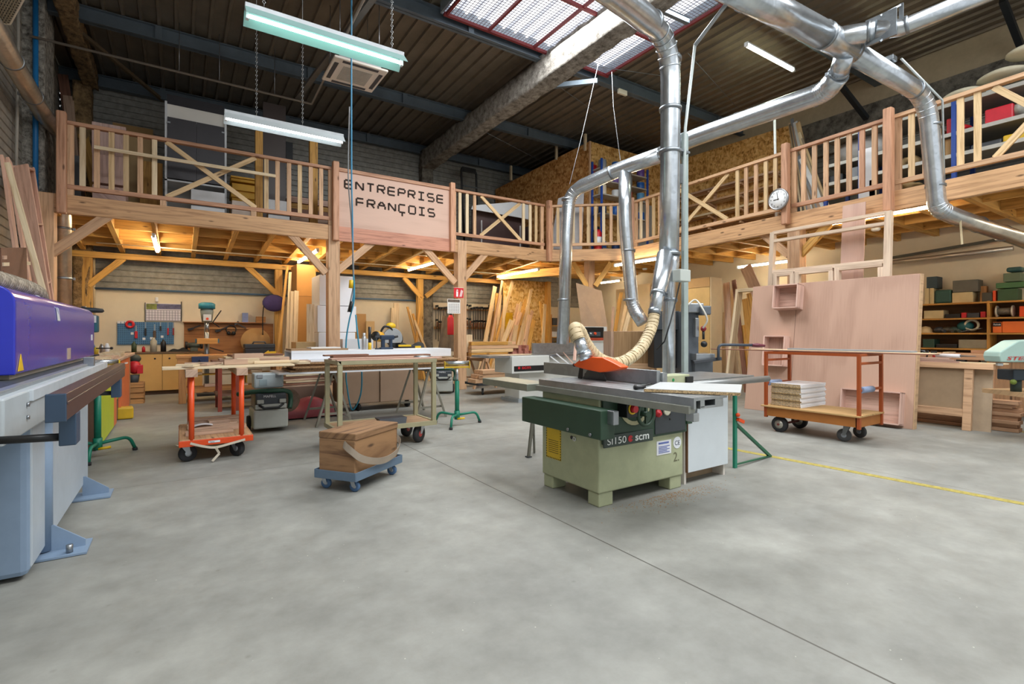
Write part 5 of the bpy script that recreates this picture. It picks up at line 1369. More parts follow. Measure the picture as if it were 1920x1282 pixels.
part(hs, 'hose', hose_mesh(MB(hs), smooth([V((-1.02, 3.2, 1.62)), V((-1.0, 3.9, 1.6)), V((-.98, 4.6, 1.6)), V((-.95, 5.2, 1.59)), V((-.98, 5.7, 1.56)), V((-1.05, 5.85, 1.46))], 6), .055, .03), HT); part(hs, 'wire_spiral', hose_wire(MB(hs), smooth([V((-1.02, 3.2, 1.62)), V((-1.0, 3.9, 1.6)), V((-.98, 4.6, 1.6)), V((-.95, 5.2, 1.59)), V((-.98, 5.7, 1.56)), V((-1.05, 5.85, 1.46))], 6), .058, .04, .007), plain('857a6a', .6))
part(hs, 'hose', hose_mesh(MB(hs), smooth([V((-1.25, 3.2, 1.8)), V((-1.22, 4.0, 1.73)), V((-1.15, 4.9, 1.65)), V((-1.1, 5.6, 1.62)), V((-1.12, 6.1, 1.58)), V((-1.2, 6.25, 1.46))], 6), .055, .03), HT)
# frames and planks leaning on the left wall behind the hood
PK = wood('cfa48e', 'a77e68', knots=False)
def leanbar(pa, da, pb, db, w, h, mat, label, side=(0, 1, 0), ext=1.0, name='leaning_board'):
    a, b = PD(*pa, da), PD(*pb, db); b = a + (b - a) * ext
    return solo(name, MB().bar(a, b, w, h, side=side), mat, label, 'board', None, .003)
leanbar((6, 296), 5.9, (30, 470), 5.7, .14, .03, PK, 'pinkish plank leaning on the left wall, leftmost of the frames', ext=1.9)
leanbar((17, 300), 6.2, (50, 500), 5.9, .12, .03, PK, 'second pinkish plank leaning on the left wall', ext=1.75)
leanbar((14, 306), 5.6, (78, 535), 5.2, .035, .05, PALE, 'thin pale batten crossing before the leaning pink frames', ext=1.04)
fr = thing('box_ladder', 'pink plywood box frame leaning on the left wall by the loft post', 'frame', PD(84, 540, 6.2))
fa, fb = PD(38, 310, 6.9), PD(76, 545, 6.3); fb = fa + (fb - fa) * 1.35
ga, gb = PD(52, 316, 7.3), PD(84, 540, 6.7); gb = ga + (gb - ga) * 1.35
part(fr, 'side_board', MB(fr).bar(fa, fb, .18, .025, side=(1, -.4, 0)), PK, .003); part(fr, 'side_board', MB(fr).bar(ga, gb, .16, .025, side=(1, -.4, 0)), PK, .003)
for f in (.01, .36, .7): part(fr, 'rung', MB(fr).bar(fa.lerp(fb, f), ga.lerp(gb, f), .16, .03, side=(1, -.4, 0)), PK, .003)
part(fr, 'back', MB(fr).prism([fa + V((-.12, .05, 0)), fb + V((-.12, .05, 0)), gb + V((-.1, .05, 0)), ga + V((-.1, .05, 0))], (-.01, .004, 0)), PK)
leanbar((60, 362), 7.5, (84, 535), 7.4, .06, .03, PALE, 'pale thin lath leaning right of the pink box frame', ext=1.4)
mb = MB().box((-1.62, 5.55, 1.8), (.02, 1.0, .5), rz=0)
solo('brown_sheet', MB().prism([PD(2, 464, 4.9), PD(50, 464, 5.35), PD(52, 545, 5.35), PD(2, 545, 4.9)], (-.03, .02, 0)), plain('7a5844', .6), 'dark brown panel standing behind the suction hoses', 'panel', bev=.003)
for i, (z, mat, lab) in enumerate(((495, PALE, 'pale offcut on the shelf behind the suction hoses'), (482, BOARD, 'upper brown offcut behind the suction hoses'), (510, DKW, 'dark lowest offcut behind the suction hoses'))):
    a = PD(-6, z, 4.9); b = PD(46 - 6 * i, z - 2, 5.5); solo('offcut', MB().bar(a, b, .1, .035), mat, lab, 'offcut')
# drill press partly hidden behind the hood
q = PD(172, 600, 7.3)
dp = thing('drill_press', 'small teal bench drill behind the far end of the purple hood', 'drill press', (q.x, q.y, .93))
part(dp, 'column', MB(dp).cyl((q.x - .1, q.y + .1, .93), (q.x - .1, q.y + .1, 1.66), .03), STEEL); part(dp, 'base', MB(dp).bb(q.x - .18, q.x + .1, q.y - .1, q.y + .2, .93, .96), DKGREY)
part(dp, 'head', MB(dp).bb(q.x - .16, q.x + .07, q.y - .08, q.y + .15, 1.28, 1.53), plain('1d5f73', .4), .02); part(dp, 'belt_cover', MB(dp).lathe([(.2, 0), (.22, .02), (.2, .06), (.05, .07)], (q.x - .08, q.y + .05, 1.57), n=20), plain('22303c', .5))
part(dp, 'label', MB(dp).bb(q.x - .14, q.x - .02, q.y - .084, q.y - .08, 1.43, 1.5), YEL); part(dp, 'label', MB(dp).bb(q.x, q.x + .06, q.y - .084, q.y - .08, 1.42, 1.52), plain('d8dce0'))
part(dp, 'feed_lever', MB(dp).bar((q.x + .05, q.y, 1.05), (q.x + .22, q.y - .05, 1.05), .015, .015).ball((q.x + .23, q.y - .05, 1.05), .02), BLACK); part(dp, 'chuck', MB(dp).cyl((q.x - .05, q.y - .02, 1.28), (q.x - .05, q.y - .02, 1.12), .03), STEEL)
# bench along the left wall with coloured doors
LG = plain('b8c832', .5, var=.06); LO = plain('e07848', .5, var=.08)
lb_ = thing('side_bench', 'bench along the left wall with lime green and orange doors', 'bench', (-1.3, 8.8, 0))
part(lb_, 'top', MB(lb_).bb(-1.57, -.66, 6.98, 11.25, .89, .93), BOARD, .004)
part(lb_, 'carcass', MB(lb_).bb(-1.57, -.75, 7.0, 11.2, .02, .89), plain('7a5c48', .7))
for (y0, y1, z0, m_) in ((6.98, 7.1, .03, plain('8a6a58', .6)), (7.12, 8.5, .03, LG), (8.52, 8.85, .03, LO), (8.87, 9.4, .35, LG), (9.42, 11.0, .03, LO), (11.02, 11.2, .03, plain('b08c68', .6))):
    part(lb_, 'door', MB(lb_).bb(-.75, -.722, y0, y1, z0, .875), m_, .003)
part(lb_, 'handle', MB(lb_).tube([(-.72, 9.9, .8), (-.69, 9.95, .8), (-.69, 10.1, .8), (-.72, 10.15, .8)], .012, 8), WHITE)
for i, (y, L, h, mat, lab) in enumerate(((7.6, .7, .05, PALE, 'long pale board on the near end of the wall bench'), (8.5, .8, .03, BOARD, 'flat brown board in the middle of the wall bench'), (9.4, .7, .06, PALE, 'board pile slab toward the far end of the wall bench'))):
    solo('plank', MB().bb(-.93, -.7, y - L / 2, y + L / 2, .931, .931 + h), mat, lab, 'plank')
for i in range(10):
    y = 9.6 + i * .12; x = -.95 - random.uniform(0, .3); h = random.uniform(.05, .2)
    o = solo('bench_clutter', MB().lathe([(.03, 0), (.035, h * .7), (.015, h)], (x, y, .931), n=10), (plain('b8342c'), WHITE, plain('c9b23a'), STEEL, plain('3a6a8a'))[i % 5], ['red', 'white', 'yellow', 'steel', 'blue'][i % 5] + (' small pot on the far end of the wall bench' if i < 5 else ' small can near the bench end by the pegboard'), 'can')
q = PZ(253, 705, .5); q = PD(252, 690, 9.2)
rb = thing('hand_machine', 'red and black power tool hanging at the end of the wall bench', 'power tool', q)
part(rb, 'red_body', MB(rb).ball(q + V((0, 0, .02)), (.1, .1, .13)).box(q + V((.06, 0, -.02)), (.1, .14, .16), rz=.4), RED, .01); part(rb, 'grip', MB(rb).ball(q + V((-.0, .02, .17)), (.1, .08, .08)), plain('3a3f38', .7)); part(rb, 'bin', MB(rb).tube([q + V((-.02, 0, -.12)), q + V((-.02, 0, -.3))], [.1, .07], 10), plain('3d4246', .6))
part(rb, 'hook', MB(rb).bar(q + V((-.0, .0, .2)), V((-.7, q.y + .1, q.z + .22)), .012, .012), STEEL)
p = PZ(255, 757, 0); p.x += .02
cr = thing('crate', 'small slatted wooden crate on the floor by the wall bench', 'crate', p)
for z in (.04, .14, .24, .34): part(cr, 'slat', MB(cr).bb(p.x - .13, p.x + .08, p.y, p.y + .018, z - .04, z + .045), BEECH); part(cr, 'slat', MB(cr).bb(p.x - .13, p.x + .08, p.y + .28, p.y + .3, z - .04, z + .045), BEECH); part(cr, 'side', MB(cr).bb(p.x + .08, p.x + .1, p.y, p.y + .3, z - .04, z + .045), BEECH)
p = PZ(228, 787, 0)
solo('plastic_bin', MB().box((p.x + .03, p.y + .12, .09), (.2, .22, .17), rz=.1), plain('d0a81e', .5), 'small yellow plastic bin on the floor before the orange doors', 'bin', bev=.02)
# ================================================================== back wall under the loft
YC = 12.85
x0, x1 = -.92, .42
bc = thing('base_cabinet', 'beige two door base cabinet below the blue pegboard', 'cabinet', (-.25, 13.1, 0))
part(bc, 'carcass', MB(bc).bb(x0, x1, YC, YB - .1, .08, .85), MDF); part(bc, 'plinth', MB(bc).bb(x0, x1, YC + .05, YB - .1, 0, .08), plain('5c4028', .7)); part(bc, 'worktop', MB(bc).bb(x0 - .03, x1 + .03, YC - .03, YB - .1, .85, .885), plain('6b5236', .5), .003)
for a_, b_, kx in ((x0 + .24, -.3, -.42), (-.29, x1, -.17), (x0, x0 + .23, None)):
    d_ = part(bc, 'door', MB(bc).bb(a_, b_, YC - .02, YC, .09, .845), plain('d4a660', .6, var=.04), .002)
    if kx is not None: part(d_, 'knob', MB(bc).cyl((kx, YC - .02, .75), (kx, YC - .025, .75), .018), BLACK)
def wallp(px, py, y=YB - .1): return PY(px, py, y)
yw = YB - .1
def wbox(mb, px0, py0, px1, py1, th=.02, y=None):
    y = yw if y is None else y
    a, b = PY(px0, py0, y), PY(px1, py1, y)
    return mb.bb(a.x, b.x, y - th, y, min(a.z, b.z), max(a.z, b.z))
pg = thing('pegboard', 'blue perforated tool board on the back wall', 'pegboard', PY(273, 645, yw))
part(pg, 'panel', wbox(MB(pg), 220, 603, 326, 645, .02), plain('4f7fa8', .5))
mb = MB(pg); a, b = PY(220, 603, yw), PY(326, 645, yw)
nx, nz = 30, 12
for i in range(nx):
    for j in range(nz):
        x = a.x + (b.x - a.x) * (i + .5) / nx; z = b.z + (a.z - b.z) * (j + .5) / nz; mb.bb(x - .008, x + .008, yw - .0215, yw - .02, z - .012, z + .012)
part(pg, 'holes', mb, plain('24486a', .6))
cal = thing('wall_calendar', 'large year planner hanging above the blue pegboard', 'calendar', PY(306, 602, yw))
part(cal, 'sheet', wbox(MB(cal), 273, 568, 340, 602, .008, yw - .02), plain('d4cfd8', .5, var=.03)); part(cal, 'header', wbox(MB(cal), 274, 569, 339, 580, .002, yw - .028), plain('5c5a78', .5, var=.5, scale=14)); part(cal, 'photo', wbox(MB(cal), 274, 569, 294, 580, .002, yw - .03), plain('7a8238', .5, var=.6, scale=12))
mb = MB(cal); a, b = PY(274, 581, yw), PY(339, 601, yw)
for i in range(13): x = a.x + (b.x - a.x) * i / 12; mb.bb(x - .004, x + .004, yw - .03, yw - .028, b.z, a.z)
for i in range(5): z = b.z + (a.z - b.z) * i / 4; mb.bb(a.x, b.x, yw - .03, yw - .028, z - .003, z + .003)
part(cal, 'grid_lines', mb, plain('6a6a78', .6)); part(cal, 'edge_strip', wbox(MB(cal), 271.5, 567, 273, 603, .012, yw - .02).bb(b.x, b.x + .02, yw - .03, yw - .02, b.z - .02, a.z + .2), plain('3a3a30'))
solo('wall_lamp', wbox(MB(), 291, 557, 297, 566, .08), WHITE, 'small white wall fitting above the year planner', 'wall light', bev=.02)
# pegboard tools
def tool(px, y0, y1, w, mat, lab, head=None):
    a, b = PY(px, y0, yw), PY(px, y1, yw); t = thing('hand_tool', lab, 'hand tool', (a.x, yw - .04, b.z))
    part(t, 'shaft', MB(t).bar((a.x, yw - .035, a.z), (a.x, yw - .035, b.z + (a.z - b.z) * .5), w * .5, .02), STEEL)
    part(t, 'grip', MB(t).bar((a.x, yw - .035, b.z + (a.z - b.z) * .55), (a.x, yw - .035, b.z), w, .028), mat, .004)
tool(255.5, 610, 634, .05, RED, 'red handled wrench hanging on the blue pegboard'); tool(273, 604, 629, .035, BLACK, 'black file hanging in the middle of the pegboard'); tool(290, 608, 634, .05, plain('5a4634'), 'brush hanging right of the pegboard middle'); tool(301, 604, 620, .035, BLACK, 'small pliers on the right half of the pegboard')
tool(315, 604, 628, .03, RED, 'red handled screwdriver, first from the pegboard right end'); tool(325, 604, 628, .03, plain('8a1c20'), 'dark red screwdriver at the right edge of the pegboard')
a = PY(244, 608, yw); solo('tape_reel', MB().ring((a.x, yw - .04, a.z), .06, .025, axis=(0, 1, 0)), RED, 'red reel hanging at the left of the blue pegboard', 'reel')
for i, (px, py) in enumerate(((223, 604), (230, 604), (237, 604), (248, 625), (270, 635), (284, 634), (304, 631))):
    a = PY(px, py, yw); solo('number_tag', MB().box((a.x, yw - .022, a.z), (.05, .004, .05)), WHITE, ['white tag at the top left corner of the pegboard', 'second white tag in the pegboard top row', 'third white tag in the pegboard top row', 'white tag under the red reel of the pegboard', 'white tag low in the pegboard middle', 'white tag low beside the brush', 'white tag low at the right of the pegboard'][i], 'tag')
# clutter on the base cabinet
zc = .886
for i, (x, r_, h, mat, lab) in enumerate(((-.78, .045, .22, plain('3a4a30'), 'dark green can on the left of the base cabinet'), (-.62, .03, .12, RED, 'small red pot on the base cabinet'), (-.45, .06, .3, plain('b0aa98'), 'tall pale canister on the base cabinet'), (-.28, .05, .26, BLACK, 'black bottle in front of the pegboard'))):
    solo('canister', MB().lathe([(r_, 0), (r_, h * .75), (r_ * .4, h * .9), (r_ * .4, h)], (x, 13.05, zc), n=12), mat, lab, 'canister')
solo('rag', MB().grid(lambda u, v: V((-.2 + .42 * u, 12.9 + .3 * v, zc + .005 + .07 * math.sin(math.pi * u) * math.sin(math.pi * v) * (1 + .4 * math.sin(11 * u)))), 14, 8), plain('1c1b1a', .9), 'black rag heap on the base cabinet', 'rag')
bgq = thing('bench_grinder', 'dark bench grinder on the right end of the base cabinet', 'bench grinder', (.28, 13.05, zc))
part(bgq, 'motor', MB(bgq).cyl((.16, 13.05, zc + .13), (.38, 13.05, zc + .13), .06), plain('4a4f46')); part(bgq, 'base', MB(bgq).bb(.2, .34, 12.98, 13.12, zc, zc + .08), plain('4a4f46'), .008)
for x in (.13, .41): part(bgq, 'wheel_guard', MB(bgq).cyl((x - .025, 13.05, zc + .13), (x + .025, 13.05, zc + .13), .08, 18), BLACK)
# brown tool panel, shelf, drill press, round board
tp = thing('tool_board', 'brown plywood tool panel with shelf above the workbench', 'tool board', PY(430, 660, yw))
part(tp, 'panel', wbox(MB(tp), 345, 605, 512, 662, .02), wood('9c6836', '7c4e24', knots=False), label='orange brown panel')
a, b = PY(343, 603, yw), PY(492, 600, yw)
part(tp, 'shelf', MB(tp).bb(a.x, b.x, yw - .14, yw, a.z - .02, a.z), wood('a87444', '82542c', knots=False), .003); part(tp, 'hook_rail', MB(tp).bb(a.x + .2, a.x + 1.6, yw - .05, yw - .02, a.z - .16, a.z - .12), BEECH)
zs_ = a.z
x = PY(459, 590, yw).x; solo('carton', MB().bb(x - .06, x + .06, yw - .12, yw - .02, zs_, zs_ + .22), plain('8a98c8', .6, var=.2), 'white and blue carton standing on the tool panel shelf', 'carton', bev=.003)
x = PY(488, 594, yw).x; solo('wooden_box', MB().bb(x - .1, x + .1, yw - .13, yw - .02, zs_, zs_ + .14), BEECH, 'small brown box at the right end of the tool panel shelf', 'box', bev=.003)
for i, (px, py, lab) in enumerate(((360, 614, 'black paint brush hanging at the left of the tool panel'), (411, 617, 'dark hand plane hanging right of the pillar drill'), (433, 618, 'ear defenders hanging on the brown tool panel'), (452, 611, 'hammer hanging on the hook rail of the tool panel'))):
    a = PY(px, py, yw - .02); m_ = MB()
    if i == 2: m_.ring((a.x, yw - .08, a.z), .1, .012, axis=(0, 1, 0)).ball((a.x - .05, yw - .08, a.z - .08), .045).ball((a.x + .05, yw - .08, a.z - .08), .045)
    elif i == 3: m_.bar((a.x - .1, yw - .11, a.z + .06), (a.x + .1, yw - .11, a.z - .06), .02, .02).bar((a.x - .14, yw - .11, a.z + .02), (a.x - .06, yw - .11, a.z + .1), .04, .04)
    else: m_.bar((a.x - .08, yw - .08, a.z - .05), (a.x + .02, yw - .08, a.z - .02), .09, .05).bar((a.x + .0, yw - .08, a.z - .02), (a.x + .16, yw - .08, a.z + .05), .025, .025)
    solo(('brush', 'hand_plane', 'ear_defenders', 'hammer')[i], m_, BLACK if i != 3 else DKGREY, lab, ('brush', 'plane', 'ear defenders', 'hammer')[i])
a, b = PY(452, 640, 13.0), PY(508, 640, 13.0); rr_ = (b.x - a.x) / 2
solo('round_board', MB().lathe([(.001, 0), (rr_, 0), (rr_, .02), (.001, .02)], ((a.x + b.x) / 2, 13.1, PY(480, 640, 13.1).z), (0, -1, .18), 40), MDF, 'large round MDF board leaning on the brown tool panel', 'board')
# workbench with vises
WB = wood('c08a52', '946030')
wb = thing('workbench', 'long wooden workbench before the brown tool panel', 'workbench', (.85, 11.3, 0))
part(wb, 'top', MB(wb).bb(-.05, 1.75, 10.85, 11.65, .815, .865), WB, .005); part(wb, 'apron', MB(wb).bb(-.03, 1.72, 10.86, 10.9, .68, .815), WB, .004)
for x in (.05, 1.65):
    for y in (10.94, 11.55): part(wb, 'leg', MB(wb).bb(x - .06, x + .06, y - .06, y + .06, 0, .815), WB, .005)
part(wb, 'stretcher', MB(wb).bb(.05, 1.65, 10.93, 10.98, .18, .28), WB, .004); part(wb, 'shelf', MB(wb).bb(.05, 1.65, 10.98, 11.55, .24, .26), WB); part(wb, 'pigeonhole_frame', MB(wb).bb(.15, 1.6, 11.2, 11.5, .48, .5).bb(.6, .62, 11.2, 11.5, .26, .8).bb(1.1, 1.12, 11.2, 11.5, .26, .8), plain('c8a030', .6))
x = PY(375, 670, 10.85).x
part(wb, 'vise', MB(wb).bb(x - .13, x + .13, 10.76, 10.85, .74, .85).cyl((x, 10.62, .79), (x, 10.8, .79), .014), plain('2a3558', .4), .004, 'dark blue bench vise')
for i in range(6):
    x = .25 + .25 * i; plank(x, 11.15, .261 if i % 2 else .501, .22, .14, .04 + .02 * (i % 3), .1 * i, BOARD if i % 2 else PALE, 'small offcut under the workbench, ' + ('on the lower shelf ' if i % 2 else 'on the pigeonhole ') + ('left', 'left', 'middle', 'middle', 'right', 'right')[i])
q = PY(388, 650, 12.2)
pd = thing('pillar_drill', 'teal topped pillar drill behind the workbench', 'pillar drill', (q.x, 12.3, 0))
part(pd, 'column', MB(pd).cyl((q.x, 12.3, .03), (q.x, 12.3, 1.55), .045), STEEL); part(pd, 'base', MB(pd).bb(q.x - .18, q.x + .18, 12.0, 12.4, 0, .05), DKGREY, .006)
part(pd, 'head', MB(pd).tube([(q.x, 12.2, 1.5), (q.x, 12.2, 1.72), (q.x, 12.2, 1.78)], [.09, .12, .11], 12), plain('8d9690', .4)); part(pd, 'belt_cover', MB(pd).tube([(q.x, 12.2, 1.78), (q.x, 12.2, 1.88), (q.x, 12.2, 1.91)], [.15, .15, .1], 18), plain('2b7e92', .4))
part(pd, 'face_plate', MB(pd).bb(q.x - .07, q.x + .07, 12.03, 12.05, 1.53, 1.66), plain('d8dcd8', .5)); part(pd, 'button', MB(pd).cyl((q.x, 12.03, 1.57), (q.x, 12.015, 1.57), .025), ORANGE)
part(pd, 'spindle', MB(pd).cyl((q.x, 12.15, 1.3), (q.x, 12.15, 1.5), .035), STEEL); part(pd, 'feed_lever', MB(pd).bar((q.x + .1, 12.15, 1.5), (q.x + .25, 12.1, 1.75), .018, .018).bar((q.x + .1, 12.15, 1.5), (q.x + .22, 12.1, 1.4), .018, .018), BLACK)
part(pd, 'wooden_table', MB(pd).bb(q.x - .18, q.x + .18, 11.95, 12.25, 1.06, 1.17), wood('d69a4c', 'b07830', knots=False), .004); part(pd, 'table_clamp', MB(pd).bb(q.x - .21, q.x - .17, 12.0, 12.1, 1.08, 1.16).bb(q.x + .17, q.x + .21, 12.0, 12.1, 1.08, 1.16), plain('3a6a78')); part(pd, 'crank', MB(pd).bar((q.x + .05, 12.2, .98), (q.x + .28, 12.15, .9), .02, .02).cyl((q.x + .28, 12.15, .9), (q.x + .28, 12.08, .9), .015), BLACK)
rd = PY(487, 655, 11.3)
bx_ = thing('tool_box', 'black plastic tool box on the right end of the workbench', 'tool box', (rd.x, 11.35, .866))
part(bx_, 'body', MB(bx_).bb(rd.x - .27, rd.x + .27, 11.25, 11.5, .866, .97), BLACK, .012); part(bx_, 'lid', MB(bx_).bb(rd.x - .28, rd.x + .28, 11.24, 11.51, .97, 1.06), plain('26292c', .4), .015); part(bx_, 'handle', MB(bx_).tube([(rd.x - .12, 11.38, 1.06), (rd.x - .1, 11.38, 1.1), (rd.x + .1, 11.38, 1.1), (rd.x + .12, 11.38, 1.06)], .015, 8), DKGREY)
q = PY(506, 660, 10.95); solo('arrow_board', MB().prism([(q.x - .12, 10.95, .866), (q.x - .02, 10.95, .94), (q.x - .02, 10.95, .915), (q.x + .12, 10.95, .92), (q.x + .1, 10.95, .866)], (0, .03, 0)), YEL, 'small yellow arrow shaped jig on the workbench edge', 'jig')
# pipes on the back wall
a, b = PY(172, 545, 13.3), PY(535, 557, 13.3)
solo('pipe', MB().tube([(a.x, 13.36, 2.2), (6.0, 13.36, 2.2)], .022, 8), plain('4a6a8a', .4), 'blue grey compressed air line along the foot of the cladding', 'pipe')
solo('conduit', MB().tube([PY(176, 590, 13.36), PY(176, 470, 13.36)], .025, 8), plain('c8b898', .6), 'pale vertical conduit in the back left corner', 'conduit')
# purple bag on the rear post, panels, tall units
q = PY(514, 568, 13.0)
bag = thing('hanging_bag', 'purple bag hanging from the rear wooden post', 'bag', (q.x, 13.0, q.z - .2))
part(bag, 'pouch', MB(bag).ball((q.x, 13.02, q.z), (.25, .1, .2)), plain('4a3f78', .8, var=.2)); part(bag, 'strap', MB(bag).tube(smooth([V((q.x - .2, 13.0, q.z + .1)), V((q.x - .24, 13.0, q.z - .3)), V((q.x - .24, 13.0, q.z - .75))], 5), .012, 6), BLACK)
tc = thing('tall_cabinet', 'tall MDF cupboard standing right of the purple bag', 'cupboard', (2.55, 12.6, 0))
a, b = PY(556, 500, 12.3), PY(592, 500, 12.3)
part(tc, 'carcass', MB(tc).bb(a.x, b.x, 12.3, 12.95, 0, 2.85), MDF, .004); part(tc, 'lower_front', MB(tc).bb(a.x + .005, b.x - .005, 12.285, 12.3, .05, 2.12), plain('c08a48', .6, var=.04)); part(tc, 'upper_front', MB(tc).bb(a.x + .005, b.x - .005, 12.285, 12.3, 2.13, 2.84), plain('c8924e', .6, var=.04))
for i, (pt, pb, w, mat, lab) in enumerate((((539, 498), (521, 662), .05, YELW, 'long thin lath leaning left of the tall MDF cupboard'), ((544, 510), (538, 655), .06, PALE, 'pale lath leaning beside the tall MDF cupboard'), ((549, 546), (546, 655), .09, PALE, 'pale board end standing before the tall MDF cupboard'), ((556, 545), (553, 655), .09, PALE, 'second pale board standing before the tall MDF cupboard'))):
    a, b = lean_y(pt, pb, 12.26 - .035 * i, .12); solo('leaning_lath', MB().bar(a, b, w, .025, side=(1, 0, 0)), mat, lab, 'lath')
WP = plain('d8dade', .45, var=.03)
for i, (z0, z1) in enumerate(((0, .78), (.78, 1.3), (1.3, 1.86), (1.86, 2.5))):
    t = thing('white_carcass', ('lowest', 'second from the bottom', 'third from the bottom', 'topmost')[i] + ' white cabinet carcass stacked behind the first loft post', 'cabinet carcass', (2.8, 11.4, z0))
    dx = (.12, .0, .02, -.02)[i]
    part(t, 'box', MB(t).bb(2.42 - dx, 3.16, 11.0, 11.75, z0 + .002, z1 - .004), WP, .004); part(t, 'front', MB(t).bb(2.74, 3.17 + dx, 10.98, 11.0, z0 + .006, z1 - .008), plain('e8ecf2', .35, var=.02), .003)
for i, (pt, pb, w, lab) in enumerate((((582, 570), (582, 650), .15, 'pale board standing left of the white carcasses'),)):
    a, b = PY(*pt, 11.1), PY(*pb, 11.1); b.z = 0; solo('standing_board', MB().bar(a, b, w, .03), PALE, lab, 'board')
a, b = PY(553, 641, 10.8), PY(590, 641, 10.8); solo('carton', MB().bb(a.x, b.x, 10.7, 11.2, 0, 1.1), plain('b09468', .8), 'low brown carton before the tall MDF cupboard', 'carton', bev=.004)
a, b = PY(640, 633, 10.4), PY(697, 633, 10.4); solo('white_box', MB().bb(a.x, b.x, 10.3, 10.8, 0, 1.16), WP, 'low white chest behind the hose drop', 'box', bev=.004)
# sheets at the back wall
for i, (p0, p1, y, mat, lab) in enumerate((((664, 588), (686, 640), 13.2, MDF, 'tall brown board against the back wall right of the white carcasses'), ((686, 602), (702, 640), 13.1, MDFL, 'lower brown board against the back wall'), ((733, 577), (738, 640), 13.2, PALE, 'narrow pale strip standing at the back wall'), ((738, 568), (748, 640), 13.22, PALE, 'pale door board standing at the back wall'))):
    a, b = PY(*p0, y), PY(*p1, y); solo('standing_sheet', MB().bb(a.x, b.x, y - .02, y + .02, 0, a.z), mat, lab, 'board', bev=.002)
k = 0
for i, (pt, pb) in enumerate((((764, 575), (782, 650)), ((768, 580), (788, 652)), ((774, 588), (794, 652)), ((788, 565), (780, 652)), ((777, 600), (797, 652)))):
    a, b = lean_y(pt, pb, 13.12 - .036 * i, .15)
    solo('leaning_lath', MB().bar(a, b, .06, .03, side=(1, 0, 0)), (YELW, PINE, YELW)[i % 3], ['leftmost', 'second', 'middle', 'fourth', 'rightmost'][i] + ' of the laths leaning before the grey rear column', 'lath')
# floor clutter under the trestles
solo('red_tarpaulin', MB().grid(lambda u, v: V((1.05 + 1.1 * u, 7.95 + .6 * v, .02 + .22 * math.sin(math.pi * u) ** .6 * math.sin(math.pi * v) ** .6 * (1 + .3 * math.sin(9 * u + 4 * v)))), 20, 12), plain('7a1c24', .6), 'dark red tarpaulin heap on the floor behind the vacuum', 'tarpaulin')
solo('sack', MB().ball((1.28, 7.75, .32), (.17, .15, .17)), plain('8a7466', .7, var=.25), 'grey brown plastic sack beside the workshop vacuum', 'sack')
for i in range(6): plank(1.75 + .03 * (i % 3), 8.95, .4 + .035 * i, .8, .3, .03, .05 * (i % 3), (BOARD, DKW, PALE)[i % 3], ['lowest', 'second', 'third', 'fourth', 'fifth', 'topmost'][i] + ' board of the small pile behind the left trestle')
solo('pile_block', MB().bb(1.4, 2.1, 8.8, 9.1, 0, .4), plain('6a5244', .8), 'dark box carrying the small board pile', 'box')
# ================================================================== back middle: clamps, signs, lumber, planer
def ybox(mb, px0, py0, px1, py1, y, dep):
    a, b = PY(px0, py0, y), PY(px1, py1, y)
    return mb.bb(min(a.x, b.x), max(a.x, b.x), y, y + dep, min(a.z, b.z), max(a.z, b.z))
def xbox(mb, px0, py0, px1, py1, x, dep, z0=None):
    m_ = (px0 + px1) / 2
    a, b = PX(px0, 600, x), PX(px1, 600, x); zt, zb = PX(m_, py0, x).z, PX(m_, py1, x).z
    return mb.bb(x, x + dep, min(a.y, b.y), max(a.y, b.y), zb if z0 is None else z0, zt if z0 is None else z0 + zt - zb)
cr_ = thing('clamp_rack', 'two rail wooden rack on the back wall carrying the bar clamps', 'rack', PY(870, 640, 13.3))
for y0, y1 in ((577, 583), (612, 617)): part(cr_, 'rail', ybox(MB(cr_), 815, y0, 920, y1, 13.33, .06), BEECH, .003)
proto = None
for i in range(22):
    px = 817 + i * 4.7 + random.uniform(-1, 1); p = PY(px, 574, 13.3); L = random.choice((.75, .9, 1.0, .6))
    if proto is None:
        proto = thing('bar_clamp', 'dark bar clamp hanging on the wooden rail rack of the back wall', 'clamp', (p.x, 13.3, p.z), 0, 'bar clamps hanging on the back wall rack')
        part(proto, 'bar', MB(proto).bb(p.x - .012, p.x + .012, 13.29, 13.3, p.z - .95, p.z + .03), plain('5a564e', .5, metal=.4))
        part(proto, 'head', MB(proto).bb(p.x - .02, p.x + .02, 13.16, 13.3, p.z - .03, p.z + .03), BLACK, .004); part(proto, 'slider', MB(proto).bb(p.x - .02, p.x + .02, 13.18, 13.3, p.z - .42, p.z - .37), BLACK, .004)
        part(proto, 'handle', MB(proto).cyl((p.x, 13.2, p.z - .6), (p.x, 13.2, p.z - .45), .02, 8), wood('7a4a2a', knots=False))
    else: dup(proto, (p.x, 13.3, p.z + random.uniform(-.08, .05)))
q = PY(838, 600, 12.9)
solo('hanging_jacket', MB().grid(lambda u, v: V((q.x + (u - .5) * (.28 + .3 * v), 12.9 - .12 * math.sin(math.pi * u) - .03 * math.sin(14 * u + 3 * v), q.z + .12 - 1.0 * v)), 18, 10), plain('6e6052', .9, var=.25), 'grey brown jacket hanging behind the post with the red sign', 'jacket')
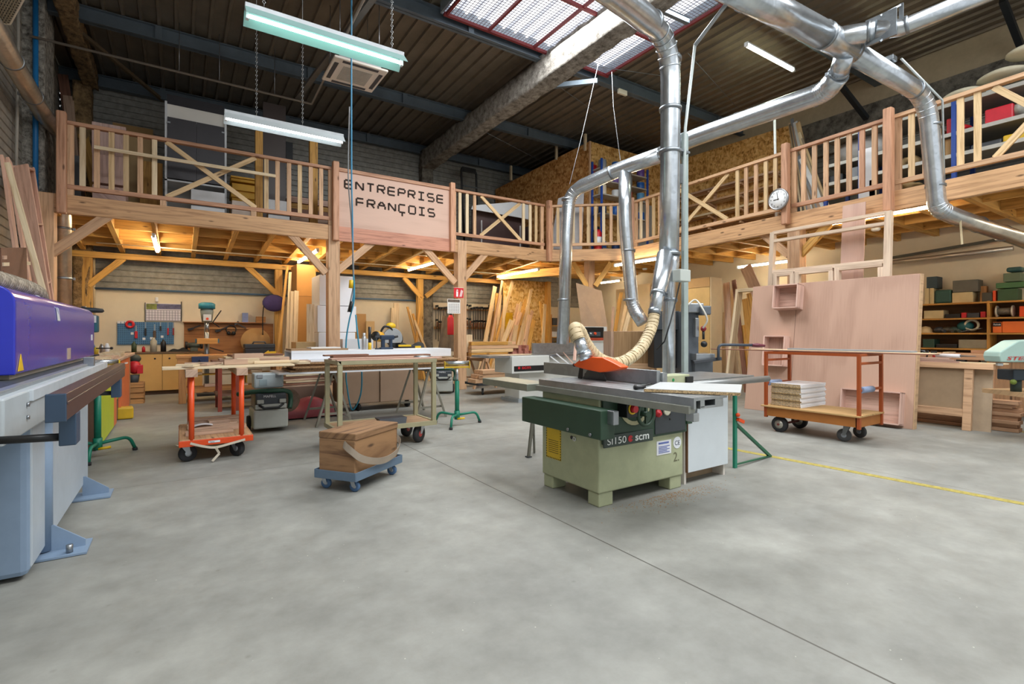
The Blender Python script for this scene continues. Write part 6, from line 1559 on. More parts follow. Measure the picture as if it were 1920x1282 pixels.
# post signs: on the second loft post
py_ = YM - .012
sgn = thing('extinguisher_sign', 'red and white fire extinguisher sign on the square loft post', 'sign', PY(860, 558, py_))
part(sgn, 'plate', ybox(MB(sgn), 851, 539, 869, 558.5, py_ - .004, .004), plain('d22a34', .4, var=.03))
W_ = plain('f2f2f2', .4, var=.02)
part(sgn, 'extinguisher_symbol', ybox(MB(sgn), 855.5, 546, 859, 556, py_ - .006, .002).add([PY(857, 542, py_ - .006), PY(859.5, 544.5, py_ - .006), PY(855.5, 545.5, py_ - .006)], [(0, 1, 2)]), W_)
mb = MB(sgn)
for k in range(3): mb.bar(PY(862 + k * 1.6, 556, py_ - .005), PY(865 + k * 1.3, 543 + k, py_ - .005), .012, .002, side=(1, 0, 0))
part(sgn, 'flame_symbol', mb, W_); part(sgn, 'border', ybox(MB(sgn), 850.6, 538.6, 869.4, 540, py_ - .005, .002), W_)
cl2 = thing('wall_calendar', 'small month calendar hanging below the red sign on the post', 'calendar', PY(850, 588, py_))
part(cl2, 'sheet', ybox(MB(cl2), 839, 560, 863, 588, py_ - .012, .006), plain('e2e0dc', .6, var=.03)); part(cl2, 'photo', ybox(MB(cl2), 840, 561, 862, 567, py_ - .014, .002), plain('6a5c50', .5, var=.6, scale=20))
mb = MB(cl2)
for r_ in range(6):
    for c2 in range(6): ybox(mb, 841.5 + c2 * 3.4, 570 + r_ * 2.9, 843.6 + c2 * 3.4, 571.3 + r_ * 2.9, py_ - .0135, .001)
part(cl2, 'dates', mb, plain('8a8484', .6))
q = PY(845, 598, 11.6)
ex = thing('fire_extinguisher', 'red fire extinguisher behind the calendar post under the loft', 'fire extinguisher', (q.x, 11.6, q.z - .5))
part(ex, 'cylinder', MB(ex).lathe([(.08, 0), (.085, .02), (.085, .42), (.04, .5)], (q.x, 11.6, q.z - .4), n=16), RED); part(ex, 'valve', MB(ex).box((q.x, 11.6, q.z + .12), (.05, .05, .06)), BLACK)
q = PY(879, 640, 10.7); a, b = PY(868, 627, 10.6), PY(885, 660, 10.6)
solo('pale_offcut', MB().bb(a.x, b.x, 10.58, 10.61, b.z, a.z), PALE, 'pale rectangular offcut hanging right of the loft post', 'offcut')
# chipboard partition with the leaning lumber
a, b = PY(944, 600, 12.9), PY(1020, 600, 12.9)
solo('partition', MB().bb(a.x, b.x + .12, 12.9, 12.94, 0, 2.92), osb('dcb264', 'a67a34', 'efd69a'), 'bright oriented strand board partition under the loft', 'partition')
solo('partition_post', MB().bb(b.x, b.x + .14, 12.72, 12.88, 0, 2.92), YELW, 'yellow wooden post at the right end of the partition', 'post', bev=.004)
LUM = [((928, 537), (905, 668)), ((933, 550), (925, 668)), ((938, 552), (930, 650)), ((942, 526), (932, 580)), ((961, 527), (926, 665)), ((950, 560), (930, 640)), ((948, 556), (938, 660)), ((972, 570), (945, 690)), ((977, 566), (950, 690)), ((985, 560), (958, 700)), ((996, 543), (965, 700)), ((998, 582), (970, 700)),
       ((990, 575), (962, 690)), ((982, 580), (940, 692)), ((965, 598), (942, 650)), ((976, 585), (950, 660)), ((988, 600), (972, 690)), ((1001, 600), (980, 695)), ((968, 610), (955, 700)), ((993, 590), (976, 697)), ((959, 600), (925, 690)), ((1013, 565), (1022, 668)), ((1022, 570), (1018, 640))]
for i, (pt, pb) in enumerate(LUM):
    a, b = lean_y(pt, pb, 12.86 - .032 * i, .16)
    solo('leaning_plank', MB().bar(a, b, random.choice((.07, .1, .13)), .028, side=(1, 0, 0)), (PINE, YELW, PINE, FIR2)[i % 4], 'board leaning in the bundle against the bright strand board partition', 'plank', 'lumber leaning against the partition', .002)
a, b = PY(920, 583, 13.0), PY(938, 640, 13.0); solo('brown_board', MB().bb(a.x, min(b.x, PY(942, 600, 13.0).x), 13.0, 13.04, 0, a.z), MDF, 'brown board with dark marks among the leaning lumber', 'board')
a, b = PY(948, 586, 12.87), PY(961, 620, 12.87); solo('yellow_board', MB().bb(a.x, b.x, 12.872, 12.897, 0, a.z), plain('e2b21a', .5), 'bright yellow board standing among the leaning lumber', 'board')
# sawhorse table with timber
th_ = .745
for i, (x, lab) in enumerate(((5.95, 'wooden sawhorse under the left end of the timber table'), (7.15, 'wooden sawhorse under the right end of the timber table'))):
    t = thing('sawhorse', lab, 'sawhorse', (x, 10.6, 0))
    part(t, 'top_bar', MB(t).bb(x - .04, x + .04, 10.1, 11.1, th_ - .12, th_ - .04), FIR2)
    for y in (10.2, 11.0):
        for s_ in (-1, 1): part(t, 'leg', MB(t).bar((x + s_ * .3, y, 0), (x + s_ * .02, y, th_ - .05), .06, .04), FIR2)
        part(t, 'cross_bar', MB(t).bar((x - .2, y, .2), (x + .2, y, .2), .04, .03), FIR2)
solo('table_board', MB().bb(5.53, 7.9, 10.15, 11.05, th_ - .035, th_), wood('a88a70', knots=False), 'brown board laid over the two wooden sawhorses', 'board', bev=.003)
k = 0
for r_ in range(4):
    for c2 in range(4):
        x0 = 5.62 + .05 * ((r_ * 3 + c2) % 3); L = 1.0 + .15 * ((r_ + c2) % 3)
        solo('timber', MB().bb(x0, x0 + L, 10.25 + c2 * .13, 10.36 + c2 * .13, th_ + .001 + r_ * .085, th_ + .08 + r_ * .085), (YELW, PINE, FIR2)[(r_ + c2) % 3], 'timber batten in the square pile on the sawhorse table', 'timber', 'battens piled on the sawhorse table', .003)
for i in range(7):
    x0 = 6.75 + .09 * i; z0 = th_ + .001
    solo('brick_block', MB().bb(x0, x0 + .08, 10.25 + .07 * (i % 2), 10.5 + .07 * (i % 2), z0, z0 + .1 + .07 * (i % 3)), wood('b0766a', '84503f', knots=False), ['first', 'second', 'third', 'fourth', 'fifth', 'sixth', 'last'][i] + ' reddish block from the left, right of the battens on the sawhorse table', 'block')
lc = thing('low_cart', 'low dark cart with planks behind the right roller stand', 'cart', (5.85, 9.2, 0))
part(lc, 'frame', MB(lc).bb(5.1, 6.5, 9.0, 9.6, .2, .25), DKGREY); part(lc, 'push_bar', MB(lc).bb(6.46, 6.5, 9.3, 9.34, .25, .8), DKGREY)
for x in (5.25, 6.4): castor(lc, V((x, 9.1, 0)), .07, .04, 1.0, RUBBER, GREY, .2, ZINC)
for i in range(3): plank(5.72, 9.2, .251 + .09 * i, 1.35 - .15 * i, .34, .08, .02 * i, FIR2, ['lowest', 'middle', 'top'][i] + ' broad plank on the low dark cart')
# planer jointer
PW = plain('d2d4d0', .4, var=.04)
pl = thing('planer', 'white planer jointer behind the panel saw with black name strip', 'planer', (5.7, 8, 0))
part(pl, 'table', MB(pl).bb(4.55, 7.1, 7.66, 8.3, .83, .87), STEEL, .004); part(pl, 'base', MB(pl).bb(5.25, 6.7, 7.75, 8.25, .06, .83), PW, .01); part(pl, 'plinth', MB(pl).bb(5.2, 6.75, 7.7, 8.3, 0, .06), plain('9aa4aa'))
a, b = PY(960, 668, 7.6), PY(1030, 697, 7.6)
part(pl, 'side_box', MB(pl).bb(a.x, b.x, 7.6, 8.2, b.z, a.z), PW, .008); part(pl, 'name_strip', ybox(MB(pl), 964, 686.5, 1020, 694, 7.595, .006), BLACK, .002)
p0_ = PY(969, 692.5, 7.592); text_part(pl, 'lettering', 'scm', p0_ + V((.11, 0, -.0)), X3, Z3, .045, RED, ext=.002, bold=.02, width=.2)
part(pl, 'red_emblem', MB(pl).cyl(p0_ + V((.05, 0, .025)), p0_ + V((.05, -.003, .025)), .025), RED)
a, b = PY(1000, 647, 8.1), PY(1090, 667, 8.1); part(pl, 'fence', MB(pl).bb(a.x, b.x, 8.1, 8.16, .875, 1.08), galv('a9adb0', .4), .004)
a, b = PY(1092, 612, 7.9), PY(1138, 640, 7.9)
part(pl, 'control_box', MB(pl).bb(a.x, b.x, 7.9, 8.1, b.z, a.z), PW, .006); part(pl, 'control_face', ybox(MB(pl), 1093, 613, 1132, 633, 7.895, .006), BLACK); part(pl, 'screen', ybox(MB(pl), 1104, 622, 1126, 630, 7.892, .004), plain('4a5258', .3)); part(pl, 'red_strip', ybox(MB(pl), 1102, 633, 1132, 638, 7.895, .006), plain('a8442c'))
q = PY(1115, 625, 7.89); part(pl, 'button', MB(pl).cyl(q, q + V((0, -.03, 0)), .028), plain('e05028')); q = PY(1107, 625, 7.89); part(pl, 'dial', MB(pl).cyl(q, q + V((0, -.02, 0)), .016), WHITE)
part(pl, 'control_stand', ybox(MB(pl), 1094, 638, 1140, 668, 7.92, .3), PW, .006)
for i, (pa, pb, mat) in enumerate((((1032, 668), (1052, 683), MELA), ((1043, 663), (1066, 682), MELA), ((1056, 660), (1075, 682), OKUM2), ((1080, 640), (1077, 676), OKUM2))):
    part(pl, 'guard_board', MB(pl).bar(PY(*pa, 7.62 - .02 * i), PY(*pb, 7.5 - .02 * i), .06, .02), mat, .002)
# strand board box, mortiser, crank
q0, q1 = PD(1147, 620, 7.2), PD(1230, 690, 7.2)
ob = thing('chip_box', 'open brown board box on the floor behind the saw', 'box', (5.4, 5.2, 0))
u = (q1 - q0); u.z = 0; u.normalize(); nv = V((-u.y, u.x, 0)); c0 = V((q0.x, q0.y, 0))
W0 = (q1 - q0).dot(u)
part(ob, 'front', MB(ob).bar(c0 + u * .03 + Z3 * .65, c0 + u * W0 + Z3 * .65, .02, 1.28), wood('a8845c', '8a683f', knots=False)); part(ob, 'side', MB(ob).bar(c0 + Z3 * .65, c0 + nv * .6 + Z3 * .65, .02, 1.3), BOARD); part(ob, 'side', MB(ob).bar(c0 + u * W0 + Z3 * .65, c0 + u * W0 + nv * .6 + Z3 * .65, .02, 1.3), BOARD)
part(ob, 'back', MB(ob).bar(c0 + nv * .6 + Z3 * .65, c0 + nv * .6 + u * W0 + Z3 * .65, .02, 1.3), BOARD)
part(ob, 'frame_rail', MB(ob).bar(c0 + u * W0 - u * .06 - nv * .015 + Z3 * .02, c0 + u * W0 - u * .06 - nv * .015 + Z3 * 1.28, .02, .09).bar(c0 - nv * .015 + Z3 * .8, c0 - nv * .015 + u * W0 + Z3 * .8, .02, .08), FIR2)
mt = thing('mortiser', 'dark grey mortising machine standing behind the duct and saw', 'mortising machine', PD(1296, 690, 6.5) * 1 - Z3 * PD(1296, 690, 6.5).z)
MGY = plain('5f656c', .45, var=.15, metal=.2)
def mbx(px0, py0, px1, py1, d, dep, nm, mat, bev=.006):
    a, b = PD(px0, py0, d), PD(px1, py1, d); c_ = (a + b) / 2 + V((FW.x, FW.y, 0)) * dep / 2
    return part(mt, nm, MB(mt).frame(c_, RX, V((FW.x, FW.y, 0)), Z3, abs((b - a).dot(RX)), dep, abs(a.z - b.z)), mat, bev)
mbx(1281, 583, 1310, 800, 6.5, .5, 'column', MGY); mbx(1228, 583, 1274, 618, 6.7, .35, 'rear_case', plain('3a4046', .45)); mbx(1226, 618, 1282, 690, 6.75, .3, 'motor_space', BLACK)
mbx(1290, 568, 1320, 586, 6.4, .3, 'head', STEEL, .012); mbx(1317, 573, 1334, 590, 6.3, .25, 'motor', MGY, .015); mbx(1305, 663, 1341, 676, 6.3, .35, 'table', STEEL); mbx(1303, 676, 1337, 800, 6.4, .4, 'base', MGY); mbx(1304, 596, 1311, 632, 6.35, .1, 'slide', STEEL)
part(mt, 'knob', MB(mt).ball(PD(1319, 616, 6.3), .035), plain('8c1c2c')); part(mt, 'tool_head', MB(mt).tube([PD(1319, 620, 6.3), PD(1319, 636, 6.3)], .015, 8).ball(PD(1320, 645, 6.3), .04), BLACK)
part(mt, 'cables', MB(mt).tube(smooth([PD(1290, 572, 6.3), PD(1304, 562, 6.3), PD(1318, 580, 6.2), PD(1326, 600, 6.2), PD(1318, 615, 6.25)], 5), .012, 6), plain('c9c6bc', .5))
part(mt, 'vise', MB(mt).bar(PD(1300, 679, 6.25), PD(1352, 672, 6.25), .05, .04), DKGREY, .005)
part(mt, 'crank', MB(mt).tube(fillet([PD(1347, 675, 6.2), PD(1347, 646, 6.2), PD(1412, 647, 6.2)], .06, 5), .017, 10), plain('3c4450', .4)); part(mt, 'crank_grip', MB(mt).tube([PD(1410, 647, 6.2), PD(1420, 647, 6.2), PD(1434, 648, 6.2)], [.02, .026, .015], 10), plain('6a2a3a', .4))
# tall panels and cupboard under the right wing
PC = plain('d8c29a', .6, var=.05)
for i, (px0, px1, yt, x, lab) in enumerate(((1155, 1190, 541, 10.9, 'short cream panel left of the drop pipe'), (1186, 1218, 533, 10.6, 'tall cream panel leaning behind the drop pipe'), (1219, 1262, 529, 10.75, 'wide cream panel behind the thick duct'))):
    a, b = PX(px0, yt, x), PX(px1, yt, x); solo('tall_sheet', MB().bb(x, x + .04, b.y, a.y, 0, (a.z + b.z) / 2), PC, lab, 'panel', bev=.003)
a, b = PX(1285, 520, 9.8), PX(1333, 520, 9.8)
tw = thing('tall_cabinet', 'tall beige cupboard left of the leaning door frame', 'cupboard', (10, b.y, 0))
part(tw, 'carcass', MB(tw).bb(9.8, 10.2, b.y, a.y, 0, 2.52), PC, .004); part(tw, 'side_panel', MB(tw).bb(9.78, 9.8, b.y + .02, a.y, 0, 2.3), plain('c8a468', .6)); part(tw, 'upper_side', MB(tw).bb(9.78, 9.8, b.y + .02, a.y, 2.31, 2.52), MDF)
pt_ = PP(1140, 490, (8.6, 9.9), (9.8, 9.3))
solo('brown_sheet', MB().prism([PY(1080, 530, 9.9), PY(1128, 545, 9.7), PY(1147, 660, 9.3), PY(1102, 700, 9.5)], (.02, .03, 0)), plain('9a8068', .7), 'big brown sheet leaning behind the bracketed post', 'sheet')
for i, (pt, pb, w, mat) in enumerate((((1165, 548), (1150, 640), .1, YELW), ((1161, 560), (1152, 640), .08, YELW), ((1174, 572), (1160, 640), .09, PINE), ((1182, 580), (1165, 645), .12, PALE), ((1150, 575), (1146, 640), .07, BOARD))):
    a, b = lean_x(pt, pb, 9.95 - .04 * i, .15); solo('leaning_plank', MB().bar(a, b, w, .03, side=(0, 1, 0)), mat, ['tallest yellow plank', 'second yellow plank', 'pale yellow plank', 'broad pale plank', 'short brown plank'][i] + ' leaning right of the bracketed post', 'plank')
for i, (pt, pb, w, mat) in enumerate((((1366, 545), (1378, 690), .22, PALE), ((1360, 585), (1358, 700), .12, PALE), ((1369, 588), (1372, 700), .06, PINE), ((1398, 560), (1412, 690), .16, YELW), ((1392, 610), (1398, 690), .1, YELW), ((1404, 550), (1420, 640), .1, YELW), ((1376, 525), (1380, 560), .1, DKW), ((1398, 500), (1425, 560), .25, BOARD), ((1362, 530), (1365, 600), .15, BOARD))):
    a, b = lean_x(pt, pb, 10.9 - .04 * i, .15); solo('leaning_board', MB().bar(a, b, w, .03, side=(0, 1, 0)), mat, ['broad pale board', 'pale board end', 'narrow pale batten', 'yellow board', 'short yellow board', 'slanting yellow board', 'dark narrow board', 'topmost brown board', 'brown board'][i] + ' leaning behind the empty door frame' + (' near the tall cupboard' if i in (1, 8) else ''), 'board')
df = thing('door_surround', 'pale unfinished door frame leaning left of the pink panel', 'door frame', (8.6, 5.4, 0))
a, b = PX(1386, 545, 9.2), PX(1368, 698, 8.85); b = a + (b - a) * (a.z / (a.z - b.z)); c_ = a + V((0, -.7, 0)); d_ = b + V((0, -.7, 0))
part(df, 'jamb', MB(df).bar(a, b, .16, .05, side=(1, 0, 0)), PALE, .003); part(df, 'jamb', MB(df).bar(c_, d_, .16, .05, side=(1, 0, 0)), PALE, .003); part(df, 'head', MB(df).bar(a + V((0, .03, 0)), c_ - V((0, .03, 0)), .16, .06, side=(1, 0, 0)), PALE, .003)
# ================================================================== right: pink niche panel, window frame, orange cart
np_ = thing('niche_board', 'large pink plywood panel with three box niches leaning at the right', 'panel', (8.05, 3.8, 0))
A0, B0, LEAN = V((7.98, 5.0, 0)), V((8.06, 2.68, 0)), V((.26, 0, 2.07))
part(np_, 'face', MB(np_).prism([A0, B0, B0 + LEAN, A0 + LEAN], (.1, .004, 0)), plywood('bb9884', 'a07c6a', 1.3, .55, True), .004)
part(np_, 'edge_strip', MB(np_).prism([B0 + V((0, -.002, .0)), B0 + V((.1, -.002, 0)), B0 + V((.1, -.002, 0)) + LEAN, B0 + V((0, -.002, 0)) + LEAN], (0, -.012, 0)), wood('c2a07c', knots=False))
nrm_ = (B0 - A0).cross(LEAN).normalized(); nrm_ = nrm_ if nrm_.x < 0 else -nrm_
def onpan(px, py):
    d = ray(px, py); return CAMP + d * ((A0 - CAMP).dot(nrm_) / d.dot(nrm_))
ud, vd = (B0 - A0).normalized(), LEAN.normalized()
j0 = onpan(1488, 640); part(np_, 'joint', MB(np_).frame(A0 + ud * (j0 - A0).dot(ud) + LEAN * .5 + nrm_ * .001, ud, vd, nrm_, .006, LEAN.length * .995, .003), plain('8a6c5e', .7))
for (x0, y0, x1, y1, dp_) in ((1461, 538, 1505, 580, .2), (1440, 632, 1478, 686, .16), (1582, 733, 1692, 790, .14)):
    a, b = onpan(x0, (y0 + y1) / 2), onpan(x1, (y0 + y1) / 2); c_ = (onpan((x0 + x1) / 2, y0) + onpan((x0 + x1) / 2, y1)) / 2
    w_, h_ = (b - a).length, (onpan((x0 + x1) / 2, y0) - onpan((x0 + x1) / 2, y1)).length
    t = part(np_, 'niche_back', MB(np_).frame(c_ + nrm_ * .004, ud, vd, nrm_, w_, h_, .004), OKUM2)
    mb = MB(np_)
    for s_ in (-1, 1): mb.frame(c_ + ud * s_ * w_ / 2 + nrm_ * dp_ / 2, ud, vd, nrm_, .018, h_ + .018, dp_); mb.frame(c_ + vd * s_ * h_ / 2 + nrm_ * dp_ / 2, ud, vd, nrm_, w_ + .018, .018, dp_)
    part(np_, 'niche_box', mb, wood('d8b4a4', 'b48c7c', knots=False), .002)
wf = thing('unfinished_window', 'unfinished wooden window frame standing behind the pink panel', 'window frame', (8.5, 4, .3))
def wp(px, py):
    z = None; d = ray(px, py); n_ = V((1, 0, -.06)).normalized(); return CAMP + d * ((V((8.62, 0, 3.02)) - CAMP).dot(n_) / d.dot(n_))
WFM = wood('d9c3ac', 'b89c84', knots=False)
def wbar(pa, pb, w, ext=0):
    a, b = wp(*pa), wp(*pb); d = (b - a).normalized(); return MB(wf).bar(a, b + d * ext, .09, w, side=(1, 0, 0))
part(wf, 'stile', wbar((1450, 436), (1446, 533), .075, 2.2), WFM, .003); part(wf, 'stile', wbar((1667, 396), (1664, 512), .085, 2.2), WFM, .003)
part(wf, 'top_rail', wbar((1451, 437), (1664, 399), .05), WFM, .003); part(wf, 'transom', wbar((1452, 452), (1661, 419), .05), WFM, .003); part(wf, 'middle_rail', wbar((1450, 510), (1659, 490), .06), WFM, .003)
for (x0, x1, f) in ((1452, 1490, 0), (1493, 1563, 0), (1568, 1656, 0)):
    yt = 513 - (x0 - 1450) * .1; sh = part(wf, 'sash', wbar((x0, yt + 2), (x1, yt + 2 - (x1 - x0) * .1), .08), WFM, .003)
    for x_ in (x0 + 3, x1 - 3): part(sh, 'sash_stile', wbar((x_, yt), (x_, yt + 60), .07, 1.0), WFM, .003).parent = wf
a, b = PX(1580, 376, 8.85), PX(1623, 376, 8.85)
solo('tall_board', MB().prism([(8.85, a.y, 3.3), (8.85, b.y, 3.3), (8.6, b.y, 0), (8.6, a.y, 0)], (.02, 0, 0)), plywood('c8a696', 'ac8878', 3, .8, True), 'narrow pink board rising behind the raised window frame', 'board')
# orange cart
OC = plain('9c481c', .45, var=.1)
oc = thing('flat_cart', 'orange flat cart with end frames before the pink panel', 'cart', (6.66, 3.15, 0))
part(oc, 'deck', MB(oc).bb(6.35, 7.0, 2.6, 3.75, .315, .335), wood('c09a66', '94713f'), .003); part(oc, 'side_beam', MB(oc).bb(6.38, 6.41, 2.62, 3.72, .2, .315).bb(6.94, 6.97, 2.62, 3.72, .2, .315).bb(6.38, 6.97, 2.62, 2.65, .2, .315), plain('a8682c', .55, var=.1))
for y in (2.62, 3.7):
    for x in (6.39, 6.96): part(oc, 'post', MB(oc).bb(x - .018, x + .018, y - .018, y + .018, .18, 1.03), OC, .003)
    for z in (.62, .92, 1.015): part(oc, 'rung', MB(oc).bb(6.39, 6.96, y - .013, y + .013, z - .014, z + .014), OC, .003)
    part(oc, 'rag_wrap', MB(oc).cyl((6.44, y, .62), (6.72, y, .62), .036, 10), plain('8a98b4', .8, var=.3))
for x in (6.39, 6.96): part(oc, 'top_rail', MB(oc).bb(x - .015, x + .015, 2.62, 3.7, 1.0, 1.03), OC)
for x in (6.45, 6.93):
    part(oc, 'wheel', MB(oc).lathe([(.05, -.03), (.095, -.03), (.1, -.015), (.1, .015), (.095, .03), (.05, .03)], (x, 3.55, .1), (1, 0, 0), 22), RUBBER); part(oc, 'hub', MB(oc).lathe([(.01, -.035), (.055, -.03), (.055, .03), (.01, .035)], (x, 3.55, .1), (1, 0, 0), 14), plain('a8a498', .4, metal=.5))
part(oc, 'axle', MB(oc).cyl((6.4, 3.55, .1), (6.98, 3.55, .1), .015, 8), plain('6a2a24'))
for x in (6.5, 6.9): castor(oc, V((x, 2.82, 0)), .075, .04, rad(-80 if x < 6.7 else -100), plain('4a4a4a', .8), GREY, .2, plain('7c7f80', .5, metal=.4))
for i in range(14):
    o = solo('melamine_sheet', MB().bb(6.43 + .006 * ((i * 5) % 4), 7.05 + .006 * ((i * 3) % 4), 3.28 + .006 * ((i * 7) % 3), 3.66, .337 + i * .0205, .356 + i * .0205), [MELA, CHIP], 'white faced chipboard piece in the neat stack on the orange cart', 'panel', 'melamine pieces stacked on the orange cart')
    for p in o.data.polygons: p.material_index = 1 if p.normal.x < -.5 else 0
plank(6.62, 3.3, 1.032, 2.6, .16, .012, rad(92), DKW, 'long dark thin strip on the orange cart top rails')
plank(6.85, 3.1, 1.032, 2.1, .2, .016, rad(88), PALE, 'wide pale strip on the orange cart top rails'); plank(6.86, 2.95, 1.049, 1.4, .14, .018, rad(88), GREY, 'grey strip lying topmost on the orange cart')
# leaning bench frame, timber stack
bf = thing('bench_trestle', 'wooden bench frame with inset board leaning right of the pink panel', 'frame', (8.7, 2.5, 0))
def fr_(y0, y1, z0, z1, dx=0, th=.06): return MB(bf).prism([V((8.55 + dx + .12 * z0, y0, z0)), V((8.55 + dx + .12 * z0, y1, z0)), V((8.55 + dx + .12 * z1, y1, z1)), V((8.55 + dx + .12 * z1, y0, z1))], (th, 0, 0))
part(bf, 'post', fr_(2.22, 2.31, 0, .8), FIR2, .004); part(bf, 'post', fr_(2.86, 2.95, 0, .8), FIR2, .004); part(bf, 'rail', fr_(2.31, 2.86, .17, .27), FIR2, .004); part(bf, 'top_rail', fr_(2.02, 2.98, .8, .87, -.02, .1), FIR2, .004); part(bf, 'inset_board', fr_(2.31, 2.86, .27, .8, .03, .012), plain('9c8468', .8, var=.1))
solo('fibre_board', MB().prism([(8.66, 2.26, 0), (8.66, 2.05, 0), (8.76, 2.05, .82), (8.76, 2.26, .82)], (.02, 0, 0)), plain('b09a80', .8), 'grey brown fibre board behind the bench frame post', 'board')
for i in range(3): plank(8.7, 2.62 + .02 * i, .871 + .022 * i, .5 - .06 * i, .09, .02, rad(90), OKUM2, ['lowest', 'middle', 'top'][i] + ' pink strip lying on the bench frame')
plank(8.72, 2.2, .871, .6, .1, .014, rad(84), PALE, 'pale thin strip jutting right from the bench frame top')
sl = thing('caulking_tube', 'white and red sealant cartridge lying on the strips', 'cartridge', (8.68, 2.45, .94))
part(sl, 'tube', MB(sl).cyl((8.68, 2.62, .965), (8.68, 2.36, .965), .026), plain('e4e0e4', .4, var=.03)); part(sl, 'red_cap', MB(sl).cyl((8.68, 2.65, .965), (8.68, 2.62, .965), .027), RED); part(sl, 'nozzle', MB(sl).tube([(8.68, 2.36, .965), (8.68, 2.2, .965)], [.012, .004], 8), plain('6a6a6a'))
solo('wire_clip', MB().tube(smooth([V((8.68, 2.72, .94)), V((8.66, 2.7, 1.02)), V((8.7, 2.76, .98)), V((8.66, 2.8, 1.03)), V((8.7, 2.68, .97))], 5), .012, 6), BLACK, 'tangle of black wire beside the sealant cartridge', 'wire')
TS = wood('c49a78', '96694a')
for i in range(8):
    dx = (.0, .03, -.02, .02, .0, .03, .01, -.01)[i]; y0 = (1.84, 1.86, 1.83, 1.85, 1.82, 1.84, 1.9, 1.84)[i]
    solo('timber', MB().bb(8.88 + dx, 9.05 + dx, y0, 3.0, .002 + i * .05, .049 + i * .05), TS, 'fir plank in the stack at the right, ' + ['lowest of eight', 'second from the bottom', 'third from the bottom', 'fourth from the bottom', 'fifth from the bottom', 'sixth from the bottom', 'just below the top', 'topmost'][i], 'timber', None, .003)
for i in range(4): solo('timber', MB().bb(9.0, 9.25, .9, 1.78, .002 + i * .06, .058 + i * .06), TS, ['lowest', 'second', 'third', 'top'][i] + ' plank of the pile cut by the right photo edge', 'timber', None, .003)
# right bench and feeder
rb_ = thing('right_workbench', 'heavy light wood bench in front of the tool shelves', 'workbench', (10.4, 2.5, 0))
rb_.name = 'workbench'
part(rb_, 'top', MB(rb_).bb(10.1, 10.8, .8, 3.9, .86, .95), TS, .006); part(rb_, 'back_plank', MB(rb_).bb(10.6, 10.8, .8, 2.75, .95, 1.0), TS, .004); [part(rb_, 'leg', MB(rb_).bb(x - .07, x + .07, y - .07, y + .07, 0, .86), TS) for x in (10.22, 10.65) for y in (1.0, 2.35, 3.7)]; part(rb_, 'slatted_side', MB(rb_).bb(10.12, 10.14, 2.0, 2.35, .1, .86), wood('a8805c', '6a4a30'))
for i in range(4): plank(10.35, 2.95 + .2 * i, .951, .3, .08, .02 + .01 * i, .3 * i, (PALE, BLACK, STEEL, OKUM2)[i], ['pale offcut', 'black tool', 'steel rule', 'pink offcut'][i] + ' on the bench before the tool shelves', None, ('offcut', 'tool', 'steel_rule', 'offcut')[i])
fd = thing('power_feeder', 'pale grey green power feeder with red lettering at right edge', 'power feeder', PD(1900, 660, 5.6))
FX = 5.6
pts = [PD(a_, b_, FX) for a_, b_ in ((1874, 668), (1876, 660), (1908, 640), (1914, 638), (1975, 636), (1980, 679), (1877, 679))]
part(fd, 'body', MB(fd).prism(pts, V((FW.x, FW.y, 0)) * .2), plain('9eb8ae', .4, var=.05), .012)
text_part(fd, 'lettering', 'STEFF', PD(1887, 675, FX) - FW * .004, RX, Z3, .04, plain('b02a24', .4), shear=.25, bold=.015, width=.3)
part(fd, 'foot_roller', MB(fd).box(PD(1874, 683, FX + .1), (.06, .05, .03), rz=.5), WHITE, .006); part(fd, 'motor', MB(fd).frame(PD(1905, 702, FX + .2), RX, V((FW.x, FW.y, 0)), Z3, .25, .2, .12), plain('1d2a33', .5), .01); part(fd, 'arm', MB(fd).tube([PD(1905, 700, FX + .2), PD(1905, 740, FX + .2)], .05), plain('24342c'))
sm = thing('spindle_moulder', 'dark spindle moulder carrying the power feeder', 'spindle moulder', (7.6, 1.7, 0))
c_ = PD(1935, 736, FX + .3); part(sm, 'table', MB(sm).frame(c_, RX, V((FW.x, FW.y, 0)), Z3, .7, .5, .05), wood('b0906a', knots=False)); part(sm, 'body', MB(sm).frame(V((c_.x, c_.y, c_.z / 2 - .02)) + RX * .5, RX, V((FW.x, FW.y, 0)), Z3, .35, .4, c_.z - .05), BLACK); part(sm, 'yellow_knob', MB(sm).ball(PD(1900, 716, FX + .1), .03), plain('6a7a28'))
# tool shelves
TSM = wood('c08a3c', '94682a', knots=False)
su = thing('tool_shelf', 'long wooden tool shelf unit along the right wall', 'shelf', (12.0, 3, 0))
for y in (1.4, 2.84, 4.35): part(su, 'upright', MB(su).bb(11.85, 12.26, y - .018, y + .018, 0, 1.83 if y != 2.84 else 1.84), TSM)
SZ = (1.83, 1.55, 1.28, 1.0, .7, .35)
for z in SZ: part(su, 'shelf', MB(su).bb(11.84, 12.26, 1.4, 4.35, z - .028, z), TSM)
part(su, 'back', MB(su).bb(12.25, 12.28, 1.4, 4.35, 0, 1.82), wood('6a4822', knots=False))
def onshelf(name, px0, px1, hpx, level, mat, label, cat, dep=.28, bev=.008, x=11.9, dz=0):
    a, b = PX(px0, 600, x), PX(px1, 600, x); k_ = (a - CAMP).dot(FW) / FPX
    return solo(name, MB().bb(x, x + dep, b.y, a.y, level + .001 + dz, level + .001 + dz + hpx * k_), mat, label, cat, None, bev)
GRN = plain('2f4a3a', .5); GBX = plain('5a584e', .5); CRM = plain('c8b486', .6)
onshelf('box', 1734, 1742, 30, SZ[0], CRM, 'left cream box file on top of the tool shelf', 'box'); onshelf('box', 1743, 1751, 30, SZ[0], CRM, 'right cream box file on top of the tool shelf', 'box')
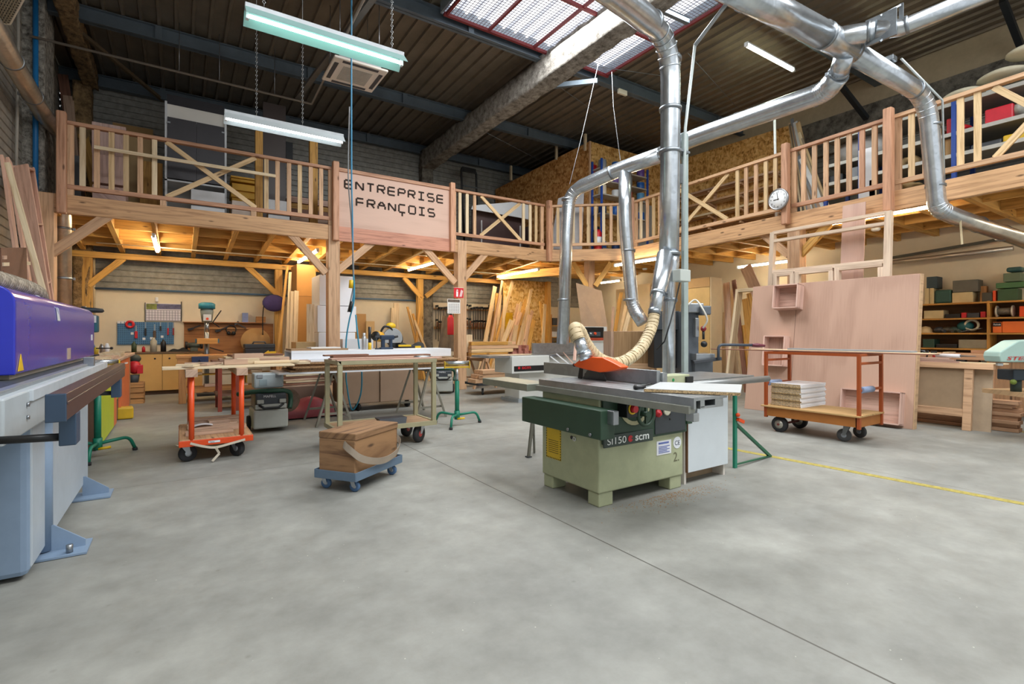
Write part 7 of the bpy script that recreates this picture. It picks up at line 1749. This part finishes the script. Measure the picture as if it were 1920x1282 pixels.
onshelf('tool_case', 1737, 1757, 22, SZ[0], plain('2c4048'), 'dark blue grey case on the cream box files', 'case', dz=.29); onshelf('tool_case', 1752, 1784, 25, SZ[0], plain('234a40'), 'dark green tool case on top of the tool shelf', 'case', bev=.03)
onshelf('carton', 1785, 1824, 19, SZ[0], CRM, 'beige carton under the grey plastic crate', 'carton'); onshelf('plastic_crate', 1786, 1834, 22, SZ[0], GBX, 'grey plastic crate on the beige carton', 'crate', dz=.19)
onshelf('board_end', 1837, 1850, 30, SZ[0], BEECH, 'brown board end standing between crate and radio', 'board', dep=.1, x=12.05); onshelf('radio', 1841, 1860, 17, SZ[0], plain('3a382e'), 'dark box radio on the tool shelf top', 'radio'); onshelf('battery_charger', 1861, 1867, 20, SZ[0], ORANGE, 'small orange and black charger beside the green crate', 'charger')
onshelf('plastic_crate', 1870, 1908, 22, SZ[0], plain('2f4f30'), 'dark green perforated crate on the tool shelf top', 'crate'); onshelf('lid_box', 1867, 1922, 10, SZ[0], plain('3f6a40'), 'green open tray on the dark green crate', 'tray', dz=.22); onshelf('tool_case', 1881, 1914, 16, SZ[0], plain('5a6a52'), 'grey green case on the green tray', 'case', dz=.325); onshelf('hand_machine', 1886, 1916, 9, SZ[0], plain('1f4a4a'), 'teal machine topmost above the green crates', 'power tool', dz=.49, bev=.03)
onshelf('carton', 1732, 1769, 15, SZ[1], CRM, 'beige carton on the second shelf by the pink panel', 'carton'); onshelf('tool_case', 1772, 1800, 8, SZ[1], BLACK, 'flat black case on the second shelf', 'case'); onshelf('red_case', 1802, 1812, 10, SZ[1], RED, 'left red case end on the second shelf', 'case'); onshelf('tool_case', 1813, 1836, 9, SZ[1], DKGREY, 'dark case between the two red ends', 'case'); onshelf('red_case', 1838, 1848, 11, SZ[1], RED, 'right red case end on the second shelf', 'case')
onshelf('orange_box', 1911, 1930, 20, SZ[1], ORANGE, 'orange carton at the right photo edge on the second shelf', 'carton')
a = PX(1868, 592, 11.95); b = PX(1898, 592, 11.95)
cd = thing('cable_reel', 'white cable reel on the right bay of the tool shelf', 'cable reel', (11.98, a.y, SZ[1]))
for p in (a, b): part(cd, 'flange', MB(cd).cyl((12.0, p.y - .01, SZ[1] + .105), (12.0, p.y + .01, SZ[1] + .105), .1, 18), plain('d0c8b4', .5))
part(cd, 'cable', MB(cd).cyl((12.0, a.y, SZ[1] + .105), (12.0, b.y, SZ[1] + .105), .06, 14), plain('6a6458', .6, var=.4, scale=30))
ca = PX(1733, 620, 11.95); solo('hard_hat', MB().lathe([(.13, 0), (.1, .02), (.1, .06), (.07, .11), (.001, .13)], (12.02, ca.y, SZ[2] + .001), n=18), plain('d4b888', .5), 'pale hard hat on the third shelf by the pink panel', 'helmet')
for i, px in enumerate((1762, 1776, 1790, 1806)):
    a = PX(px, 618, 12.0); solo('hand_machine', MB().ball((12.0, a.y, SZ[2] + .06), (.07, .09, .055)).tube([(12.0, a.y, SZ[2] + .07), (11.92, a.y - .1, SZ[2] + .03)], .03, 8), (DKGREY, plain('4a4438'), plain('3a4a40'), BLACK)[i], ['first dark hand tool right of the hard hat', 'second hand tool from the hard hat', 'third hand tool from the hard hat', 'fourth hand tool from the hard hat'][i], 'power tool')
a = PX(1834, 612, 11.98); a.y += .1; csw = thing('circular_saw', 'teal and white circular saw on the third shelf', 'circular saw', (11.98, a.y, SZ[2]))
part(csw, 'body', MB(csw).ball((12.0, a.y + .08, SZ[2] + .12), (.1, .12, .1)), plain('1d5a5c', .5)); part(csw, 'guard', MB(csw).ring((11.95, a.y - .02, SZ[2] + .14), .09, .02, axis=(1, .3, 0)), plain('c8c0a4', .5)); part(csw, 'base', MB(csw).bar((11.95, a.y + .12, SZ[2] + .02), (11.95, a.y - .16, SZ[2] + .08), .1, .01), STEEL)
pb = onshelf('tool_carton', 1861, 1878, 20, SZ[2], plain('e2702a', .5, var=.05), 'orange tool carton with black corner on the third shelf', 'carton'); onshelf('tool_carton', 1879, 1930, 21, SZ[2], plain('e2702a', .5, var=.05), 'long orange tool carton with drawing on the third shelf', 'carton')
xk = 11.896; a, b = PX(1861.5, 600, xk), PX(1877, 600, xk); solo('carton_mark', MB().bb(xk, xk + .003, b.y, a.y, SZ[2] + .11, SZ[2] + .18), BLACK, 'black corner', 'mark').parent = pb; m_ = bpy.data.objects['carton_mark']; m_.location -= pb.location; [m_.__delitem__(k) for k in ('label', 'category')]
text_part(pb, 'lettering', 'Paslode', V((xk - .003, a.y - .01, SZ[2] + .13)), V((0, -1, 0)), Z3, .03, W_, shear=.2, ext=.001, width=(a.y - b.y) * .85)
onshelf('silver_case', 1797, 1851, 16, SZ[3], plain('a09a84', .4, metal=.4), 'silver framed flat case on the fourth shelf', 'case'); onshelf('tray', 1730, 1752, 16, SZ[3], GRN, 'green tub on the fourth shelf by the pink panel', 'tub'); onshelf('tray', 1755, 1794, 7, SZ[3], BLACK, 'flat dark tray on the fourth shelf', 'tray'); onshelf('tray', 1870, 1895, 10, SZ[3], WHITE, 'white tray of papers on the fourth shelf', 'tray')
for i in range(5): onshelf('tool_case', 1735 + i * 26, 1757 + i * 26, 14, SZ[4], (BLACK, GRN, DKGREY, plain('5a3a20'), GBX)[i], ['black', 'green', 'dark grey', 'brown', 'olive'][i] + ' case on the low shelf behind the bench', 'case')
solo('steel_pipe', MB().tube([PX(1672, 492, 12.05), PX(1900, 465, 12.05)], .045, 12), plain('b8b0a4', .35, metal=.7), 'long silver pipe under the loft above the tool shelf', 'pipe')
solo('fixing_rail', MB().bar(PX(1668, 484, 12.15), PX(1925, 440, 12.15), .04, .05), plain('4a4a42', .6), 'dark rail on the wall above the silver pipe', 'rail')
sd = [PZ(1642, 432, 3.05), PZ(1166 + 43, 507, 3.05), PZ(1638, 434, 3.05)]
for p, lab in ((PZ(1642, 433, 3.07), 'round smoke detector under the loft right of the window frame'), (PZ(1209, 506, 3.1), 'round smoke detector under the loft behind the drop pipe')): solo('smoke_detector', MB().lathe([(.05, 0), (.07, .02), (.07, .05), (.001, .06)], p, n=16), WHITE, lab, 'smoke detector')

sx_ = thing('small_shelf', 'dark small shelf with boxes behind the planer drop pipe', 'shelf', PY(1048, 640, 13.0))
a, b = PY(1034, 600, 13.0), PY(1068, 600, 13.0)
for x in (a.x, b.x): part(sx_, 'upright', MB(sx_).bb(x - .02, x + .02, 13.0, 13.35, 0, 1.9), BEECH)
for z in (.4, .8, 1.17, 1.55): part(sx_, 'shelf', MB(sx_).bb(a.x, b.x, 13.0, 13.35, z - .025, z), YELW)
for i, (f, z, w, h, mat, lab) in enumerate(((.25, 1.17, .3, .17, WHITE, 'white carton on the small dark shelf'), (.7, 1.17, .2, .12, MDF, 'brown carton on the small dark shelf'), (.2, .8, .25, .2, BLACK, 'black case on the small dark shelf'), (.65, .8, .3, .22, YEL, 'yellow case on the small dark shelf'), (.3, 1.55, .3, .24, DKGREY, 'dark machine on the top board of the small shelf'))):
    x = a.x + (b.x - a.x) * f; solo('storage_box', MB().bb(x - w / 2, x + w / 2, 13.03, 13.3, z + .001, z + h), mat, lab, 'box', bev=.006)
# ================================================================== things kept on the loft
ZF = ZD + .001
def lbox(name, px0, py0, px1, py1, y, dep, mat, label, cat, group=None, floor=True, bev=.004):
    a, b = PY(px0, py0, y), PY(px1, py1, y)
    return solo(name, MB().bb(a.x, b.x, y, y + dep, ZF if floor else b.z, a.z), mat, label, cat, group, bev)
P3 = wood('dabab0', 'bc988c', knots=False)
lbox('pink_carcass', 173, 345, 236, 400, 11.1, .5, P3, 'lowest pink plywood box of the stack on the loft left', 'box')
a, b = PY(173, 287, 11.1), PY(235, 345, 11.1); z1 = a.z; zl = PY(200, 345, 11.1).z
solo('pink_carcass', MB().bb(a.x, b.x, 11.08, 11.55, zl + .006, z1), P3, 'middle pink plywood box of the stack on the loft left', 'box', bev=.003)
a, b = PY(172, 227, 11.1), PY(236, 287, 11.1); solo('pink_carcass', MB().bb(a.x, b.x, 11.1, 11.6, z1 + .006, a.z), P3, 'topmost pink plywood box of the stack on the loft left', 'box', bev=.003)
lbox('brown_sheet', 211, 229, 287, 400, 12.6, .04, MDF, 'brown sheet standing behind the pink boxes', 'sheet'); lbox('beige_sheet', 240, 250, 283, 330, 12.2, .03, MDFL, 'beige sheet right of the pink boxes', 'sheet')
lbox('yellow_sheet', 262, 300, 305, 400, 11.9, .04, YELW, 'yellow board standing left of the dark doors', 'board'); lbox('dark_cabinet', 133, 290, 152, 372, 11.7, .3, plain('7d8084', .5), 'grey steel locker behind the first balusters', 'locker')
for i, (pt, pb, mat) in enumerate((((137, 215), (145, 300), YELW), ((152, 235), (176, 340), YELW), ((118, 140), (135, 260), DKW), ((128, 180), (138, 300), BOARD), ((258, 270), (272, 380), YELW))):
    a, b = lean_y(pt, pb, 13.3 - .04 * i, .12, ZF, 6.0); solo('leaning_board', MB().bar(a, b, .16, .03, side=(1, 0, 0)), mat, ['tall yellow board behind the first newel post', 'slanting yellow board behind the first balusters', 'dark tall board in the loft corner', 'brown tall board in the loft corner', 'yellow board leaning left of the dark cabinet'][i], 'board')
DKD = plain('38353a', .4, var=.1)
wd = thing('wardrobe', 'tall wardrobe carcass with dark doors and white sides on the loft', 'wardrobe', PY(365, 400, 11.3))
yy = 11.3; a, b = PY(309, 180, yy), PY(425, 400, yy)
zt1 = PY(365, 205, yy).z
part(wd, 'side_panel', MB(wd).bb(a.x, a.x + .035, yy, yy + .6, ZF, zt1 + .05), WHITE); part(wd, 'side_panel', MB(wd).bb(b.x - .035, b.x, yy, yy + .6, ZF, zt1 + .05), WHITE)
part(wd, 'back', MB(wd).bb(a.x, b.x, yy + .58, yy + .6, ZF, zt1 + .04), plain('b8b4ac', .5)); part(wd, 'door', MB(wd).bb(a.x + .04, (a.x + b.x) / 2 - .002, yy - .02, yy, ZF + .75, zt1 - .24), DKD); part(wd, 'door', MB(wd).bb((a.x + b.x) / 2 + .002, b.x - .04, yy - .02, yy, ZF + .75, zt1 - .24), DKD); part(wd, 'top_door', MB(wd).bb(a.x + .02, b.x - .01, yy + .61, yy + .64, zt1 - .1, zt1 + .42), DKD)
part(wd, 'upper_back', MB(wd).bb(a.x + .03, b.x - .03, yy + .05, yy + .08, zt1 - .3, zt1 + .02), plain('e6e2da', .5, var=.02)); part(wd, 'lower_shelf', MB(wd).bb(a.x, b.x, yy, yy + .58, ZF + .7, ZF + .73), WHITE); part(wd, 'divider', MB(wd).bb(a.x + .42, a.x + .45, yy, yy + .58, ZF, ZF + .7), WHITE)
for x in (a.x + .06, b.x - .06): part(wd, 'hinge', MB(wd).box((x, yy - .03, zt1 - .35), (.05, .03, .03)), STEEL)
for i, (x0, x1, lab) in enumerate(((358, 421, 'white drawer box in the bottom of the loft wardrobe'), (502, 542, 'white drawer box behind the balusters right of the dark tall panel'))):
    q0, q1 = PY(x0, 350, 11.0 + .02 * i), PY(x1, 350, 11.02); t = thing('drawer_box', lab, 'drawer', ((q0.x + q1.x) / 2, 11.02, ZF))
    y0_ = 11.27 - .6 * 0 if i == 0 else 11.0
    part(t, 'front', MB(t).bb(q0.x, q1.x, 10.95, 10.97, ZF + .02, ZF + .22), WHITE, .003); part(t, 'upper_front', MB(t).bb(q0.x, q1.x, 10.95, 10.97, ZF + .3, ZF + .52), WHITE, .003); part(t, 'runner', MB(t).bb(q0.x, q1.x, 10.96, 11.0, ZF + .22, ZF + .3), DKGREY); part(t, 'box', MB(t).bb(q0.x + .01, q1.x - .01, 10.97, 11.26, ZF, ZF + .5), plain('b4b6ba', .5))
lbox('tall_sheet', 493, 190, 536, 400, 11.9, .04, plain('4a3f3c', .4, var=.05), 'dark brown tall panel on the loft behind the balusters', 'panel'); lbox('timber_post', 479, 244, 493, 410, 10.75, .12, YELW, 'yellow timber standing upright before the dark tall panel', 'timber'); lbox('timber_post', 581, 262, 596, 400, 11.2, .12, YELW, 'yellow timber standing upright near the sign board', 'timber')
for i in range(7):
    a, b = PY(437 + 2 * (i % 2), 320 + 14 * i, 11.6), PY(487, 330 + 14 * i, 11.6)
    solo('yellow_shelf_board', MB().bar(V((a.x - .05, 11.6, ZF + .057 + (6 - i) * .145)), V((b.x + .02, 11.6, ZF + .057 + (6 - i) * .145)), .4, .11 if i else .05).bar(V((a.x - .05, 11.6, ZF + .13 + (6 - i) * .145)), V((b.x - .1, 11.6, ZF + .13 + (6 - i) * .145)), .3, .034), plain('d8a430', .55, var=.08), 'yellow board of the loft pile, ' + ['topmost', 'second from the top', 'third from the top', 'fourth from the top', 'fifth from the top', 'second from the bottom', 'lowest'][i], 'board', None, .003)
lbox('carton', 435, 375, 472, 410, 10.9, .3, plain('dccdc0', .7), 'white carton below the yellow boards on the loft', 'carton')
for i in range(7):
    a, b = PY(536, 400 - 11 * i, 12.3), PY(622, 400 - 11 * i, 12.3); solo('stacked_board', MB().bb(a.x + .05 * (i % 2), b.x - .06 * (i % 3), 12.0, 12.6, ZF + .13 * i, ZF + .13 * i + (.11 if i % 2 else .128)), (DKW, YELW, OKUM2, BOARD)[i % 4], 'board in the loft pile left of the sign, ' + ['lowest', 'second from the bottom', 'third', 'in the middle', 'fifth', 'sixth', 'topmost'][i], 'board', None, .003)
lbox('radiator', 536, 265, 549, 300, 13.38, .1, DKGREY, 'dark ribbed box on the wall above the loft pile', 'box', floor=False)
# black hand truck and the upside down white table
a, b = PY(866, 312, 12.9), PY(897, 400, 12.9)
hk = thing('hand_truck', 'black hand truck leaning on the back wall of the loft', 'hand truck', ((a.x + b.x) / 2, 12.9, ZF))
part(hk, 'frame', MB(hk).tube(fillet([V((a.x + .1, 12.9, ZF)), V((a.x, 12.95, a.z)), V((b.x - .05, 12.95, a.z - .03)), V((b.x, 12.9, ZF))], .12, 5), .03, 8), BLACK)
for f in (.3, .55, .8): part(hk, 'cross_bar', MB(hk).bar((a.x + .05, 12.92, ZF + f * (a.z - ZF)), (b.x - .03, 12.92, ZF + f * (a.z - ZF)), .03, .03), plain('6a7278', .4, metal=.5))
part(hk, 'top_pad', MB(hk).bb(a.x + .02, b.x - .06, 12.92, 12.97, a.z - .12, a.z + .02), BLACK, .02)
wt = thing('counter', 'white counter top on dark purple brown panels on the loft', 'counter', PY(940, 470, 11.3))
a, b = PY(886, 398, 11.2), PY(996, 398, 11.2)
part(wt, 'top', MB(wt).prism([PY(886, 388, 11.2), PY(992, 410, 11.2), PY(994, 376, 11.9), PY(905, 388, 11.9)], (0, 0, -.03)).prism([PY(884, 392, 11.19), PY(992, 411, 11.19), PY(990, 376, 11.19), PY(886, 385, 11.19)], (0, .02, 0)), WHITE, .004)
part(wt, 'panel', MB(wt).bb(a.x + .1, b.x - .15, 11.4, 11.44, ZF, PY(940, 398, 11.4).z), plain('4f3c3c', .45)); [part(wt, 'divider', MB(wt).bb(x_, x_ + .02, 11.36, 11.4, ZF, 4.2), WHITE) for x_ in (a.x + .35, b.x - .25)]; part(wt, 'side', MB(wt).bb(b.x - .02, b.x + .02, 11.3, 11.8, ZF, 4.2), plain('4f3c3c', .45))
# office box of strand board in the loft corner
OSBM = osb('d8a860', '9c6a2c', 'ecc98a')
C0, C1 = (8.97, 9.97), (8.2, 13.42); zc0, zc1 = 6.3, 5.75
of = thing('office_box', 'large strand board room in the corner of the loft', 'room', (9.4, 11.4, ZF))
part(of, 'left_wall', MB(of).prism([(C1[0], C1[1], ZF), (C0[0], C0[1], ZF), (C0[0], C0[1], zc0), (C1[0], C1[1], zc1)], (.04, .01, 0)), osb('b87f44', '855420', 'd2a468'))
e_ = PY(1250, 300, 9.97); part(of, 'front_wall', MB(of).bb(C0[0], 12.2, 9.95, 9.99, ZF, zc0 - .0), OSBM)
part(of, 'corner_batten', MB(of).bb(C0[0] - .02, C0[0] + .03, 9.93, 9.97, ZF, zc0), FIR2)
for px, py in ((1096, 262), (1042, 280), (957, 320)):
    q = PP(px, py, C1, C0); part(of, 'top_batten', MB(of).bb(q.x - .03, q.x + .03, q.y - .06, q.y - .0, q.z - .3, q.z + .14), PALE)
for (p0_, p1_, x_, lab) in (((1052, 400), (1097, 470), 8.55, 'white panel leaning before the strand board room'),):
    a, b = PP(1048, 375, (8.3, 10.6), (9.2, 10.0)), PP(1096, 358, (8.3, 10.6), (9.2, 10.0)); c_, d_ = PP(1032, 440, (8.2, 10.5), (9.1, 9.8)), PP(1092, 440, (8.2, 10.5), (9.1, 9.8)); c_.z = d_.z = ZF
    o_ = V((-.12, -.12, 0)); solo('white_sheet', MB().prism([c_ + o_, d_ + o_, b + o_, a + o_], (.015, .02, 0)), plain('b4b2b4', .5), lab, 'sheet')
q = PP(1114, 316, (8.9, 9.9), (9.6, 9.9)); solo('exit_sign', MB().box(q, (.16, .02, .2)), RED, 'small red and white sign on the corner of the strand board room', 'sign')
q = PP(1121, 440, (8.9, 9.62), (9.4, 9.3))
fe = thing('fire_extinguisher', 'red fire extinguisher on the loft beside the blue shelf', 'fire extinguisher', (q.x, q.y, ZF))
part(fe, 'cylinder', MB(fe).lathe([(.09, 0), (.1, .03), (.1, .45), (.05, .53)], (q.x, q.y, ZF), n=16), RED); part(fe, 'valve', MB(fe).box((q.x, q.y, ZF + .57), (.08, .05, .08)), BLACK); part(fe, 'label', MB(fe).lathe([(.101, .12), (.101, .34)], (q.x, q.y, ZF), n=16), WHITE); part(fe, 'hose', MB(fe).tube(smooth([V((q.x - .03, q.y, ZF + .56)), V((q.x - .16, q.y, ZF + .45)), V((q.x - .13, q.y, ZF + .12))], 5), .014, 6), BLACK)
bs = thing('shelving', 'blue posted metal shelving with paint pots on the loft', 'shelving', (9.7, 9.4, ZF))
ya = 9.55
X0, X1 = PY(1128, 400, ya).x, PY(1214, 400, ya).x
for x in (X0, X1):
    for y in (ya, ya + .35): part(bs, 'post', MB(bs).bb(x - .025, x + .025, y - .02, y + .02, ZF, 5.75), BLUEP)
lv = [PY(1170, yy_, ya).z for yy_ in (455, 405, 370, 345, 322)]
lv[0] = ZF + .08
for z in lv: part(bs, 'shelf', MB(bs).bb(X0, X1, ya, ya + .36, z - .03, z), plain('b8b2a8', .5))
k = 0
names = ['blue', 'white', 'dark blue', 'red', 'purple', 'light blue', 'grey', 'pale']
cols = [plain('1f5fae', .4), WHITE, plain('1c3f74', .4), RED, plain('6a4a9c', .4), plain('5a9ac8', .4), GREY, plain('d8cdb8', .5)]
for L_ in range(5):
    for c2 in range(4):
        x = X0 + .14 + c2 * (X1 - X0 - .28) / 3; ci = (L_ * 3 + c2 * 2 + L_ // 2) % 8 if L_ > 1 else (0, 2, 0, 5)[(c2 + L_) % 4]; h = .17 + .03 * ((L_ + c2) % 3)
        t = thing('paint_pot', names[ci] + ' paint pot on the blue shelving, ' + ['lowest shelf', 'second shelf', 'third shelf', 'fourth shelf', 'top shelf'][L_] + ', ' + ['leftmost', 'second from the left', 'third from the left', 'rightmost'][c2], 'paint pot', (x, ya + .12, lv[L_]))
        part(t, 'pot', MB(t).lathe([(.1, 0), (.105, .01), (.105, h), (.095, h + .01)], (x, ya + .12, lv[L_] + .001), n=14), cols[ci]); part(t, 'lid', MB(t).cyl((x, ya + .12, lv[L_] + h), (x, ya + .12, lv[L_] + h + .015), .1, 14), plain('c8c8c4', .4, metal=.3))
a, b = PY(1197, 353, 9.35), PY(1232, 353, 9.35); solo('grey_door', MB().bb(10.5, 11.3, 9.86, 9.9, ZF, a.z - .2), plain('a8a8a4', .5), 'grey door leaf leaning behind the blue shelving', 'door')
# strand board wall and lumber rack on the right wall of the loft
XO = 11.95
a, b = PX(1262, 300, XO), PX(1482, 222, XO)
solo('strand_lining', MB().prism([(XO, b.y, ZF), (XO, 9.94, ZF), (XO, 9.94, 6.25), (XO, b.y, 6.15)], (.05, 0, 0)), osb('d8a45a', '98682a', 'ecc684'), 'strand board lining on the right wall of the loft', 'wall lining')
lr = thing('lumber_rack', 'wooden lumber rack on the strand board lining', 'rack', (11.8, 7.5, ZF))
for y in (6.5, 7.4, 8.3, 9.3):
    for z in (3.7, 4.02, 4.34, 4.66, 4.98): part(lr, 'arm', MB(lr).bar((XO, y, z - .03), (XO - .32, y, z + .03), .05, .05), FIR2)
    part(lr, 'upright', MB(lr).bb(XO - .05, XO - .002, y - .04, y + .04, ZF, 5.2), FIR2)
for i, z in enumerate((3.7, 4.02, 4.34, 4.66, 4.98)):
    for k in range(3):
        solo('rack_timber', MB().bb(XO - .13 - .09 * k, XO - .06 - .09 * k, 6.25 + .1 * k + .12 * (i % 3), 9.7 - .15 * k, z + .035 + .018 * (k), z + .085 + .018 * k), (PALE, FIR2, BOARD, PINE)[(i + k) % 4], 'long batten lying on the loft lumber rack', 'timber', 'battens on the loft lumber rack')
pp_ = PX(1452, 222, 10.6); solo('white_pole', MB().tube([PD(1452, 210, 9.9), V((PD(1456, 300, 9.9).x, PD(1456, 300, 9.9).y, ZF))], .025, 8), WHITE, 'thin white pole standing left of the wall clock', 'pole')
# leaning profiles right of the lining
for i in range(16):
    f = i / 15; pt = (1480 + 26 * f + random.uniform(-3, 3), 222 + 16 * random.random() + 70 * (f > .5) * random.random()); pb = (1506 + 50 * f + random.uniform(-3, 3), 405 - 10 * f)
    a, b = lean_x(pt, pb, 11.85 - .034 * i, .3, ZF + .03, 6.0)
    solo('leaning_profile', MB().bar(a, b, random.choice((.04, .06, .09)), .03, side=(0, 1, 0)), (PALE, WHITE, plain('8c7c68', .6), PINE, GREY, BOARD)[i % 6], 'long profile leaning in the bundle right of the wall clock', 'profile', 'profiles leaning beside the loft clock')
# big storage rack
XK = 10.5
rk = thing('storage_rack', 'long storage rack with blue posts and grey beams along the loft right side', 'rack', (10.9, 3, ZF))
for y in (.9, 2.93, 4.28, 4.88):
    for x in (XK, XK + .9): part(rk, 'post', MB(rk).bb(x - .03, x + .03, y - .03, y + .03, ZF, 5.05), plain('24489c', .4))
RS = (3.62, 4.18, 4.53, 5.02)
for z in RS:
    part(rk, 'beam', MB(rk).bb(XK - .02, XK + .02, .9, 4.9, z - .06, z), plain('b4b2aa', .45, metal=.3)); part(rk, 'beam', MB(rk).bb(XK + .88, XK + .92, .9, 4.9, z - .06, z), plain('b4b2aa', .45, metal=.3)); part(rk, 'shelf', clad((XK, .9, z - .02), (XK, 6.0, z - .02), 0, .001, (0, 0, 1)).bb(XK, XK + .9, .9, 6.0, z - .03, z - .012) if False else MB(rk).bb(XK + .02, XK + .88, .9, 4.9, z - .03, z - .01), plain('8c8980', .5))
def onrack(name, px0, px1, hpx, lev, mat, label, cat, x=XK + .05, dep=.5, bev=.02):
    a, b = PX(px0, 300, x), PX(px1, 300, x); k_ = (a - CAMP).dot(FW) / FPX
    return solo(name, MB().bb(x, x + dep, b.y, a.y, lev + .001, lev + hpx * k_), mat, label, cat, None, bev)
def blob(name, px0, px1, hpx, lev, mat, label, cat, x=XK + .3, dep=.5, wob=.12, n=16):
    a, b = PX(px0, 300, x), PX(px1, 300, x); k_ = (a - CAMP).dot(FW) / FPX; h = hpx * k_; L = (a.y - b.y) / 2; c_ = (a + b) / 2; h *= .7 if name == 'insulation_roll' else 1; rr = random.random() * 9
    return solo(name, MB().grid(lambda u, v: V((x + dep / 2 * math.cos(math.pi * 2 * v) * math.sin(math.pi * u) ** .5 * (1 + wob * math.sin(7 * u + rr)), c_.y + L * (2 * u - 1), lev + .01 + h / 2 + h / 2 * math.sin(2 * math.pi * v) * math.sin(math.pi * min(max(u, .001), .999)) ** .5 * (1 + wob * math.sin(11 * u + rr)))), n, 14), mat, label, cat)
onrack('red_crate', 1846, 1900, 28, RS[2], plain('c82434', .45), 'red plastic crate on the loft rack', 'crate'); blob('red_ball', 1802, 1824, 16, RS[2], RED, 'round red object on the loft rack left of the crate', 'ball'); onrack('red_box', 1774, 1786, 30, RS[2], RED, 'small red box beside the blue rack post', 'box')
blob('mesh_bag', 1892, 1935, 30, RS[2], plain('a8a49a', .8, var=.3), 'pale mesh bag right of the red crate', 'bag'); blob('rope_heap', 1688, 1728, 20, RS[1], plain('b09468', .9, var=.3), 'heap of brown rope on the loft rack', 'rope', wob=.3); blob('rope_heap', 1690, 1730, 12, RS[0] + .18, plain('a88c60', .9, var=.3), 'flat coil of rope on the lower loft rack shelf', 'rope', wob=.3)
blob('plastic_sack', 1686, 1732, 20, RS[0], plain('b8b4ac', .5, var=.2), 'white plastic sack low on the loft rack', 'sack'); onrack('yellow_cover', 1880, 1935, 14, RS[1] - .0, plain('d0a820', .5), 'yellow folded cover on the loft rack at the right edge', 'cover'); onrack('black_case', 1820, 1878, 10, RS[1], DKGREY, 'flat black case on the loft rack', 'case')
onrack('carton', 1772, 1784, 32, RS[1], plain('a88458', .8), 'brown carton beside the blue rack post', 'carton', bev=.004); onrack('blue_case', 1772, 1786, 22, RS[0], BLUEP, 'blue case low by the rack post', 'case'); onrack('wood_block', 1686, 1700, 9, RS[3], BEECH, 'small wooden block on top of the loft rack', 'block', bev=.003)
INS = plain('cfc8b0', .8, var=.12)
for i, (p0_, p1_, h, dx, dz) in enumerate(((1766, 1850, 26, .1, 0), (1800, 1900, 24, .45, 0), (1830, 1935, 26, .2, .16), (1872, 1960, 28, .5, .2), (1884, 1990, 28, .15, .38))):
    blob('insulation_roll', p0_, p1_, h, RS[3] + dz, INS if i != 1 else plain('aab4b4', .4), ['leftmost pale insulation bundle on top of the rack', 'plastic wrapped insulation bundle behind the leftmost one', 'insulation bundle in the middle of the rack top', 'insulation bundle near the right edge of the rack top', 'topmost insulation bundle at the right edge'][i], 'insulation', x=XK + dx, dep=.55, wob=.05)
q = PX(1560, 285, 10.9); solo('white_roll', MB().lathe([(.02, 0), (.2, .03), (.24, .3), (.22, .7), (.05, .8)], (10.95, 4.8, 4.79), (0, -1, 0), 18), plain('c8c6c2', .5), 'big white plastic wrapped roll behind the railing', 'roll')
for i, (px, w, mat, lab) in enumerate(((1625, .25, MELA, 'white narrow panel standing behind the railing right of the roll'), (1636, .1, PALE, 'pale lath standing behind the railing beside the white panel'))):
    q = PX(px, 400, 9.7); solo('standing_sheet', MB().bb(9.7, 9.73, q.y - w / 2, q.y + w / 2, ZF, ZF + (1.0 if i == 0 else .45)), mat, lab, 'panel', bev=.003)
for i, (px0, px1, h, lev, mat, lab) in enumerate(((1545, 1580, 14, RS[1], BLACK, 'black tool pile on the rack behind the railing'), (1590, 1610, 20, RS[1], GREY, 'grey box on the rack behind the railing'), (1550, 1600, 12, RS[0], GBX, 'olive box low on the rack behind the railing'), (1740, 1765, 16, RS[2], plain('8a7250', .8), 'brown box on the rack behind the bent duct'))): onrack('storage_box', px0, px1, h, lev, mat, lab, 'box')
blob('plastic_film', 1575, 1605, 10, ZF, plain('c4c4c0', .4), 'crumpled plastic film on the loft edge', 'plastic film', x=9.5, dep=.3, wob=.3)
